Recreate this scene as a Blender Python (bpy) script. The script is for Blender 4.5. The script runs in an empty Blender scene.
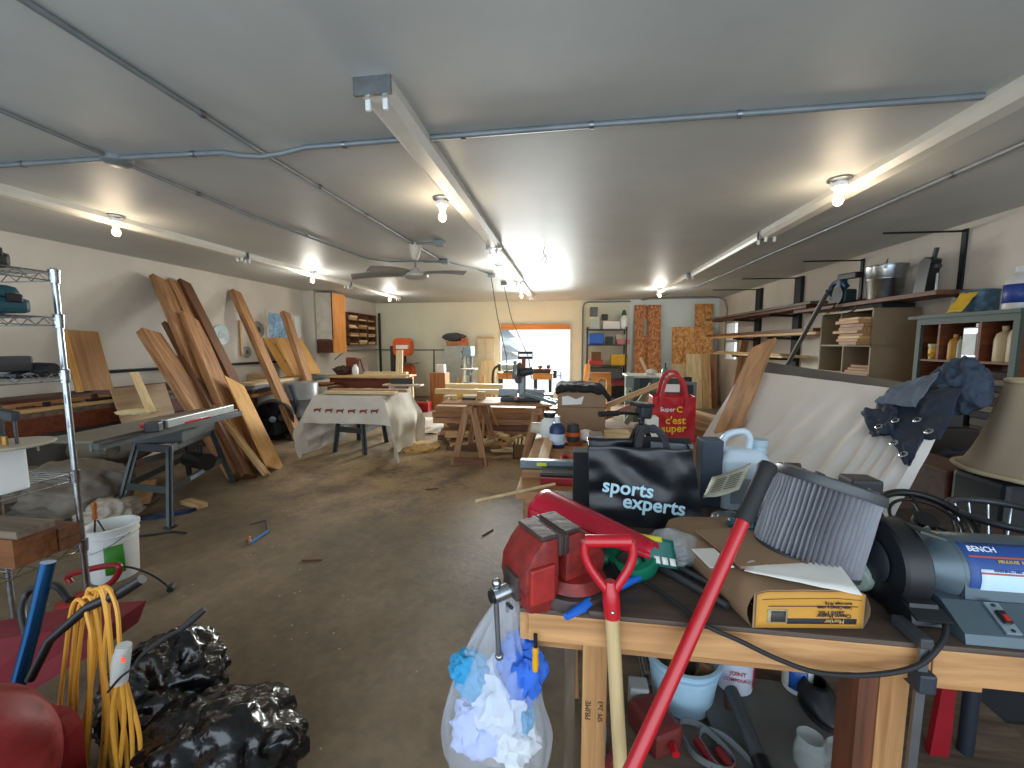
import bpy, bmesh, math, random
from mathutils import Vector, Matrix, noise, Euler
random.seed(7)
PI = math.pi
COL = bpy.context.scene.collection
# ---------------------------------------------------------------- camera geometry (wide lens, 1024 x 768 frame)
F = 410.0; YAW = math.radians(8.01); PITCH = math.radians(5.57); CZ = 1.55
_R = Vector((math.cos(YAW), math.sin(YAW), 0))
_F = Vector((-math.sin(YAW)*math.cos(PITCH), math.cos(YAW)*math.cos(PITCH), -math.sin(PITCH)))
_U = Vector((-math.sin(YAW)*math.sin(PITCH), math.cos(YAW)*math.sin(PITCH), math.cos(PITCH)))
EYE = Vector((0, 0, CZ))
def _ray(px, py): return _F + _R*((px-512)/F) + _U*((384-py)/F)
def aY(px, py, Y): d = _ray(px, py); return EYE + d*(Y/d.y)        # sight point on the plane y = Y
def aX(px, py, X): d = _ray(px, py); return EYE + d*(X/d.x)        # ... on the plane x = X
def aZ(px, py, Z): d = _ray(px, py); return EYE + d*((Z-CZ)/d.z)   # ... on the plane z = Z
# ---------------------------------------------------------------- materials
MATS = {}
def _nodes(name):
    m = bpy.data.materials.new(name); m.use_nodes = True
    nt = m.node_tree; b = nt.nodes['Principled BSDF']
    return m, nt, b
def lin(c):
    if isinstance(c, str):
        c = c.lstrip('#'); c = [int(c[i:i+2], 16)/255 for i in (0, 2, 4)]
    return tuple((x/12.92 if x <= .04045 else ((x+.055)/1.055)**2.4) for x in c) + (1,)
def M(name, color, rough=.55, metal=0., var=.18, scale=6., bump=.0, bscale=40., alpha=1., spec=.5, coat=0., trans=0., emit=0., bdist=.01):
    """plain procedural surface: base colour broken up by noise, optional bump"""
    if name in MATS: return MATS[name]
    m, nt, b = _nodes(name); N = nt.nodes; L = nt.links
    c = lin(color)
    tc = N.new('ShaderNodeTexCoord'); nz = N.new('ShaderNodeTexNoise')
    nz.inputs['Scale'].default_value = scale; nz.inputs['Detail'].default_value = 6; nz.inputs['Roughness'].default_value = .65
    L.new(tc.outputs['Object'], nz.inputs['Vector'])
    rp = N.new('ShaderNodeValToRGB')
    rp.color_ramp.elements[0].position = .3; rp.color_ramp.elements[1].position = .72
    rp.color_ramp.elements[0].color = tuple(x*(1-var) for x in c[:3]) + (1,)
    rp.color_ramp.elements[1].color = tuple(min(1, x*(1+var*.6)) for x in c[:3]) + (1,)
    L.new(nz.outputs['Fac'], rp.inputs['Fac']); L.new(rp.outputs['Color'], b.inputs['Base Color'])
    b.inputs['Roughness'].default_value = rough; b.inputs['Metallic'].default_value = metal
    b.inputs['Specular IOR Level'].default_value = spec; b.inputs['Alpha'].default_value = alpha
    b.inputs['Coat Weight'].default_value = coat; b.inputs['Transmission Weight'].default_value = trans
    if emit: b.inputs['Emission Color'].default_value = c; b.inputs['Emission Strength'].default_value = emit
    if bump:
        n2 = N.new('ShaderNodeTexNoise'); n2.inputs['Scale'].default_value = bscale; n2.inputs['Detail'].default_value = 4
        bp = N.new('ShaderNodeBump'); bp.inputs['Strength'].default_value = bump; bp.inputs['Distance'].default_value = bdist
        L.new(tc.outputs['Object'], n2.inputs['Vector']); L.new(n2.outputs['Fac'], bp.inputs['Height']); L.new(bp.outputs['Normal'], b.inputs['Normal'])
    MATS[name] = m; return m
def WOOD(name, c1, c2, rough=.6, grain=1., rand=.35, stretch=(.7, 9, 9)):
    """wood with grain along the local X axis of the piece, every piece a little different"""
    if name in MATS: return MATS[name]
    m, nt, b = _nodes(name); N = nt.nodes; L = nt.links
    tc = N.new('ShaderNodeTexCoord'); oi = N.new('ShaderNodeObjectInfo')
    mp = N.new('ShaderNodeMapping'); mp.inputs['Scale'].default_value = tuple(s*grain for s in stretch)
    ad = N.new('ShaderNodeVectorMath'); ad.operation = 'ADD'
    ml = N.new('ShaderNodeVectorMath'); ml.operation = 'SCALE'; ml.inputs['Scale'].default_value = 23.
    cmb = N.new('ShaderNodeCombineXYZ')
    for k in range(3): L.new(oi.outputs['Random'], cmb.inputs[k])
    L.new(cmb.outputs[0], ml.inputs[0]); L.new(tc.outputs['Object'], ad.inputs[0]); L.new(ml.outputs[0], ad.inputs[1])
    L.new(ad.outputs[0], mp.inputs['Vector'])
    nz = N.new('ShaderNodeTexNoise'); nz.inputs['Scale'].default_value = 2.2; nz.inputs['Detail'].default_value = 7; nz.inputs['Distortion'].default_value = .9
    nz.inputs['Roughness'].default_value = .62
    L.new(mp.outputs[0], nz.inputs['Vector'])
    rp = N.new('ShaderNodeValToRGB'); rp.color_ramp.elements[0].position = .32; rp.color_ramp.elements[1].position = .68
    rp.color_ramp.elements[0].color = lin(c1); rp.color_ramp.elements[1].color = lin(c2)
    L.new(nz.outputs['Fac'], rp.inputs['Fac'])
    hs = N.new('ShaderNodeHueSaturation'); mr = N.new('ShaderNodeMapRange')
    mr.inputs['To Min'].default_value = 1-rand*.6; mr.inputs['To Max'].default_value = 1+rand*.5
    L.new(oi.outputs['Random'], mr.inputs['Value']); L.new(mr.outputs[0], hs.inputs['Value'])
    L.new(rp.outputs['Color'], hs.inputs['Color']); L.new(hs.outputs['Color'], b.inputs['Base Color'])
    bp = N.new('ShaderNodeBump'); bp.inputs['Strength'].default_value = .15; bp.inputs['Distance'].default_value = .004
    L.new(nz.outputs['Fac'], bp.inputs['Height']); L.new(bp.outputs['Normal'], b.inputs['Normal'])
    b.inputs['Roughness'].default_value = rough
    MATS[name] = m; return m
def OSB(name, c1, c2, c3):
    if name in MATS: return MATS[name]
    m, nt, b = _nodes(name); N = nt.nodes; L = nt.links
    tc = N.new('ShaderNodeTexCoord'); vo = N.new('ShaderNodeTexVoronoi'); vo.inputs['Scale'].default_value = 22; vo.inputs['Randomness'].default_value = 1
    mp = N.new('ShaderNodeMapping'); mp.inputs['Scale'].default_value = (.8, 1, 1.7); mp.inputs['Rotation'].default_value = (.2, .5, .3)
    L.new(tc.outputs['Object'], mp.inputs[0]); L.new(mp.outputs[0], vo.inputs['Vector'])
    sp = N.new('ShaderNodeSeparateColor'); L.new(vo.outputs['Color'], sp.inputs[0])
    rp = N.new('ShaderNodeValToRGB'); e = rp.color_ramp.elements
    e[0].color = lin(c1); e[1].color = lin(c3); e.new(.5).color = lin(c2)
    L.new(sp.outputs[0], rp.inputs['Fac']); L.new(rp.outputs['Color'], b.inputs['Base Color']); b.inputs['Roughness'].default_value = .7
    MATS[name] = m; return m
def GLASS(name, color, alpha, rough=.08, spec=.6):
    """thin clear sheet: glossy coat over mostly transparent body"""
    if name in MATS: return MATS[name]
    m, nt, b = _nodes(name)
    b.inputs['Base Color'].default_value = lin(color); b.inputs['Alpha'].default_value = alpha
    b.inputs['Roughness'].default_value = rough; b.inputs['Specular IOR Level'].default_value = spec
    MATS[name] = m; return m
# ---------------------------------------------------------------- mesh builder
def frame(d, up=(0, 0, 1)):
    x = Vector(d).normalized(); u = Vector(up)
    if abs(x.dot(u.normalized())) > .98: u = Vector((0, 1, 0)) if abs(x.y) < .9 else Vector((1, 0, 0))
    y = u.cross(x).normalized(); z = x.cross(y).normalized()
    return Matrix((x, y, z)).transposed()
class B:
    def __init__(s): s.bm = bmesh.new(); s.sm = False
    def _add(s, vs, fs):
        v = [s.bm.verts.new(p) for p in vs]
        for f in fs:
            try: s.bm.faces.new([v[i] for i in f])
            except ValueError: pass
        return s
    def box(s, c, size, rot=None, bev=0., taper=1.):
        c = Vector(c); h = [x/2 for x in size]
        R = rot if isinstance(rot, Matrix) else (Euler(rot).to_matrix() if rot else Matrix.Identity(3))
        if not bev:
            vs = []
            for z in (-1, 1):
                t = taper if z > 0 else 1.
                for (x, y) in ((-1, -1), (1, -1), (1, 1), (-1, 1)): vs.append(c + R @ Vector((x*h[0]*t, y*h[1]*t, z*h[2])))
            return s._add(vs, [(3, 2, 1, 0), (4, 5, 6, 7), (0, 1, 5, 4), (1, 2, 6, 5), (2, 3, 7, 6), (3, 0, 4, 7)])
        t = bmesh.new(); bmesh.ops.create_cube(t, size=1)
        for v in t.verts:
            k = taper if v.co.z > 0 else 1.
            v.co = Vector((v.co.x*size[0]*k, v.co.y*size[1]*k, v.co.z*size[2]))
        bmesh.ops.bevel(t, geom=list(t.edges), offset=min(bev, min(size)*.45), segments=2, affect='EDGES', profile=.6)
        t.verts.ensure_lookup_table()
        vs = [c + R @ v.co for v in t.verts]; fs = [[v.index for v in f.verts] for f in t.faces]
        t.free(); return s._add(vs, fs)
    def span(s, a, b, bev=0.):
        a, b = Vector(a), Vector(b)
        return s.box((a+b)/2, [abs(x) for x in (b-a)], bev=bev)
    def bar(s, p0, p1, w, h, up=(0, 0, 1), bev=0.):
        p0, p1 = Vector(p0), Vector(p1)
        return s.box((p0+p1)/2, ((p1-p0).length, w, h), frame(p1-p0, up), bev)
    def tube(s, pts, r, n=10, caps=True, closed=False):
        pts = [Vector(p) for p in pts]; k = len(pts)
        rs = r if isinstance(r, (list, tuple)) else [r]*k
        up = None; rings = []
        for i, p in enumerate(pts):
            if closed: d = pts[(i+1) % k] - pts[i-1]
            else: d = pts[min(i+1, k-1)] - pts[max(i-1, 0)]
            if d.length < 1e-9: d = Vector((0, 0, 1))
            d.normalize()
            if up is None: up = d.orthogonal().normalized()
            else:
                up = up - d*up.dot(d)
                up = up.normalized() if up.length > 1e-6 else d.orthogonal().normalized()
            q = d.cross(up)
            rings.append([s.bm.verts.new(p + (up*math.cos(a) + q*math.sin(a))*rs[i]) for a in [2*PI*j/n for j in range(n)]])
        for i in range(k if closed else k-1):
            a, b = rings[i], rings[(i+1) % k]
            for j in range(n): s.bm.faces.new((a[j], a[(j+1) % n], b[(j+1) % n], b[j]))
        if caps and not closed:
            s.bm.faces.new(list(reversed(rings[0]))); s.bm.faces.new(rings[-1])
        s.sm = True; return s
    def cyl(s, p0, p1, r, r1=None, n=20): return s.tube([p0, p1], [r, r if r1 is None else r1], n)
    def lathe(s, prof, o=(0, 0, 0), axis=(0, 0, 1), n=24, close=False):
        """prof: (radius, height) pairs along axis from o"""
        o = Vector(o); z = Vector(axis).normalized(); x = z.orthogonal().normalized(); y = z.cross(x); rings = []
        for (r, h) in prof:
            if r < 1e-6: rings.append([s.bm.verts.new(o + z*h)])
            else: rings.append([s.bm.verts.new(o + z*h + (x*math.cos(a)+y*math.sin(a))*r) for a in [2*PI*j/n for j in range(n)]])
        for a, b in zip(rings, rings[1:]):
            for j in range(n):
                k = (j+1) % n
                if len(a) == 1 and len(b) == 1: continue
                if len(a) == 1: f = (a[0], b[k], b[j])
                elif len(b) == 1: f = (a[j], a[k], b[0])
                else: f = (a[j], a[k], b[k], b[j])
                try: s.bm.faces.new(f)
                except ValueError: pass
        s.sm = True; return s
    def prism(s, poly, o, ax, ay, th):
        """polygon in the plane (ax, ay) at o, thickened along ax x ay by th (centred)"""
        o, ax, ay = Vector(o), Vector(ax).normalized(), Vector(ay).normalized(); n = ax.cross(ay).normalized()
        a = [o + ax*p[0] + ay*p[1] - n*th/2 for p in poly]; b = [q + n*th for q in a]; k = len(poly)
        return s._add(a+b, [list(range(k))[::-1], list(range(k, 2*k))] + [(i, (i+1) % k, k+(i+1) % k, k+i) for i in range(k)])
    def grid(s, fn, nu, nv, th=0.):
        vs = [[Vector(fn(i/nu, j/nv)) for j in range(nv+1)] for i in range(nu+1)]
        idx = lambda i, j: i*(nv+1)+j
        flat = [p for r in vs for p in r]; fs = [(idx(i, j), idx(i+1, j), idx(i+1, j+1), idx(i, j+1)) for i in range(nu) for j in range(nv)]
        s._add(flat, fs); s.sm = True; return s
    def blob(s, c, rad, amp=.15, fr=2.2, seed=0, sub=4, floor=None, sharp=False, rot=0.):
        c = Vector(c); t = bmesh.new(); bmesh.ops.create_icosphere(t, subdivisions=sub, radius=1); off = Vector((seed*7.3, seed*3.1, seed*1.7))
        for v in t.verts:
            n = v.co.normalized(); q = n*fr + off
            d = noise.fractal(q, 1.0, 2.1, 4)
            if sharp: d = .9*noise.noise(q*.8) + .55 - 1.5*abs(noise.noise(q*1.3+Vector((5, 1, 2)))) - .55*abs(noise.noise(q*3.1)) - .25*abs(noise.noise(q*6.3))
            p = n*(1+amp*d); p = Vector((p.x*rad[0], p.y*rad[1], p.z*rad[2])); p.rotate(Euler((0, 0, rot)))
            v.co = c + p
            if floor is not None and v.co.z < floor: v.co.z = floor + (v.co.z-floor)*.02
        t.verts.ensure_lookup_table(); vs = [v.co.copy() for v in t.verts]; fs = [[v.index for v in f.verts] for f in t.faces]; t.free()
        s._add(vs, fs); s.sm = not sharp or sub > 3; return s
    def obj(s, name, mat, parent=None, label=None, cat=None, group=None, kind=None, smooth=None, solid=0., sub=0, M3=None, angle=40):
        """link as ONE mesh; coordinates given in world space. M3: local axes (for grain)"""
        bmesh.ops.recalc_face_normals(s.bm, faces=s.bm.faces) if not solid else None
        cs = [v.co for v in s.bm.verts]
        lo = Vector([min(c[k] for c in cs) for k in range(3)]); hi = Vector([max(c[k] for c in cs) for k in range(3)])
        if parent is None: o0 = Vector(((lo.x+hi.x)/2, (lo.y+hi.y)/2, lo.z))
        else: o0 = (lo+hi)/2
        R = M3 if M3 is not None else Matrix.Identity(3); Ri = R.inverted()
        for v in s.bm.verts: v.co = Ri @ (v.co - o0)
        me = bpy.data.meshes.new(name); s.bm.to_mesh(me); s.bm.free()
        if s.sm if smooth is None else smooth:
            me.polygons.foreach_set('use_smooth', [True]*len(me.polygons))
            try: me.set_sharp_from_angle(angle=math.radians(angle))
            except Exception: pass
        me.materials.append(mat)
        ob = bpy.data.objects.new(name, me); COL.objects.link(ob)
        if parent is not None: ob.parent = parent
        ob.matrix_basis = Matrix.Translation(o0 - (wloc(parent) if parent else Vector())) @ R.to_4x4() if parent is None or not has_rot(parent) else wmat(parent).inverted() @ (Matrix.Translation(o0) @ R.to_4x4())
        if solid:
            md = ob.modifiers.new('Solidify', 'SOLIDIFY'); md.thickness = solid; md.offset = 0
        if sub:
            md = ob.modifiers.new('Subdivision', 'SUBSURF'); md.levels = sub; md.render_levels = sub
        return tag(ob, label, cat, group, kind)
def wmat(o):
    m = o.matrix_basis.copy()
    return wmat(o.parent) @ m if o.parent else m
def wloc(o): return wmat(o).translation
def has_rot(o):
    q = wmat(o).to_quaternion(); return abs(q.w) < .999999
def tag(o, label=None, cat=None, group=None, kind=None):
    if label: o['label'] = label
    if cat: o['category'] = cat
    if group: o['group'] = group
    if kind: o['kind'] = kind
    return o
def thing(name, loc, label, cat, group=None):
    o = bpy.data.objects.new(name, None); o.empty_display_size = .1; COL.objects.link(o); o.location = Vector(loc)
    o.matrix_basis = Matrix.Translation(Vector(loc)); return tag(o, label, cat, group)
def struct(name, b, mat, **k): return b.obj(name, mat, kind='structure', **k)
def copy_tree(o, parent=None):
    c = o.copy(); COL.objects.link(c)
    if parent is not None: c.parent = parent
    for ch in [x for x in bpy.data.objects if x.parent == o]: copy_tree(ch, c)
    return c
def board(name, p0, p1, w, t, mat, label=None, cat='board', group=None, up=(0, 0, 1), parent=None, bev=.002, kind=None):
    """straight board between two end points; width w across, thickness t along up; grain runs along it"""
    p0, p1 = Vector(p0), Vector(p1); R = frame(p1-p0, up)
    return B().box((p0+p1)/2, ((p1-p0).length, w, t), R, bev).obj(name, mat, parent, label, cat if parent is None else None, group, kind, M3=R)
def bez(pts, n=12):
    """smooth curve through the points"""
    pts = [Vector(p) for p in pts]; out = []
    P = [pts[0]*2-pts[1]] + pts + [pts[-1]*2-pts[-2]]
    for i in range(1, len(P)-2):
        a, b, c, d = P[i-1:i+3]
        for k in range(n):
            t = k/n
            out.append(.5*((2*b)+(c-a)*t+(2*a-5*b+4*c-d)*t*t+(3*b-a-3*c+d)*t**3))
    out.append(pts[-1]); return out
def lettering(name, text, o, ax, ay, size, mat, parent, bold=.0, align='CENTER', shear=0., space=1., th=.0006):
    """flat letters lying in the plane (ax, ay), baseline start or centre at o"""
    cu = bpy.data.curves.new('text', 'FONT'); cu.body = text; cu.size = size; cu.offset = bold*size; cu.align_x = align; cu.shear = shear; cu.space_character = space
    cu.resolution_u = 3; cu.extrude = th
    t = bpy.data.objects.new('text', cu); COL.objects.link(t)
    bpy.context.view_layer.update()
    me = bpy.data.meshes.new_from_object(t.evaluated_get(bpy.context.evaluated_depsgraph_get()))
    bpy.data.objects.remove(t); bpy.data.curves.remove(cu)
    ax, ay = Vector(ax).normalized(), Vector(ay).normalized(); ay = (ay - ax*ay.dot(ax)).normalized(); az = ax.cross(ay)
    R = Matrix((ax, ay, az)).transposed()
    me.materials.clear(); me.materials.append(mat); me.name = name
    ob = bpy.data.objects.new(name, me); COL.objects.link(ob); ob.parent = parent
    W = Matrix.Translation(Vector(o)) @ R.to_4x4()
    ob.matrix_basis = wmat(parent).inverted() @ W
    return ob
def nz(*p, s=1.): return noise.noise(Vector(p)*s)
# ---------------------------------------------------------------- palette
cedar = WOOD('cedar', '#7a5232', '#b98b5e', rand=.3)
cedar_dark = WOOD('cedar_dark', '#4f2f1c', '#7d5233', rand=.3)
pine = WOOD('pine', '#a9814f', '#d9b683', rand=.25)
pale_pine = WOOD('pale_pine', '#bda273', '#e4cfa2', rand=.15)
plywood = WOOD('plywood', '#b48343', '#d8a65c', rand=.2, stretch=(.6, 4, 4))
tan_ply = WOOD('tan_ply', '#94683f', '#b98d5f', rand=.2, stretch=(.5, 5, 5))
bench_wood = WOOD('bench_wood', '#8f6238', '#c79763', rand=.12)
orange_wood = WOOD('orange_wood', '#b9722c', '#dd9a4c', rand=.15)
brown_wood = WOOD('brown_wood', '#3c1f12', '#6a3a20', rand=.2)
grey_wood = WOOD('grey_wood', '#4b4034', '#796a58', rand=.3)
dirty_top = WOOD('dirty_top', '#3a302a', '#5c4c40', rand=.1)
ash = WOOD('ash', '#a78f62', '#cfb98b', rand=.05)
osb = OSB('osb', '#a56a35', '#c98f50', '#e0b070')
osb_red = OSB('osb_red', '#8f5330', '#b87647', '#d29a68')
white_paint = M('white_paint', '#d9d6cc', .5)
off_white = M('off_white', '#cfc9ba', .6)
white_plastic = M('white_plastic', '#dfe3e2', .4, var=.06)
black = M('black_plastic', '#121316', .45, var=.3)
black_matte = M('black_matte', '#17181a', .8, var=.3)
rubber = M('rubber', '#1b1b1d', .7)
dark_grey = M('dark_grey', '#35373a', .6)
grey = M('grey', '#6f7376', .55)
steel = M('steel', '#8b9095', .35, .9, var=.25)
chrome = M('chrome', '#b9c2c8', .22, 1., var=.3, scale=20)
galv = M('galvanised', '#a9b0b4', .28, 1., var=.35, scale=9)
conduit_m = M('conduit', '#7f868a', .45, .25, var=.2)
dark_steel = M('dark_steel', '#2f3133', .5, .6)
red = M('red_paint', '#8f1518', .38, var=.3, scale=9)
red_bright = M('red_bright', '#b3101f', .3, var=.12, coat=.3)
vise_red = M('vise_red', '#82211c', .5, var=.55, scale=26, bump=.15)
vise_grey = M('vise_grey', '#4c3f3c', .55, .35, var=.4, scale=22, bump=.15)
blue = M('blue_plastic', '#1c66c9', .4, var=.1)
navy = M('navy', '#15284a', .4)
teal = M('teal', '#0f4a55', .5)
green = M('green_plastic', '#0d6a4e', .4)
yellow = M('yellow', '#d9a814', .5)
orange = M('orange_plastic', '#d9581a', .45)
cardboard = M('cardboard', '#8f7458', .8, var=.12, scale=3)
cardboard_dk = M('cardboard_dark', '#6d4a2c', .8)
paper = M('paper', '#e2e0d8', .8, var=.06)
cream = M('cream', '#cdbb98', .8)
saw_grey = M('saw_grey', '#565b5c', .5, .3)
# ================================================================ the setting
H = 2.75; XL = -6.0; XR = 3.9; YB = 11.65; YF = -1.3
def floor_mat():
    m, nt, b = _nodes('concrete_floor'); N = nt.nodes; L = nt.links
    tc = N.new('ShaderNodeTexCoord')
    def noise_(s, d=7, r=.62):
        n = N.new('ShaderNodeTexNoise'); n.inputs['Scale'].default_value = s; n.inputs['Detail'].default_value = d; n.inputs['Roughness'].default_value = r
        L.new(tc.outputs['Object'], n.inputs['Vector']); return n
    def ramp(src, stops):
        r = N.new('ShaderNodeValToRGB'); e = r.color_ramp.elements
        e[0].position, e[0].color = stops[0][0], lin(stops[0][1]); e[1].position, e[1].color = stops[-1][0], lin(stops[-1][1])
        for p, c in stops[1:-1]: e.new(p).color = lin(c)
        L.new(src, r.inputs['Fac']); return r
    base = ramp(noise_(1.1).outputs['Fac'], [(.3, '#6b5d50'), (.5, '#87765f'), (.72, '#a1907a')])
    mott = ramp(noise_(14).outputs['Fac'], [(.35, '#8a8078'), (.65, '#c9c0b6')])
    mx = N.new('ShaderNodeMix'); mx.data_type = 'RGBA'; mx.blend_type = 'MULTIPLY'; mx.inputs[0].default_value = .55
    L.new(base.outputs[0], mx.inputs[6]); L.new(mott.outputs[0], mx.inputs[7])
    # sawdust lies thick round the machines in the middle of the shop
    sep = N.new('ShaderNodeSeparateXYZ'); L.new(tc.outputs['Object'], sep.inputs[0])
    def mth(op, a, bb, clamp=False):
        k = N.new('ShaderNodeMath'); k.operation = op; k.use_clamp = clamp
        for i, v in enumerate((a, bb)):
            if isinstance(v, (int, float)): k.inputs[i].default_value = v
            else: L.new(v, k.inputs[i])
        return k.outputs[0]
    yy = mth('MULTIPLY', mth('ADD', sep.outputs['Y'], 0.0), .42)       # object origin is mid floor
    dy = mth('MULTIPLY', yy, yy); xx = mth('MULTIPLY', mth('ADD', sep.outputs['X'], 1.0), .38); dx = mth('MULTIPLY', xx, xx)
    fall = mth('SUBTRACT', 1.0, mth('ADD', dx, dy), True)
    nn = noise_(2.6, 9, .7)
    dust = mth('MULTIPLY', fall, mth('MULTIPLY', mth('SUBTRACT', nn.outputs['Fac'], .37), 5., True), True)
    dcol = ramp(noise_(30).outputs['Fac'], [(.3, '#9a8058'), (.7, '#cdb183')])
    m2 = N.new('ShaderNodeMix'); m2.data_type = 'RGBA'; L.new(mth('MULTIPLY', dust, .9), m2.inputs[0]); L.new(mx.outputs[2], m2.inputs[6]); L.new(dcol.outputs[0], m2.inputs[7])
    # pale specks and chips
    vo = N.new('ShaderNodeTexVoronoi'); vo.inputs['Scale'].default_value = 16; L.new(tc.outputs['Object'], vo.inputs['Vector'])
    sp = mth('LESS_THAN', vo.outputs['Distance'], .10); big = mth('GREATER_THAN', noise_(1.7).outputs['Fac'], .53)
    m3 = N.new('ShaderNodeMix'); m3.data_type = 'RGBA'; L.new(mth('MULTIPLY', mth('MULTIPLY', sp, big), .7), m3.inputs[0]); L.new(m2.outputs[2], m3.inputs[6]); m3.inputs[7].default_value = lin('#b9ad9a')
    L.new(m3.outputs[2], b.inputs['Base Color']); b.inputs['Roughness'].default_value = .62
    bp = N.new('ShaderNodeBump'); bp.inputs['Strength'].default_value = .25; bp.inputs['Distance'].default_value = .01
    L.new(noise_(25).outputs['Fac'], bp.inputs['Height']); L.new(bp.outputs[0], b.inputs['Normal'])
    return m
struct('floor', B().span((XL-.2, YF, -.1), (XR+.2, YB+.2, 0)), floor_mat())
ceil_m = M('ceiling_paint', '#b6b9b6', .50, var=.10, scale=1.3, bump=.03, bscale=7, spec=.32)
wall_m = M('wall_paint', '#cbc5ba', .7, var=.10, scale=1.6, bump=.05, bscale=20)
back_m = M('back_wall_paint', '#dcdac2', .6, var=.07, scale=1.2)
back_pale = M('back_wall_pale', '#dbe6e2', .6, var=.07, scale=1.2)
struct('ceiling', B().span((XL-.2, YF, H), (XR+.2, YB+.2, H+.1)), ceil_m)
# left wall with a window opening, and a thicker stretch beyond it
wy0, wy1, wz0, wz1 = 7.46, 8.56, 1.50, 2.24
b = B()
b.span((XL-.2, YF, 0), (XL, wy0, H)).span((XL-.2, wy1, 0), (XL, YB, H)).span((XL-.2, wy0, 0), (XL, wy1, wz0)).span((XL-.2, wy0, wz1), (XL, wy1, H))
struct('wall_left', b, wall_m)
struct('trim_1', B().span((XL, 8.64, 0), (XL+.27, YB, H)), wall_m)
# back wall with the wide opening to the bright yard
ox0, ox1, oz0, oz1 = -2.02, .06, .15, 2.14
b = B()
b.span((XL-.2, YB, 0), (ox0, YB+.2, H)).span((ox1, YB, 0), (1.6, YB+.2, H)).span((ox0, YB, 0), (ox1, YB+.2, oz0)).span((ox0, YB, oz1), (ox1, YB+.2, H))
struct('wall_back', b, back_m)
struct('wall_back.001', B().span((1.6, YB, 0), (XR+.2, YB+.2, H)), back_pale)
# right wall with a small sash window
ry0, ry1, rz0, rz1 = 10.25, 11.05, 1.12, 2.12
b = B()
b.span((XR, YF, 0), (XR+.2, ry0, H)).span((XR, ry1, 0), (XR+.2, YB, H)).span((XR, ry0, 0), (XR+.2, ry1, rz0)).span((XR, ry0, rz1), (XR+.2, ry1, H))
struct('wall_right', b, wall_m)
pane = GLASS('window_glass', '#e9f2f4', .12, .03, .5)
def win(name, a, b_, axis, mats, mull=(), lintel=None):
    """frame round an opening; axis = the wall's thin axis (0 = x, 1 = y)"""
    root = thing(name, ((a[0]+b_[0])/2, (a[1]+b_[1])/2, a[2]), None, None); tag(root, kind='structure')
    k = 1-axis; w = .06
    f = B(); A, Z = Vector(a), Vector(b_)
    def piece(u0, u1, z0, z1):
        p, q = A.copy(), Z.copy(); p[k], q[k], p.z, q.z = u0, u1, z0, z1; f.span(p, q)
    piece(A[k], A[k]+w, A.z, Z.z); piece(Z[k]-w, Z[k], A.z, Z.z); piece(A[k]+w, Z[k]-w, A.z, A.z+w); piece(A[k]+w, Z[k]-w, Z.z-w, Z.z)
    for (kind, v) in mull:
        if kind == 'v': piece(v-.025, v+.025, A.z+w, Z.z-w)
        else: piece(A[k]+w, Z[k]-w, v-.025, v+.025)
    f.obj('window_frame', mats[0], root)
    p, q = A.copy(), Z.copy(); mid = (A[axis]+Z[axis])/2; p[axis], q[axis] = mid-.004, mid+.004; p[k] += .01; q[k] -= .01; p.z += .01; q.z -= .01
    B().span(p, q).obj('window_pane', pane, root)
    return root
w1 = win('window_1', (ox0, YB-.02, oz0), (ox1, YB+.1, oz1), 1, (off_white,), ())
board('lintel', (ox0+.06, YB-.04, oz1-.11), (ox1-.06, YB-.04, oz1-.11), .03, .15, orange_wood, parent=w1)
w2 = win('window_2', (XL-.1, wy0, wz0), (XL+.03, wy1, wz1), 0, (off_white,), (('v', wy1-.28),))
w3 = win('window_3', (XR-.02, ry0, rz0), (XR+.1, ry1, rz1), 0, (off_white,), (('h', 1.62),))
# ---- yard outside: snow, trees, seen through the windows
snow = M('snow', '#f2f5f8', .8, var=.04)
struct('yard_ground', B().span((-30, YB+.3, -.3), (20, 45, -.1)), snow)
struct('yard_ground.001', B().span((-30, YF, -.3), (XL-.3, YB+.3, -.1)), snow)
frost = M('frosted_needles', '#7f9fae', .8, var=.5, scale=5)
bark = M('bark', '#5b4a3c', .9)
def fir(x, y, h, label, seed):
    r = thing('conifer_tree', (x, y, -.1), label, 'tree', None)
    B().cyl((x, y, -.1), (x, y, h*.3), .12, .09).obj('trunk', bark, r)
    b = B(); rnd = random.Random(seed)
    for i in range(9):
        t = i/9; z = h*(.14+.8*t); rad = h*.3*(1-t)+.08
        b.lathe([(0, z+h*.16), (rad*.5, z+h*.05), (rad*rnd.uniform(.9, 1.1), z-h*.03), (rad*.6, z), (0, z+.02)], (x+rnd.uniform(-.05, .05), y, 0), n=14)
    for v in b.bm.verts: v.co += Vector((nz(*v.co, s=6), nz(v.co.y, v.co.z, v.co.x, s=6), nz(v.co.z, v.co.x, 3, s=6)))*.12
    b.obj('foliage', frost, r)
hg = B()
for k in range(5): hg.blob((-9.4+.3*(k % 2), 8.2+k*1.1, .9+.2*(k % 3)), (.8, .8, 1.5+.15*(k % 2)), .35, 4.5, k+2, 5)
hg.obj('hedge', M('frost_hedge', '#6f93a6', .8, var=.9, scale=16), None, 'frosted hedge outside the small left window', 'hedge', kind='stuff')
blue_haze = M('blue_haze', '#9cc6e2', .8, var=.2)
fir(-9.6, 9.6, 3.6, 'frosted conifer seen through the small left window, larger tree on the left', 1)
fir(-9.3, 11.4, 3.2, 'frosted conifer seen at the right of the small left window, by the sash edge', 2)
fir(-4.45, 26, 5.2, 'pale blue conifer standing in the bright yard beyond the wide back opening', 3)
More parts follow.
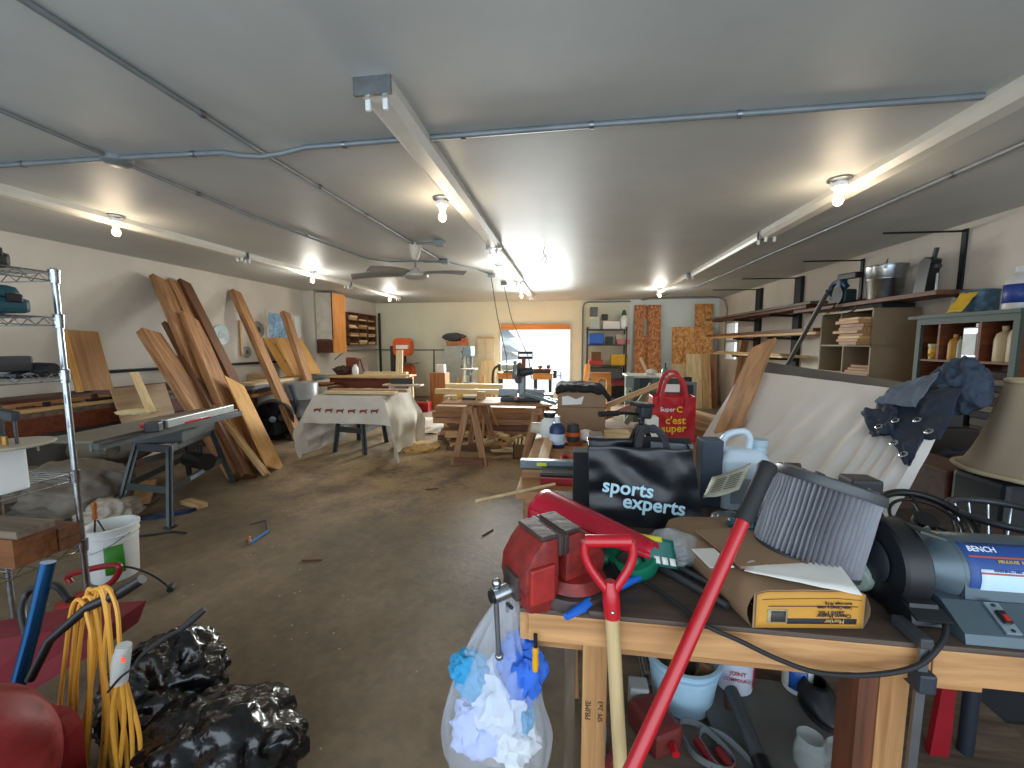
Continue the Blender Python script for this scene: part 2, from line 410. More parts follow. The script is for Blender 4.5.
# ================================================================ ceiling fixtures
tube_white = M('fixture_white', '#d2d0c6', .45, var=.08)
def strip(x, y0, y1, w, label, group, endcap=True, double=True):
    r = thing('fluorescent_fixture', (x, (y0+y1)/2, H-.085), label, 'light fixture', group)
    d = .075
    B().prism([(-w/2, d), (-w/2, .03), (-w*.28, .0), (w*.28, .0), (w/2, .03), (w/2, d)], (x, (y0+y1)/2, H-d), (1, 0, 0), (0, 0, 1), y1-y0).obj('housing', tube_white, r)
    for yy in (y0+.006, y1-.006): B().span((x-w/2-.004, yy-.008, H-d-.004), (x+w/2+.004, yy+.008, H)).obj('end_plate', galv, r)
    for yy in (y0+.05, y1-.05):
        for sx in ((-1, 1) if double else (0,)):
            B().box((x+sx*w*.25, yy, H-d-.022), (.025, .018, .05), bev=.004).obj('lamp_holder', white_plastic, r)
    return r
strip(-.90, 1.86, 4.9, .17, 'near length of the central white fluorescent fixture without tubes, end plate facing us', 'central ceiling fixtures')
strip(-.93, 4.93, 7.6, .15, 'middle length of the central fluorescent fixture, right of the ceiling fan', 'central ceiling fixtures')
strip(-.96, 7.63, 10.3, .15, 'far length of the central fluorescent fixture, ending before the bright opening', 'central ceiling fixtures')
strip(-4.30, 1.9, 5.0, .13, 'near length of the white fluorescent fixture on the left of the ceiling', 'left ceiling fixtures')
strip(-4.30, 5.03, 7.6, .13, 'middle length of the left fluorescent fixture, between the left bulbs', 'left ceiling fixtures')
strip(-4.30, 7.63, 10.0, .13, 'far length of the left fluorescent fixture, near the wall cabinet', 'left ceiling fixtures')
strip(2.08, 1.2, 4.85, .17, 'near length of the white fluorescent fixture on the right of the ceiling', 'right ceiling fixtures')
strip(2.02, 4.88, 7.4, .06, 'middle length of the narrow right-hand fluorescent fixture', 'right ceiling fixtures', double=False)
strip(1.97, 7.43, 9.9, .06, 'far length of the right-hand fluorescent fixture, by the farthest right bulb', 'right ceiling fixtures', double=False)
bulb_glow = bpy.data.materials.new('glowing_bulb'); bulb_glow.use_nodes = True
_b = bulb_glow.node_tree.nodes['Principled BSDF']; _b.inputs['Base Color'].default_value = (1, .9, .7, 1); _b.inputs['Emission Color'].default_value = (1, .64, .26, 1); _b.inputs['Emission Strength'].default_value = 7
def bulb(x, y, label, power=10):
    r = thing('bulb_fixture', (x, y, H-.2), label, 'light', 'bare bulbs on the ceiling')
    B().lathe([(0, 0), (.075, 0), (.078, -.012), (.055, -.02), (.052, -.03), (0, -.03)], (x, y, H-.001), n=24).obj('ceiling_plate', steel, r)
    B().lathe([(0, -.028), (.05, -.028), (.05, -.06), (.034, -.075), (.03, -.1), (0, -.1)], (x, y, H), n=20).obj('lamp_socket', white_plastic, r)
    [o for o in r.children if o.name.startswith('lamp_socket')] and B().lathe([(0, -.096), (.014, -.1), (.02, -.115), (.032, -.14), (.034, -.158), (.026, -.18), (.012, -.19), (0, -.192)], (x, y, H), n=18).obj('light_bulb', bulb_glow, [o for o in r.children if o.name.startswith('lamp_socket')][0])
    l = bpy.data.lights.new('bulb_light', 'POINT'); l.energy = power*(1 if y < 5 else 2.3); l.color = (1, .80, .58) if y < 5 else (1, .95, .86); l.shadow_soft_size = .12
    lo = bpy.data.objects.new('bulb_light', l); COL.objects.link(lo); lo.location = (x, y, H-.26)
for k, (x, y, s) in enumerate([(-4.24, 3.42, 'bare lit bulb nearest on the left side of the ceiling, above the table saw'), (-4.24, 6.4, 'second lit bulb on the left fixture line, above the tall leaning boards'),
        (-4.24, 9.35, 'farthest lit bulb on the left, beside the wall cabinet'), (-1.06, 3.4, 'bare lit bulb nearest in the middle, left of the central fixture and before the fan'),
        (-1.07, 6.25, 'second lit bulb beside the central fixture, behind the fan'), (-1.07, 9.1, 'farthest lit bulb beside the central fixture, near the bright opening'),
        (1.93, 3.42, 'bare lit bulb nearest on the right side of the ceiling'), (1.9, 9.35, 'farthest lit bulb on the right, above the far shelf unit')]):
    bulb(x, y, s)
def pipe(name, pts, r, label, group='ceiling conduits', straps=(), cat='conduit'):
    root = thing(name, pts[0], label, cat, group)
    B().tube(pts, r, 10).obj('pipe', conduit_m, root)
    for p in straps:
        d = (Vector(pts[-1])-Vector(pts[0])).normalized()
        B().cyl(Vector(p)-d*.012, Vector(p)+d*.012, r*1.35, n=10).obj('strap', steel, root)
    return root
zc = H-.016
pipe('conduit', [(-5.9, 2.33, zc), (-2.95, 2.37, zc), (-2.15, 2.40, zc), (-2.02, 2.39, zc-.03), (-1.88, 2.39, zc-.045), (-1.75, 2.40, zc-.03), (-1.6, 2.41, zc), (.1, 2.39, zc), (1.95, 2.39, zc)], .016,
     'blue-grey conduit crossing the ceiling from left to right', straps=[(-3.6, 2.36, zc), (-2.35, 2.39, zc), (-1.35, 2.41, zc), (-.62, 2.405, zc), (.1, 2.39, zc), (.85, 2.39, zc)])
pipe('conduit', [(-1.87, .4, zc), (-1.91, 2.4, zc), (-1.86, 4.68, zc), (-1.84, 5.9, zc), (-1.5, 6.5, zc), (-1.36, 7.05, zc)], .014,
     'long conduit from upper left to the ceiling fan', straps=[(-1.9, 2.0, zc), (-1.89, 3.0, zc), (-1.88, 3.7, zc), (-1.85, 5.2, zc)])
pipe('conduit', [(-2.84, .9, zc), (-2.92, 2.4, zc), (-2.95, 3.6, zc), (-2.82, 5.5, zc), (-2.6, 5.75, zc), (-2.05, 5.8, zc)], .012,
     'left conduit running back from the round junction box', straps=[(-2.86, 1.5, zc), (-2.93, 3.0, zc), (-2.9, 4.3, zc)])
pipe('conduit', [(2.66, 1.6, zc), (2.63, 4.4, zc), (2.57, 9.4, zc), (2.2, 10.8, zc), (1.9, 11.6, zc)], .018, 'long conduit along the right side of the ceiling',
     straps=[(2.64, 3.4, zc), (2.63, 4.8, zc), (2.61, 6.5, zc), (2.58, 8.2, zc)])
pipe('conduit', [(2.1, 11.1, zc), (3.4, 11.1, zc), (3.72, 11.1, zc-.02), (3.84, 11.1, zc-.1), (3.88, 11.05, zc-.3), (3.88, 11.05, 1.3)], .02, 'bent conduit crossing to the far right corner and dropping down the wall', group='bent wall conduits')
pipe('conduit', [(.34, 11.6, .4), (.34, 11.6, 2.55), (.38, 11.6, 2.66), (.48, 11.6, 2.70), (1.6, 11.6, 2.70)], .022, 'bent conduit framing the far shelf unit from its left side', group='bent wall conduits')
pipe('conduit', [(-5.72, 9.4, 1.18), (-5.72, 9.9, 1.38), (-5.6, 11.6, 1.38), (-4.0, 11.62, 1.38), (-3.05, 11.62, 1.38)], .018, 'thin dark conduit running along the back wall behind the orange bandsaw', group='bent wall conduits')
B().lathe([(0, 0), (.085, 0), (.085, -.03), (.06, -.045), (0, -.05)], (-2.92, 2.4, H-.001), n=20).obj('junction_box', conduit_m, None, 'round grey junction cover where the left conduits cross', 'junction box')
# ---- ceiling fan
fx, fy = -1.86, 4.85
fan = thing('ceiling_fan', (fx, fy, 2.25), 'grey ceiling fan with three thin blades on a short rod', 'fan')
fan_m = M('fan_grey', '#817d75', .5, .2)
B().lathe([(0, 0), (.075, 0), (.078, -.03), (.05, -.15), (.028, -.19), (0, -.19)], (fx, fy, H-.001)).obj('canopy', off_white, fan)
B().cyl((fx, fy, H-.16), (fx, fy, 2.42), .013).obj('down_rod', fan_m, fan)
B().lathe([(0, .11), (.04, .1), (.06, .06), (.13, .05), (.155, .02), (.15, -.005), (.09, -.03), (0, -.035)], (fx, fy, 2.36)).obj('motor', M('fan_motor', '#b5b2a8', .4), fan)
for ang in (197, 250, -22):
    a = math.radians(ang); d = Vector((math.cos(a), math.sin(a), 0)); n = Vector((-d.y, d.x, 0)); c = Vector((fx, fy, 2.39))
    b = B(); b.grid(lambda u, v: c + d*(.12+u*.62) + n*((v-.5)*(.05+.075*math.sin(min(1, u*1.15)*PI*.85+.25))) + Vector((0, 0, (v-.5)*.05 - .05*u*u)), 16, 4)
    b.obj('fan_blade', M('fan_blade', '#8b8780', .5), fan, solid=.006)
def jbox(p, label, arm=None):
    r = thing('junction_box', p, label, 'junction box', 'square ceiling boxes')
    B().box(p, (.11, .11, .06), bev=.005).obj('box_body', conduit_m, r)
    if arm: B().tube([p, arm], .016).obj('pipe', conduit_m, r)
jbox((-1.52, 4.75, H-.031), 'square box on a short pipe right of the fan canopy', (-1.80, 4.75, H-.02))
jbox((-1.78, 5.8, H-.031), 'square box behind the fan, at the end of the left conduit', (-2.1, 5.8, H-.02))
jbox((-1.36, 7.1, H-.031), 'small box with a cord hanging down, nearer of the two cord boxes')
jbox((-1.30, 8.1, H-.031), 'small box with a cord hanging down, farther of the two cord boxes')
cord_m = M('cord_dark', '#2b2b2b', .6)
B().tube([(-1.36, 7.1, H-.06), (-1.22, 6.9, 2.0), (-1.02, 6.6, 1.35), (-.98, 6.4, 1.0)], .007, 6).obj('extension_lead', cord_m, None, 'dark power cord hanging from the nearer ceiling box, left of the pair', 'cord')
B().tube([(-1.30, 8.1, H-.06), (-1.05, 7.4, 2.0), (-.62, 6.2, 1.35), (-.5, 5.4, 1.1)], .007, 6).obj('extension_lead', cord_m, None, 'dark power cord slanting to the mitre saw, right of the pair', 'cord')
B().tube(bez([(-.32, 5.2, H), (-.34, 5.2, H-.08), (-.30, 5.2, H-.14), (-.33, 5.2, H-.2), (-.36, 5.2, H-.17), (-.31, 5.2, H-.11)]), .004, 6).obj('ceiling_hook', dark_steel, None, 'small wire loop hanging from the ceiling right of the central fixture', 'hook')
# ================================================================ left side: wire rack, machines, lumber
rx0, rx1, ry_0, ry_1 = -2.98, -2.48, .50, 1.70
def zpost(py, px): return aY(px, py, 1.70).z
lv = [zpost(272, 56)-.02, zpost(321, 59), zpost(376, 64), zpost(476, 74), zpost(545, 81)]
rack = thing('wire_shelving', ((rx0+rx1)/2, (ry_0+ry_1)/2, 0), 'chrome wire shelving rack with round posts at the left edge', 'shelf')
for (x, y) in ((rx1, ry_1), (rx1, ry_0), (rx0, ry_1), (rx0, ry_0)):
    b = B().cyl((x, y, .0), (x, y, lv[0]+.03), .0135, n=14)
    b.lathe([(0, .012), (.012, .01), (.0135, 0)], (x, y, lv[0]+.03), n=14)
    for k in range(60): b.cyl((x, y, .02+k*.0315), (x, y, .0235+k*.0315), .0141, n=10) if k % 2 else None
    for z in lv: b.lathe([(.0135, -.035), (.019, -.033), (.023, .03), (.0135, .034)], (x, y, z), n=12)
    b.obj('post', chrome, rack)
for z in lv:
    b = B()
    for (p, q) in (((rx1, ry_0), (rx1, ry_1)), ((rx0, ry_0), (rx0, ry_1)), ((rx0, ry_0), (rx1, ry_0)), ((rx0, ry_1), (rx1, ry_1))):
        p, q = Vector(p+(0,)), Vector(q+(0,)); L_ = (q-p).length; d = (q-p)/L_
        for dz in (.018, -.022): b.tube([p+Vector((0, 0, z+dz)), q+Vector((0, 0, z+dz))], .0032, 6)
        n = int(L_/.045); b.tube([p+d*(L_*(i+.0)/n)+Vector((0, 0, z+(.016 if i % 2 else -.02))) for i in range(n+1)], .0022, 5)
    for i in range(1, 46): y = ry_0+(ry_1-ry_0)*i/46; b.tube([(rx0, y, z+.019), (rx1, y, z+.019)], .0019, 5)
    for x in (rx0+.17, rx1-.17): b.tube([(x, ry_0, z+.015), (x, ry_1, z+.015)], .003, 5)
    b.obj('wire_shelf', chrome, rack)
def case(px, Y, L_, D, Hh, z, mat, trim, name, label):
    x1 = aY(px, 300, Y+D).x; r = thing(name, (x1-L_/2, Y+D/2, z), label, 'tool case')
    B().box((x1-L_/2, Y+D/2, z+Hh*.27), (L_, D, Hh*.54), bev=.02).obj('case_body', mat, r)
    B().box((x1-L_/2-.01, Y+D/2, z+Hh*.77), (L_*.94, D*.94, Hh*.46), bev=.03, taper=.93).obj('lid', mat, r)
    for yy in (Y+D*.25, Y+D*.75): B().box((x1+.002, yy, z+Hh*.52), (.02, .05, Hh*.3), bev=.006).obj('latch', trim, r)
    B().tube(bez([(x1-L_*.7, Y-.005, z+Hh*.5), (x1-L_*.68, Y-.05, z+Hh*.5), (x1-L_*.32, Y-.05, z+Hh*.5), (x1-L_*.3, Y-.005, z+Hh*.5)], 5), .012, 8).obj('handle', trim, r)
case(17, 1.35, .42, .24, .125, lv[0]+.021, M('case_black', '#23241f', .55), black, 'tool_case', 'black tool case on the top of the wire rack')
case(32, 1.28, .46, .24, .12, lv[1]+.021, M('case_teal', '#0e4750', .5), black, 'tool_case', 'teal tool case with dark latches on the second wire shelf')
# grinder on the third shelf
zz = lv[2]+.021
r = thing('angle_grinder', (-2.62, 1.5, zz), 'silver and black angle grinder lying on the third wire shelf', 'power tool')
g0 = aY(28, 368, 1.55); g1 = aY(45, 366, 1.55); zt = zz+.029
B().cyl((g0.x, 1.52, zt), (g1.x, 1.52, zt), .025, .022).obj('motor_housing', M('alu', '#777d80', .35, .7), r)
B().cyl((g1.x, 1.52, zt), (g1.x+.09, 1.52, zt), .027, .024).obj('gear_head', black, r)
B().cyl((g0.x-.2, 1.52, zt-.005), (g0.x, 1.52, zt-.005), .013, .017).obj('handle', black, r)
B().bar((g1.x-.02, 1.49, zt-.01), (g1.x+.05, 1.40, zz+.006), .03, .01).obj('side_lever', dark_steel, r)
B().tube(bez([(g0.x-.2, 1.52, zt), (g0.x-.3, 1.4, zz+.01), (-2.78, 1.2, zz-.0), (-2.60, 1.0, zz+.006)], 8), .006, 6).obj('power_cord', black, r)
B().span(aY(-30, 374, 1.3), aY(6, 356, 1.45)+Vector((0, .05, 0)), bev=.01).obj('battery_box', dark_grey, None, 'dark square battery box at the end of the third wire shelf', 'box')
# scroll saw on the fourth shelf
zz = lv[3]+.021; c = aY(8, 446, 1.42); c.z = max(c.z, zz+.13)
r = thing('scroll_saw', (c.x, c.y, zz), 'white bench scroll saw with pale round table on the fourth wire shelf', 'saw')
B().lathe([(0, 0), (.14, 0), (.145, .006), (.14, .012), (0, .012)], c, n=36).obj('round_table', M('table_alu', '#b3aa98', .45, .3), r)
B().span((c.x-.1, c.y-.06, zz), (c.x+.0, c.y+.06, c.z-.001), bev=.01).obj('saw_body', white_plastic, r)
b = B(); b.bar((c.x-.16, c.y+.05, c.z-.1), (c.x-.16, c.y+.05, c.z+.17), .05, .06, bev=.01).bar((c.x-.2, c.y+.05, c.z+.15), (c.x+.06, c.y+.0, c.z+.13), .03, .04, bev=.006).cyl((c.x+.05, c.y, c.z+.13), (c.x+.05, c.y, c.z+.012), .006)
b.obj('arm', dark_grey, r)
b = B()
for dx in (-.03, .0, .03): b.cyl((c.x+dx+.01, c.y-.03, c.z+.012), (c.x+dx+.01, c.y-.03, c.z+.05), .008)
b.obj('guide_pin', M('brass', '#b08a45', .4, .6), r)
B().tube(bez([(c.x-.1, c.y-.08, c.z+.2), (c.x+.03, c.y-.1, c.z+.18), (c.x+.07, c.y-.1, c.z+.08), (c.x+.02, c.y-.1, c.z-.02), (c.x-.02, c.y-.1, zz+.02)], 8), .008, 8).obj('power_cord', black, r)
# timber blocks on the lowest visible shelf
zz = lv[4]+.0205
brown_block = WOOD('brown_block', '#50301a', '#7a4a27', rand=.3)
x1 = -2.472
board('timber_block', (x1, 1.515, zz+.068), (x1-.36, 1.515, zz+.068), .16, .136, brown_block, 'large brown timber block on the wire shelf, below the dark plank', 'timber', 'timber on the wire rack')
board('timber_plank', (x1+.02, 1.51, zz+.155), (x1-.4, 1.51, zz+.155), .14, .036, grey_wood, 'dark short plank lying on the large timber block', 'timber', 'timber on the wire rack')
p = aY(68, 540, 1.44)
board('timber_block', (x1-.16, 1.64, zz+.029), (x1+.012, 1.64, zz+.029), .08, .056, brown_block, 'small brown timber block, lower of the two by the rack post', 'timber', 'timber on the wire rack')
board('timber_block', (x1-.16, 1.64, zz+.087), (x1+.015, 1.64, zz+.087), .08, .056, brown_block, 'small brown timber block, upper of the two by the rack post', 'timber', 'timber on the wire rack')
# bucket with a coping saw
def bucket(c, r0, r1, h, name, label, mat, band=None, bail=True, n=40):
    c = Vector(c); k = thing(name, c, label, 'bucket')
    pr = [(0, 0), (r0, 0), (r0+.004, .01), (r1*.97, h*.72), (r1*.985, h*.72), (r1*.99, h*.75), (r1*.975, h*.755), (r1*.985, h*.82), (r1+.004, h*.825), (r1+.006, h*.85), (r1*.99, h*.86), (r1*.995, h*.93), (r1+.008, h*.935), (r1+.01, h*.99), (r1+.004, h), (r1-.004, h), (r1-.008, h*.96), (r0-.004, .012), (0, .01)]
    B().lathe(pr, c, n=n).obj('bucket_body', mat, k)
    if bail: B().tube(bez([c+Vector((-r1-.008, 0, h*.86)), c+Vector((-r1*.7, -r1*.8, h*.70)), c+Vector((0, -r1-.03, h*.62)), c+Vector((r1*.7, -r1*.8, h*.70)), c+Vector((r1+.008, 0, h*.86))], 8), .003, 6).obj('bail_handle', steel, k)
    return k
bc = aZ(106, 580, 0); bc.y += .06
bk = bucket(bc, .118, .136, .36, 'bucket', 'white ribbed plastic bucket with green label on the floor behind the wire rack', white_plastic)
b = B(); b.grid(lambda u, v: bc+Vector((.1305*math.cos(-1.0+u*.75), .1305*math.sin(-1.0+u*.75), .06+v*.19)), 10, 2); b.obj('bucket_label', M('label_green', '#3f8f2d', .5), bk, solid=.002)
cs = thing('coping_saw', bc+Vector((0, 0, .2)), 'bow saw with orange wooden handle standing in the white bucket', 'saw')
q = aY(95, 520, bc.y-.08)
B().lathe([(0, 0), (.013, .005), (.015, .03), (.011, .06), (.017, .1), (.012, .12), (0, .122)], q, (.05, 0, 1), n=14).obj('handle', M('saw_handle', '#a8602a', .45), cs)
e = aY(108, 534, bc.y-.08)
B().tube([q, q+Vector((-.02, 0, -.14)), e+Vector((-.07, 0, -.1)), e+Vector((.0, 0, -.02)), q+Vector((.02, 0, .0))], .005, 8).obj('saw_frame', dark_steel, cs)
# red electric saw with plug
cc = aY(95, 596, 1.92)
r = thing('electric_chainsaw', (cc.x, 1.92, 0), 'red corded saw with loop handle standing beside the white bucket', 'power tool')
b = B(); b.box((cc.x-.06, 1.90, cc.z*.5), (.20, .16, cc.z), bev=.03); b.obj('motor_body', red, r)
q0, q1, q2, q3 = [aY(px, py, 1.86) for px, py in ((70, 575), (100, 567), (119, 566), (114, 580))]
B().tube(bez([q0+Vector((0, 0, -.05)), q0, q1, q2, q3, aY(98, 590, 1.86), aY(80, 596, 1.86)], 6), .016, 10).obj('loop_handle', red, r)
B().tube(bez([q2, aY(133, 568, 1.9), aY(150, 574, 1.95), aZ(164, 583, .03), aZ(170, 590, .015)], 8), .006, 8).obj('power_cord', rubber, r)
pp = aZ(170, 590, .02); b = B(); b.lathe([(0, 0), (.018, .0), (.022, .03), (.012, .06), (0, .062)], pp, (-.5, .8, .1), n=14); b.obj('plug', rubber, r)
# ---------------- red snow thrower in the foreground
st = thing('snow_thrower', (-1.45, .85, 0), 'red power machine with blue tube and black handlebar in the left foreground', 'machine')
snow_red = M('machine_red', '#84131a', .6, var=.25, bump=.1)
T = lambda px, py, Y: aY(px, py, Y)
B().blob(T(-62, 800, .72), (.205, .22, .27), .05, 1.2, 2, 4).obj('hood', snow_red, st)
b = B(); P_ = [T(-60, 650, 1.16), T(40, 632, 1.18), T(108, 627, 1.22), T(99, 651, 1.21), T(62, 672, 1.19), T(15, 702, 1.17), T(-60, 722, 1.14)]
back = Vector((-.02, .16, .0))
vs = P_+[p+back for p in P_]; n_ = len(P_); b._add(vs, [list(range(n_)), list(range(n_, 2*n_))[::-1]] + [(i, n_+i, n_+(i+1) % n_, (i+1) % n_) for i in range(n_)])
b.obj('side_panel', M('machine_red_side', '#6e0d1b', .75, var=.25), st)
B().box(T(103, 638, 1.222), (.03, .09, .05), (0, .2, .4), bev=.006).obj('end_cap', dark_grey, st)
B().tube([T(48, 562, 1.10), T(32, 632, 1.06), T(13, 702, 1.0), T(5, 740, .97)], .020, 18).obj('blue_tube', M('blue_metal', '#1b4f7e', .22, .75, var=.1), st)
B().tube([T(142, 579, 1.12), T(120, 593, 1.10), T(88, 607, 1.08), T(50, 640, 1.03), T(30, 680, 1.0)], [.016, .018, .015, .013, .013], 14).obj('handlebar', black, st)
B().tube(bez([T(70, 600, 1.10), T(55, 585, 1.14), T(30, 590, 1.15), T(22, 610, 1.12), T(28, 640, 1.08)], 6), .012, 10).obj('control_cable', black, st)
b = B(); b.tube(bez([T(134, 668, 1.02), T(142, 655, 1.03), T(165, 638, 1.05), T(180, 630, 1.06)], 6), .006, 8)
b.tube([T(180, 630, 1.06), T(192, 620, 1.07), T(205, 609, 1.09)], [.009, .012, .009], 12).obj('control_lever', rubber, st)
B().span((-1.80, .60, .10), (-1.50, 1.0, .42), bev=.06).obj('engine_body', snow_red, st)
for x in (-1.85, -1.42): B().lathe([(0, -.05), (.12, -.05), (.17, -.03), (.17, .03), (.12, .05), (0, .05)], (x, .78, .17), (1, 0, 0)).obj('wheel', rubber, st)
# yellow extension cord hung on the black handlebar
yc = M('cord_yellow', '#d59a3a', .45, var=.12)
def hang(pts): return bez(pts, 8)
ec = thing('cable_coil', T(95, 590, 1.07), 'yellow extension cord coiled over the black handlebar', 'cord')
loops = [[(58, 720), (66, 650), (72, 608), (80, 600), (87, 615), (92, 660), (82, 790)], [(66, 790), (70, 700), (76, 625), (84, 598), (94, 606), (104, 670), (108, 720), (100, 800)],
         [(80, 800), (76, 690), (86, 600), (92, 590), (104, 600), (113, 690), (112, 800)], [(84, 790), (90, 720), (90, 640), (97, 592), (105, 596), (112, 660), (118, 790)],
         [(96, 800), (104, 720), (100, 640), (99, 594), (108, 588), (117, 610), (120, 650)], [(70, 800), (88, 700), (96, 650), (92, 600), (99, 589), (108, 605), (104, 680), (116, 800)]]
b = B()
for k, lp in enumerate(loops): b.tube(hang([T(x, y, 1.085+.004*k-(.05 if i > len(lp)/2 else -.02)*abs(i-len(lp)/2+.5)/len(lp)*2) for i, (x, y) in enumerate(lp)]), .0062, 8)
for k, lp in enumerate([[(118, 680), (112, 720), (120, 790)], [(121, 680), (124, 720), (116, 800)], [(124, 682), (131, 720), (134, 800)], [(126, 683), (140, 740), (138, 800)], [(115, 682), (126, 745), (128, 800)]]):
    b.tube(hang([T(x, y, 1.0+.01*k) for x, y in lp]), .0062, 8)
b.obj('cord', yc, ec)
B().tube([T(124, 645, 1.02), T(121, 660, 1.015), T(119, 682, 1.01)], [.02, .024, .022], 14).obj('clear_connector', GLASS('clear_plastic', '#cfd6d2', .55, .1), ec)
B().box(T(123, 660, .993), (.010, .006, .016), bev=.002).obj('pilot_light', M('pilot', '#ff5a3a', .4, emit=.6), [o for o in ec.children if o.name.startswith('clear')][0])
B().tube(hang([T(108, 692, .995), T(120, 678, .985), T(133, 668, 1.0)]), .004, 6).obj('tie_wire', rubber, ec)
# black bags
bagm = M('bag_black', '#0d0e11', .25, var=.4, scale=8, bump=.7, bscale=6, spec=.7, bdist=.04)
def sack(name, c, rad, seed, label, mat, cat='bag', amp=.24, fr=1.9, sub=5, sharp=True, group=None):
    return B().blob(c, rad, amp, fr, seed, sub, floor=.003, sharp=sharp).obj(name, mat, None, label, cat, group, smooth=True, angle=70)
sack('garbage_bag', aZ(224, 748, .15), (.26, .20, .16), 3, 'crumpled black plastic garbage bag on the floor, right of the pair', bagm)
sack('garbage_bag', aZ(150, 712, .15)+Vector((-.06, .12, 0)), (.22, .20, .19), 8, 'crumpled black plastic garbage bag behind the yellow cord, left of the pair', bagm)
# ---------------- workbench along the left wall
XB = -5.40
wb = thing('wall_workbench', (-5.7, 3.8, 0), 'long timber workbench along the left wall with red-brown apron', 'workbench')
b = B(); b.span((-5.99, 1.6, .80), (XB, 5.6, .85)); b.obj('bench_top', grey_wood, wb)
B().span((XB-.02, 1.6, .62), (XB+.005, 5.6, .80)).obj('apron', WOOD('redbrown', '#4c1f0e', '#7a3a1c', rand=.05), wb)
B().span((-5.5, 1.7, 0), (-5.46, 5.5, .62)).obj('back_panel', M('panel_grey', '#4f4c4a', .7), wb)
for y in (1.7, 3.2, 4.4, 5.5): B().span((XB-.1, y-.045, 0), (XB-.02, y+.045, .80)).obj('leg', brown_wood, wb)
grp = 'boards on the left workbench'
board('plank', (-5.50, 1.8, .868), (-5.52, 4.6, .868), .16, .034, pine, 'orange-brown plank along the front edge of the left workbench', 'board', grp)
board('plank', (-5.72, 1.9, .871), (-5.70, 5.3, .871), .2, .04, grey_wood, 'weathered plank along the middle of the left workbench', 'board', grp)
board('plank', (-5.71, 2.2, .907), (-5.68, 4.9, .907), .14, .03, tan_ply, 'thin tan plank stacked on the weathered plank of the left workbench', 'board', grp)
board('plank', (-5.90, 2.0, .901), (-5.90, 5.5, .901), .14, .1, brown_wood, 'dark thick plank against the wall at the back of the left workbench', 'board', grp)
board('plank', (-5.88, 2.6, .97), (-5.88, 5.5, .97), .1, .035, grey_wood, 'narrow grey plank topmost at the back of the left workbench', 'board', grp)
hp = aX(102, 394, -5.52); r = thing('hand_plane', (hp.x, hp.y, .885), 'dark hand plane lying on the front plank of the left workbench', 'tool')
B().box((hp.x, hp.y, .9), (.07, .3, .03), bev=.006).obj('sole', dark_steel, r); B().box((hp.x, hp.y-.08, .94), (.03, .06, .06), (.3, 0, 0), bev=.01).obj('tote', brown_wood, r); B().lathe([(0, 0), (.018, .0), (.013, .02), (.02, .04), (0, .055)], (hp.x, hp.y+.1, .915), n=12).obj('knob', brown_wood, r)
hp = aX(58, 400, -5.50); r = thing('clamp', (hp.x, hp.y, .885), 'small dark clamp lying on the front plank beside the rack post', 'tool')
B().bar((hp.x, hp.y-.22, .9), (hp.x, hp.y+.2, .9), .02, .012).obj('bar', dark_steel, r); B().box((hp.x, hp.y-.1, .915), (.04, .05, .05), bev=.006).obj('jaw', dark_steel, r); B().cyl((hp.x-.0, hp.y-.2, .905), (hp.x, hp.y-.34, .905), .014).obj('handle', brown_wood, r)
# cabinet door leaning on the wall
d0, d1 = aX(92, 384, -5.72), aX(82, 331, -5.95)
d0.z = .99; r = thing('cabinet_door', d0, 'tan frame-and-panel cabinet door leaning on the left wall above the bench', 'door')
ax = (d1-d0); L_ = ax.length; ax.normalize(); wv = Vector((0, 1, 0)); nn = wv.cross(ax).normalized()
W_ = .38; Rm = Matrix((ax, wv, ax.cross(wv))).transposed()
B().box((d0+d1)/2, (L_, W_, .014), Rm).obj('panel', tan_ply, r, M3=Rm)
for s_ in (-1, 1): B().box((d0+d1)/2+wv*s_*(W_/2-.035)-ax.cross(wv)*-.012, (L_, .07, .022), Rm, .003).obj('stile', plywood, r, M3=Rm)
for t in (.05, .72, .95):
    c = d0+ax*L_*t; R2 = Matrix((wv, ax, wv.cross(ax))).transposed(); B().box(c+ax.cross(wv)*.012, (W_-.14, .07, .022), R2, .003).obj('rail', plywood, r, M3=R2)
B().box(d0+ax*L_*.38+ax.cross(wv)*.012, (L_*.58, .05, .022), Rm, .003).obj('mullion', plywood, r, M3=Rm)
B().tube([(-5.96, 2.2, 1.19), (-5.96, 5.5, 1.19), (-5.96, 8.9, 1.19)], .022, 8).obj('wall_conduit', dark_steel, None, 'thin dark conduit running along the left wall above the bench', 'conduit')
# plywood offcut leaning against the bench
pa, pb, pc = aZ(121, 420, .80), aX(111, 389, -5.34), aX(165, 383, -5.34)
ax = (pc-pb).normalized(); dn = Vector((.28, 0, -1)).normalized(); W2 = (pc-pb).length
Rm = Matrix((ax, dn, ax.cross(dn))).transposed(); cc = (pb+pc)/2+dn*.44
B().box(cc, (W2, .88, .012), Rm).obj('plywood_sheet', WOOD('ply_pale', '#a98a68', '#c4a783', rand=.05, stretch=(.5, 4, 4)), None, 'pale brown plywood offcut leaning against the left workbench behind the table saw', 'panel', M3=Rm)
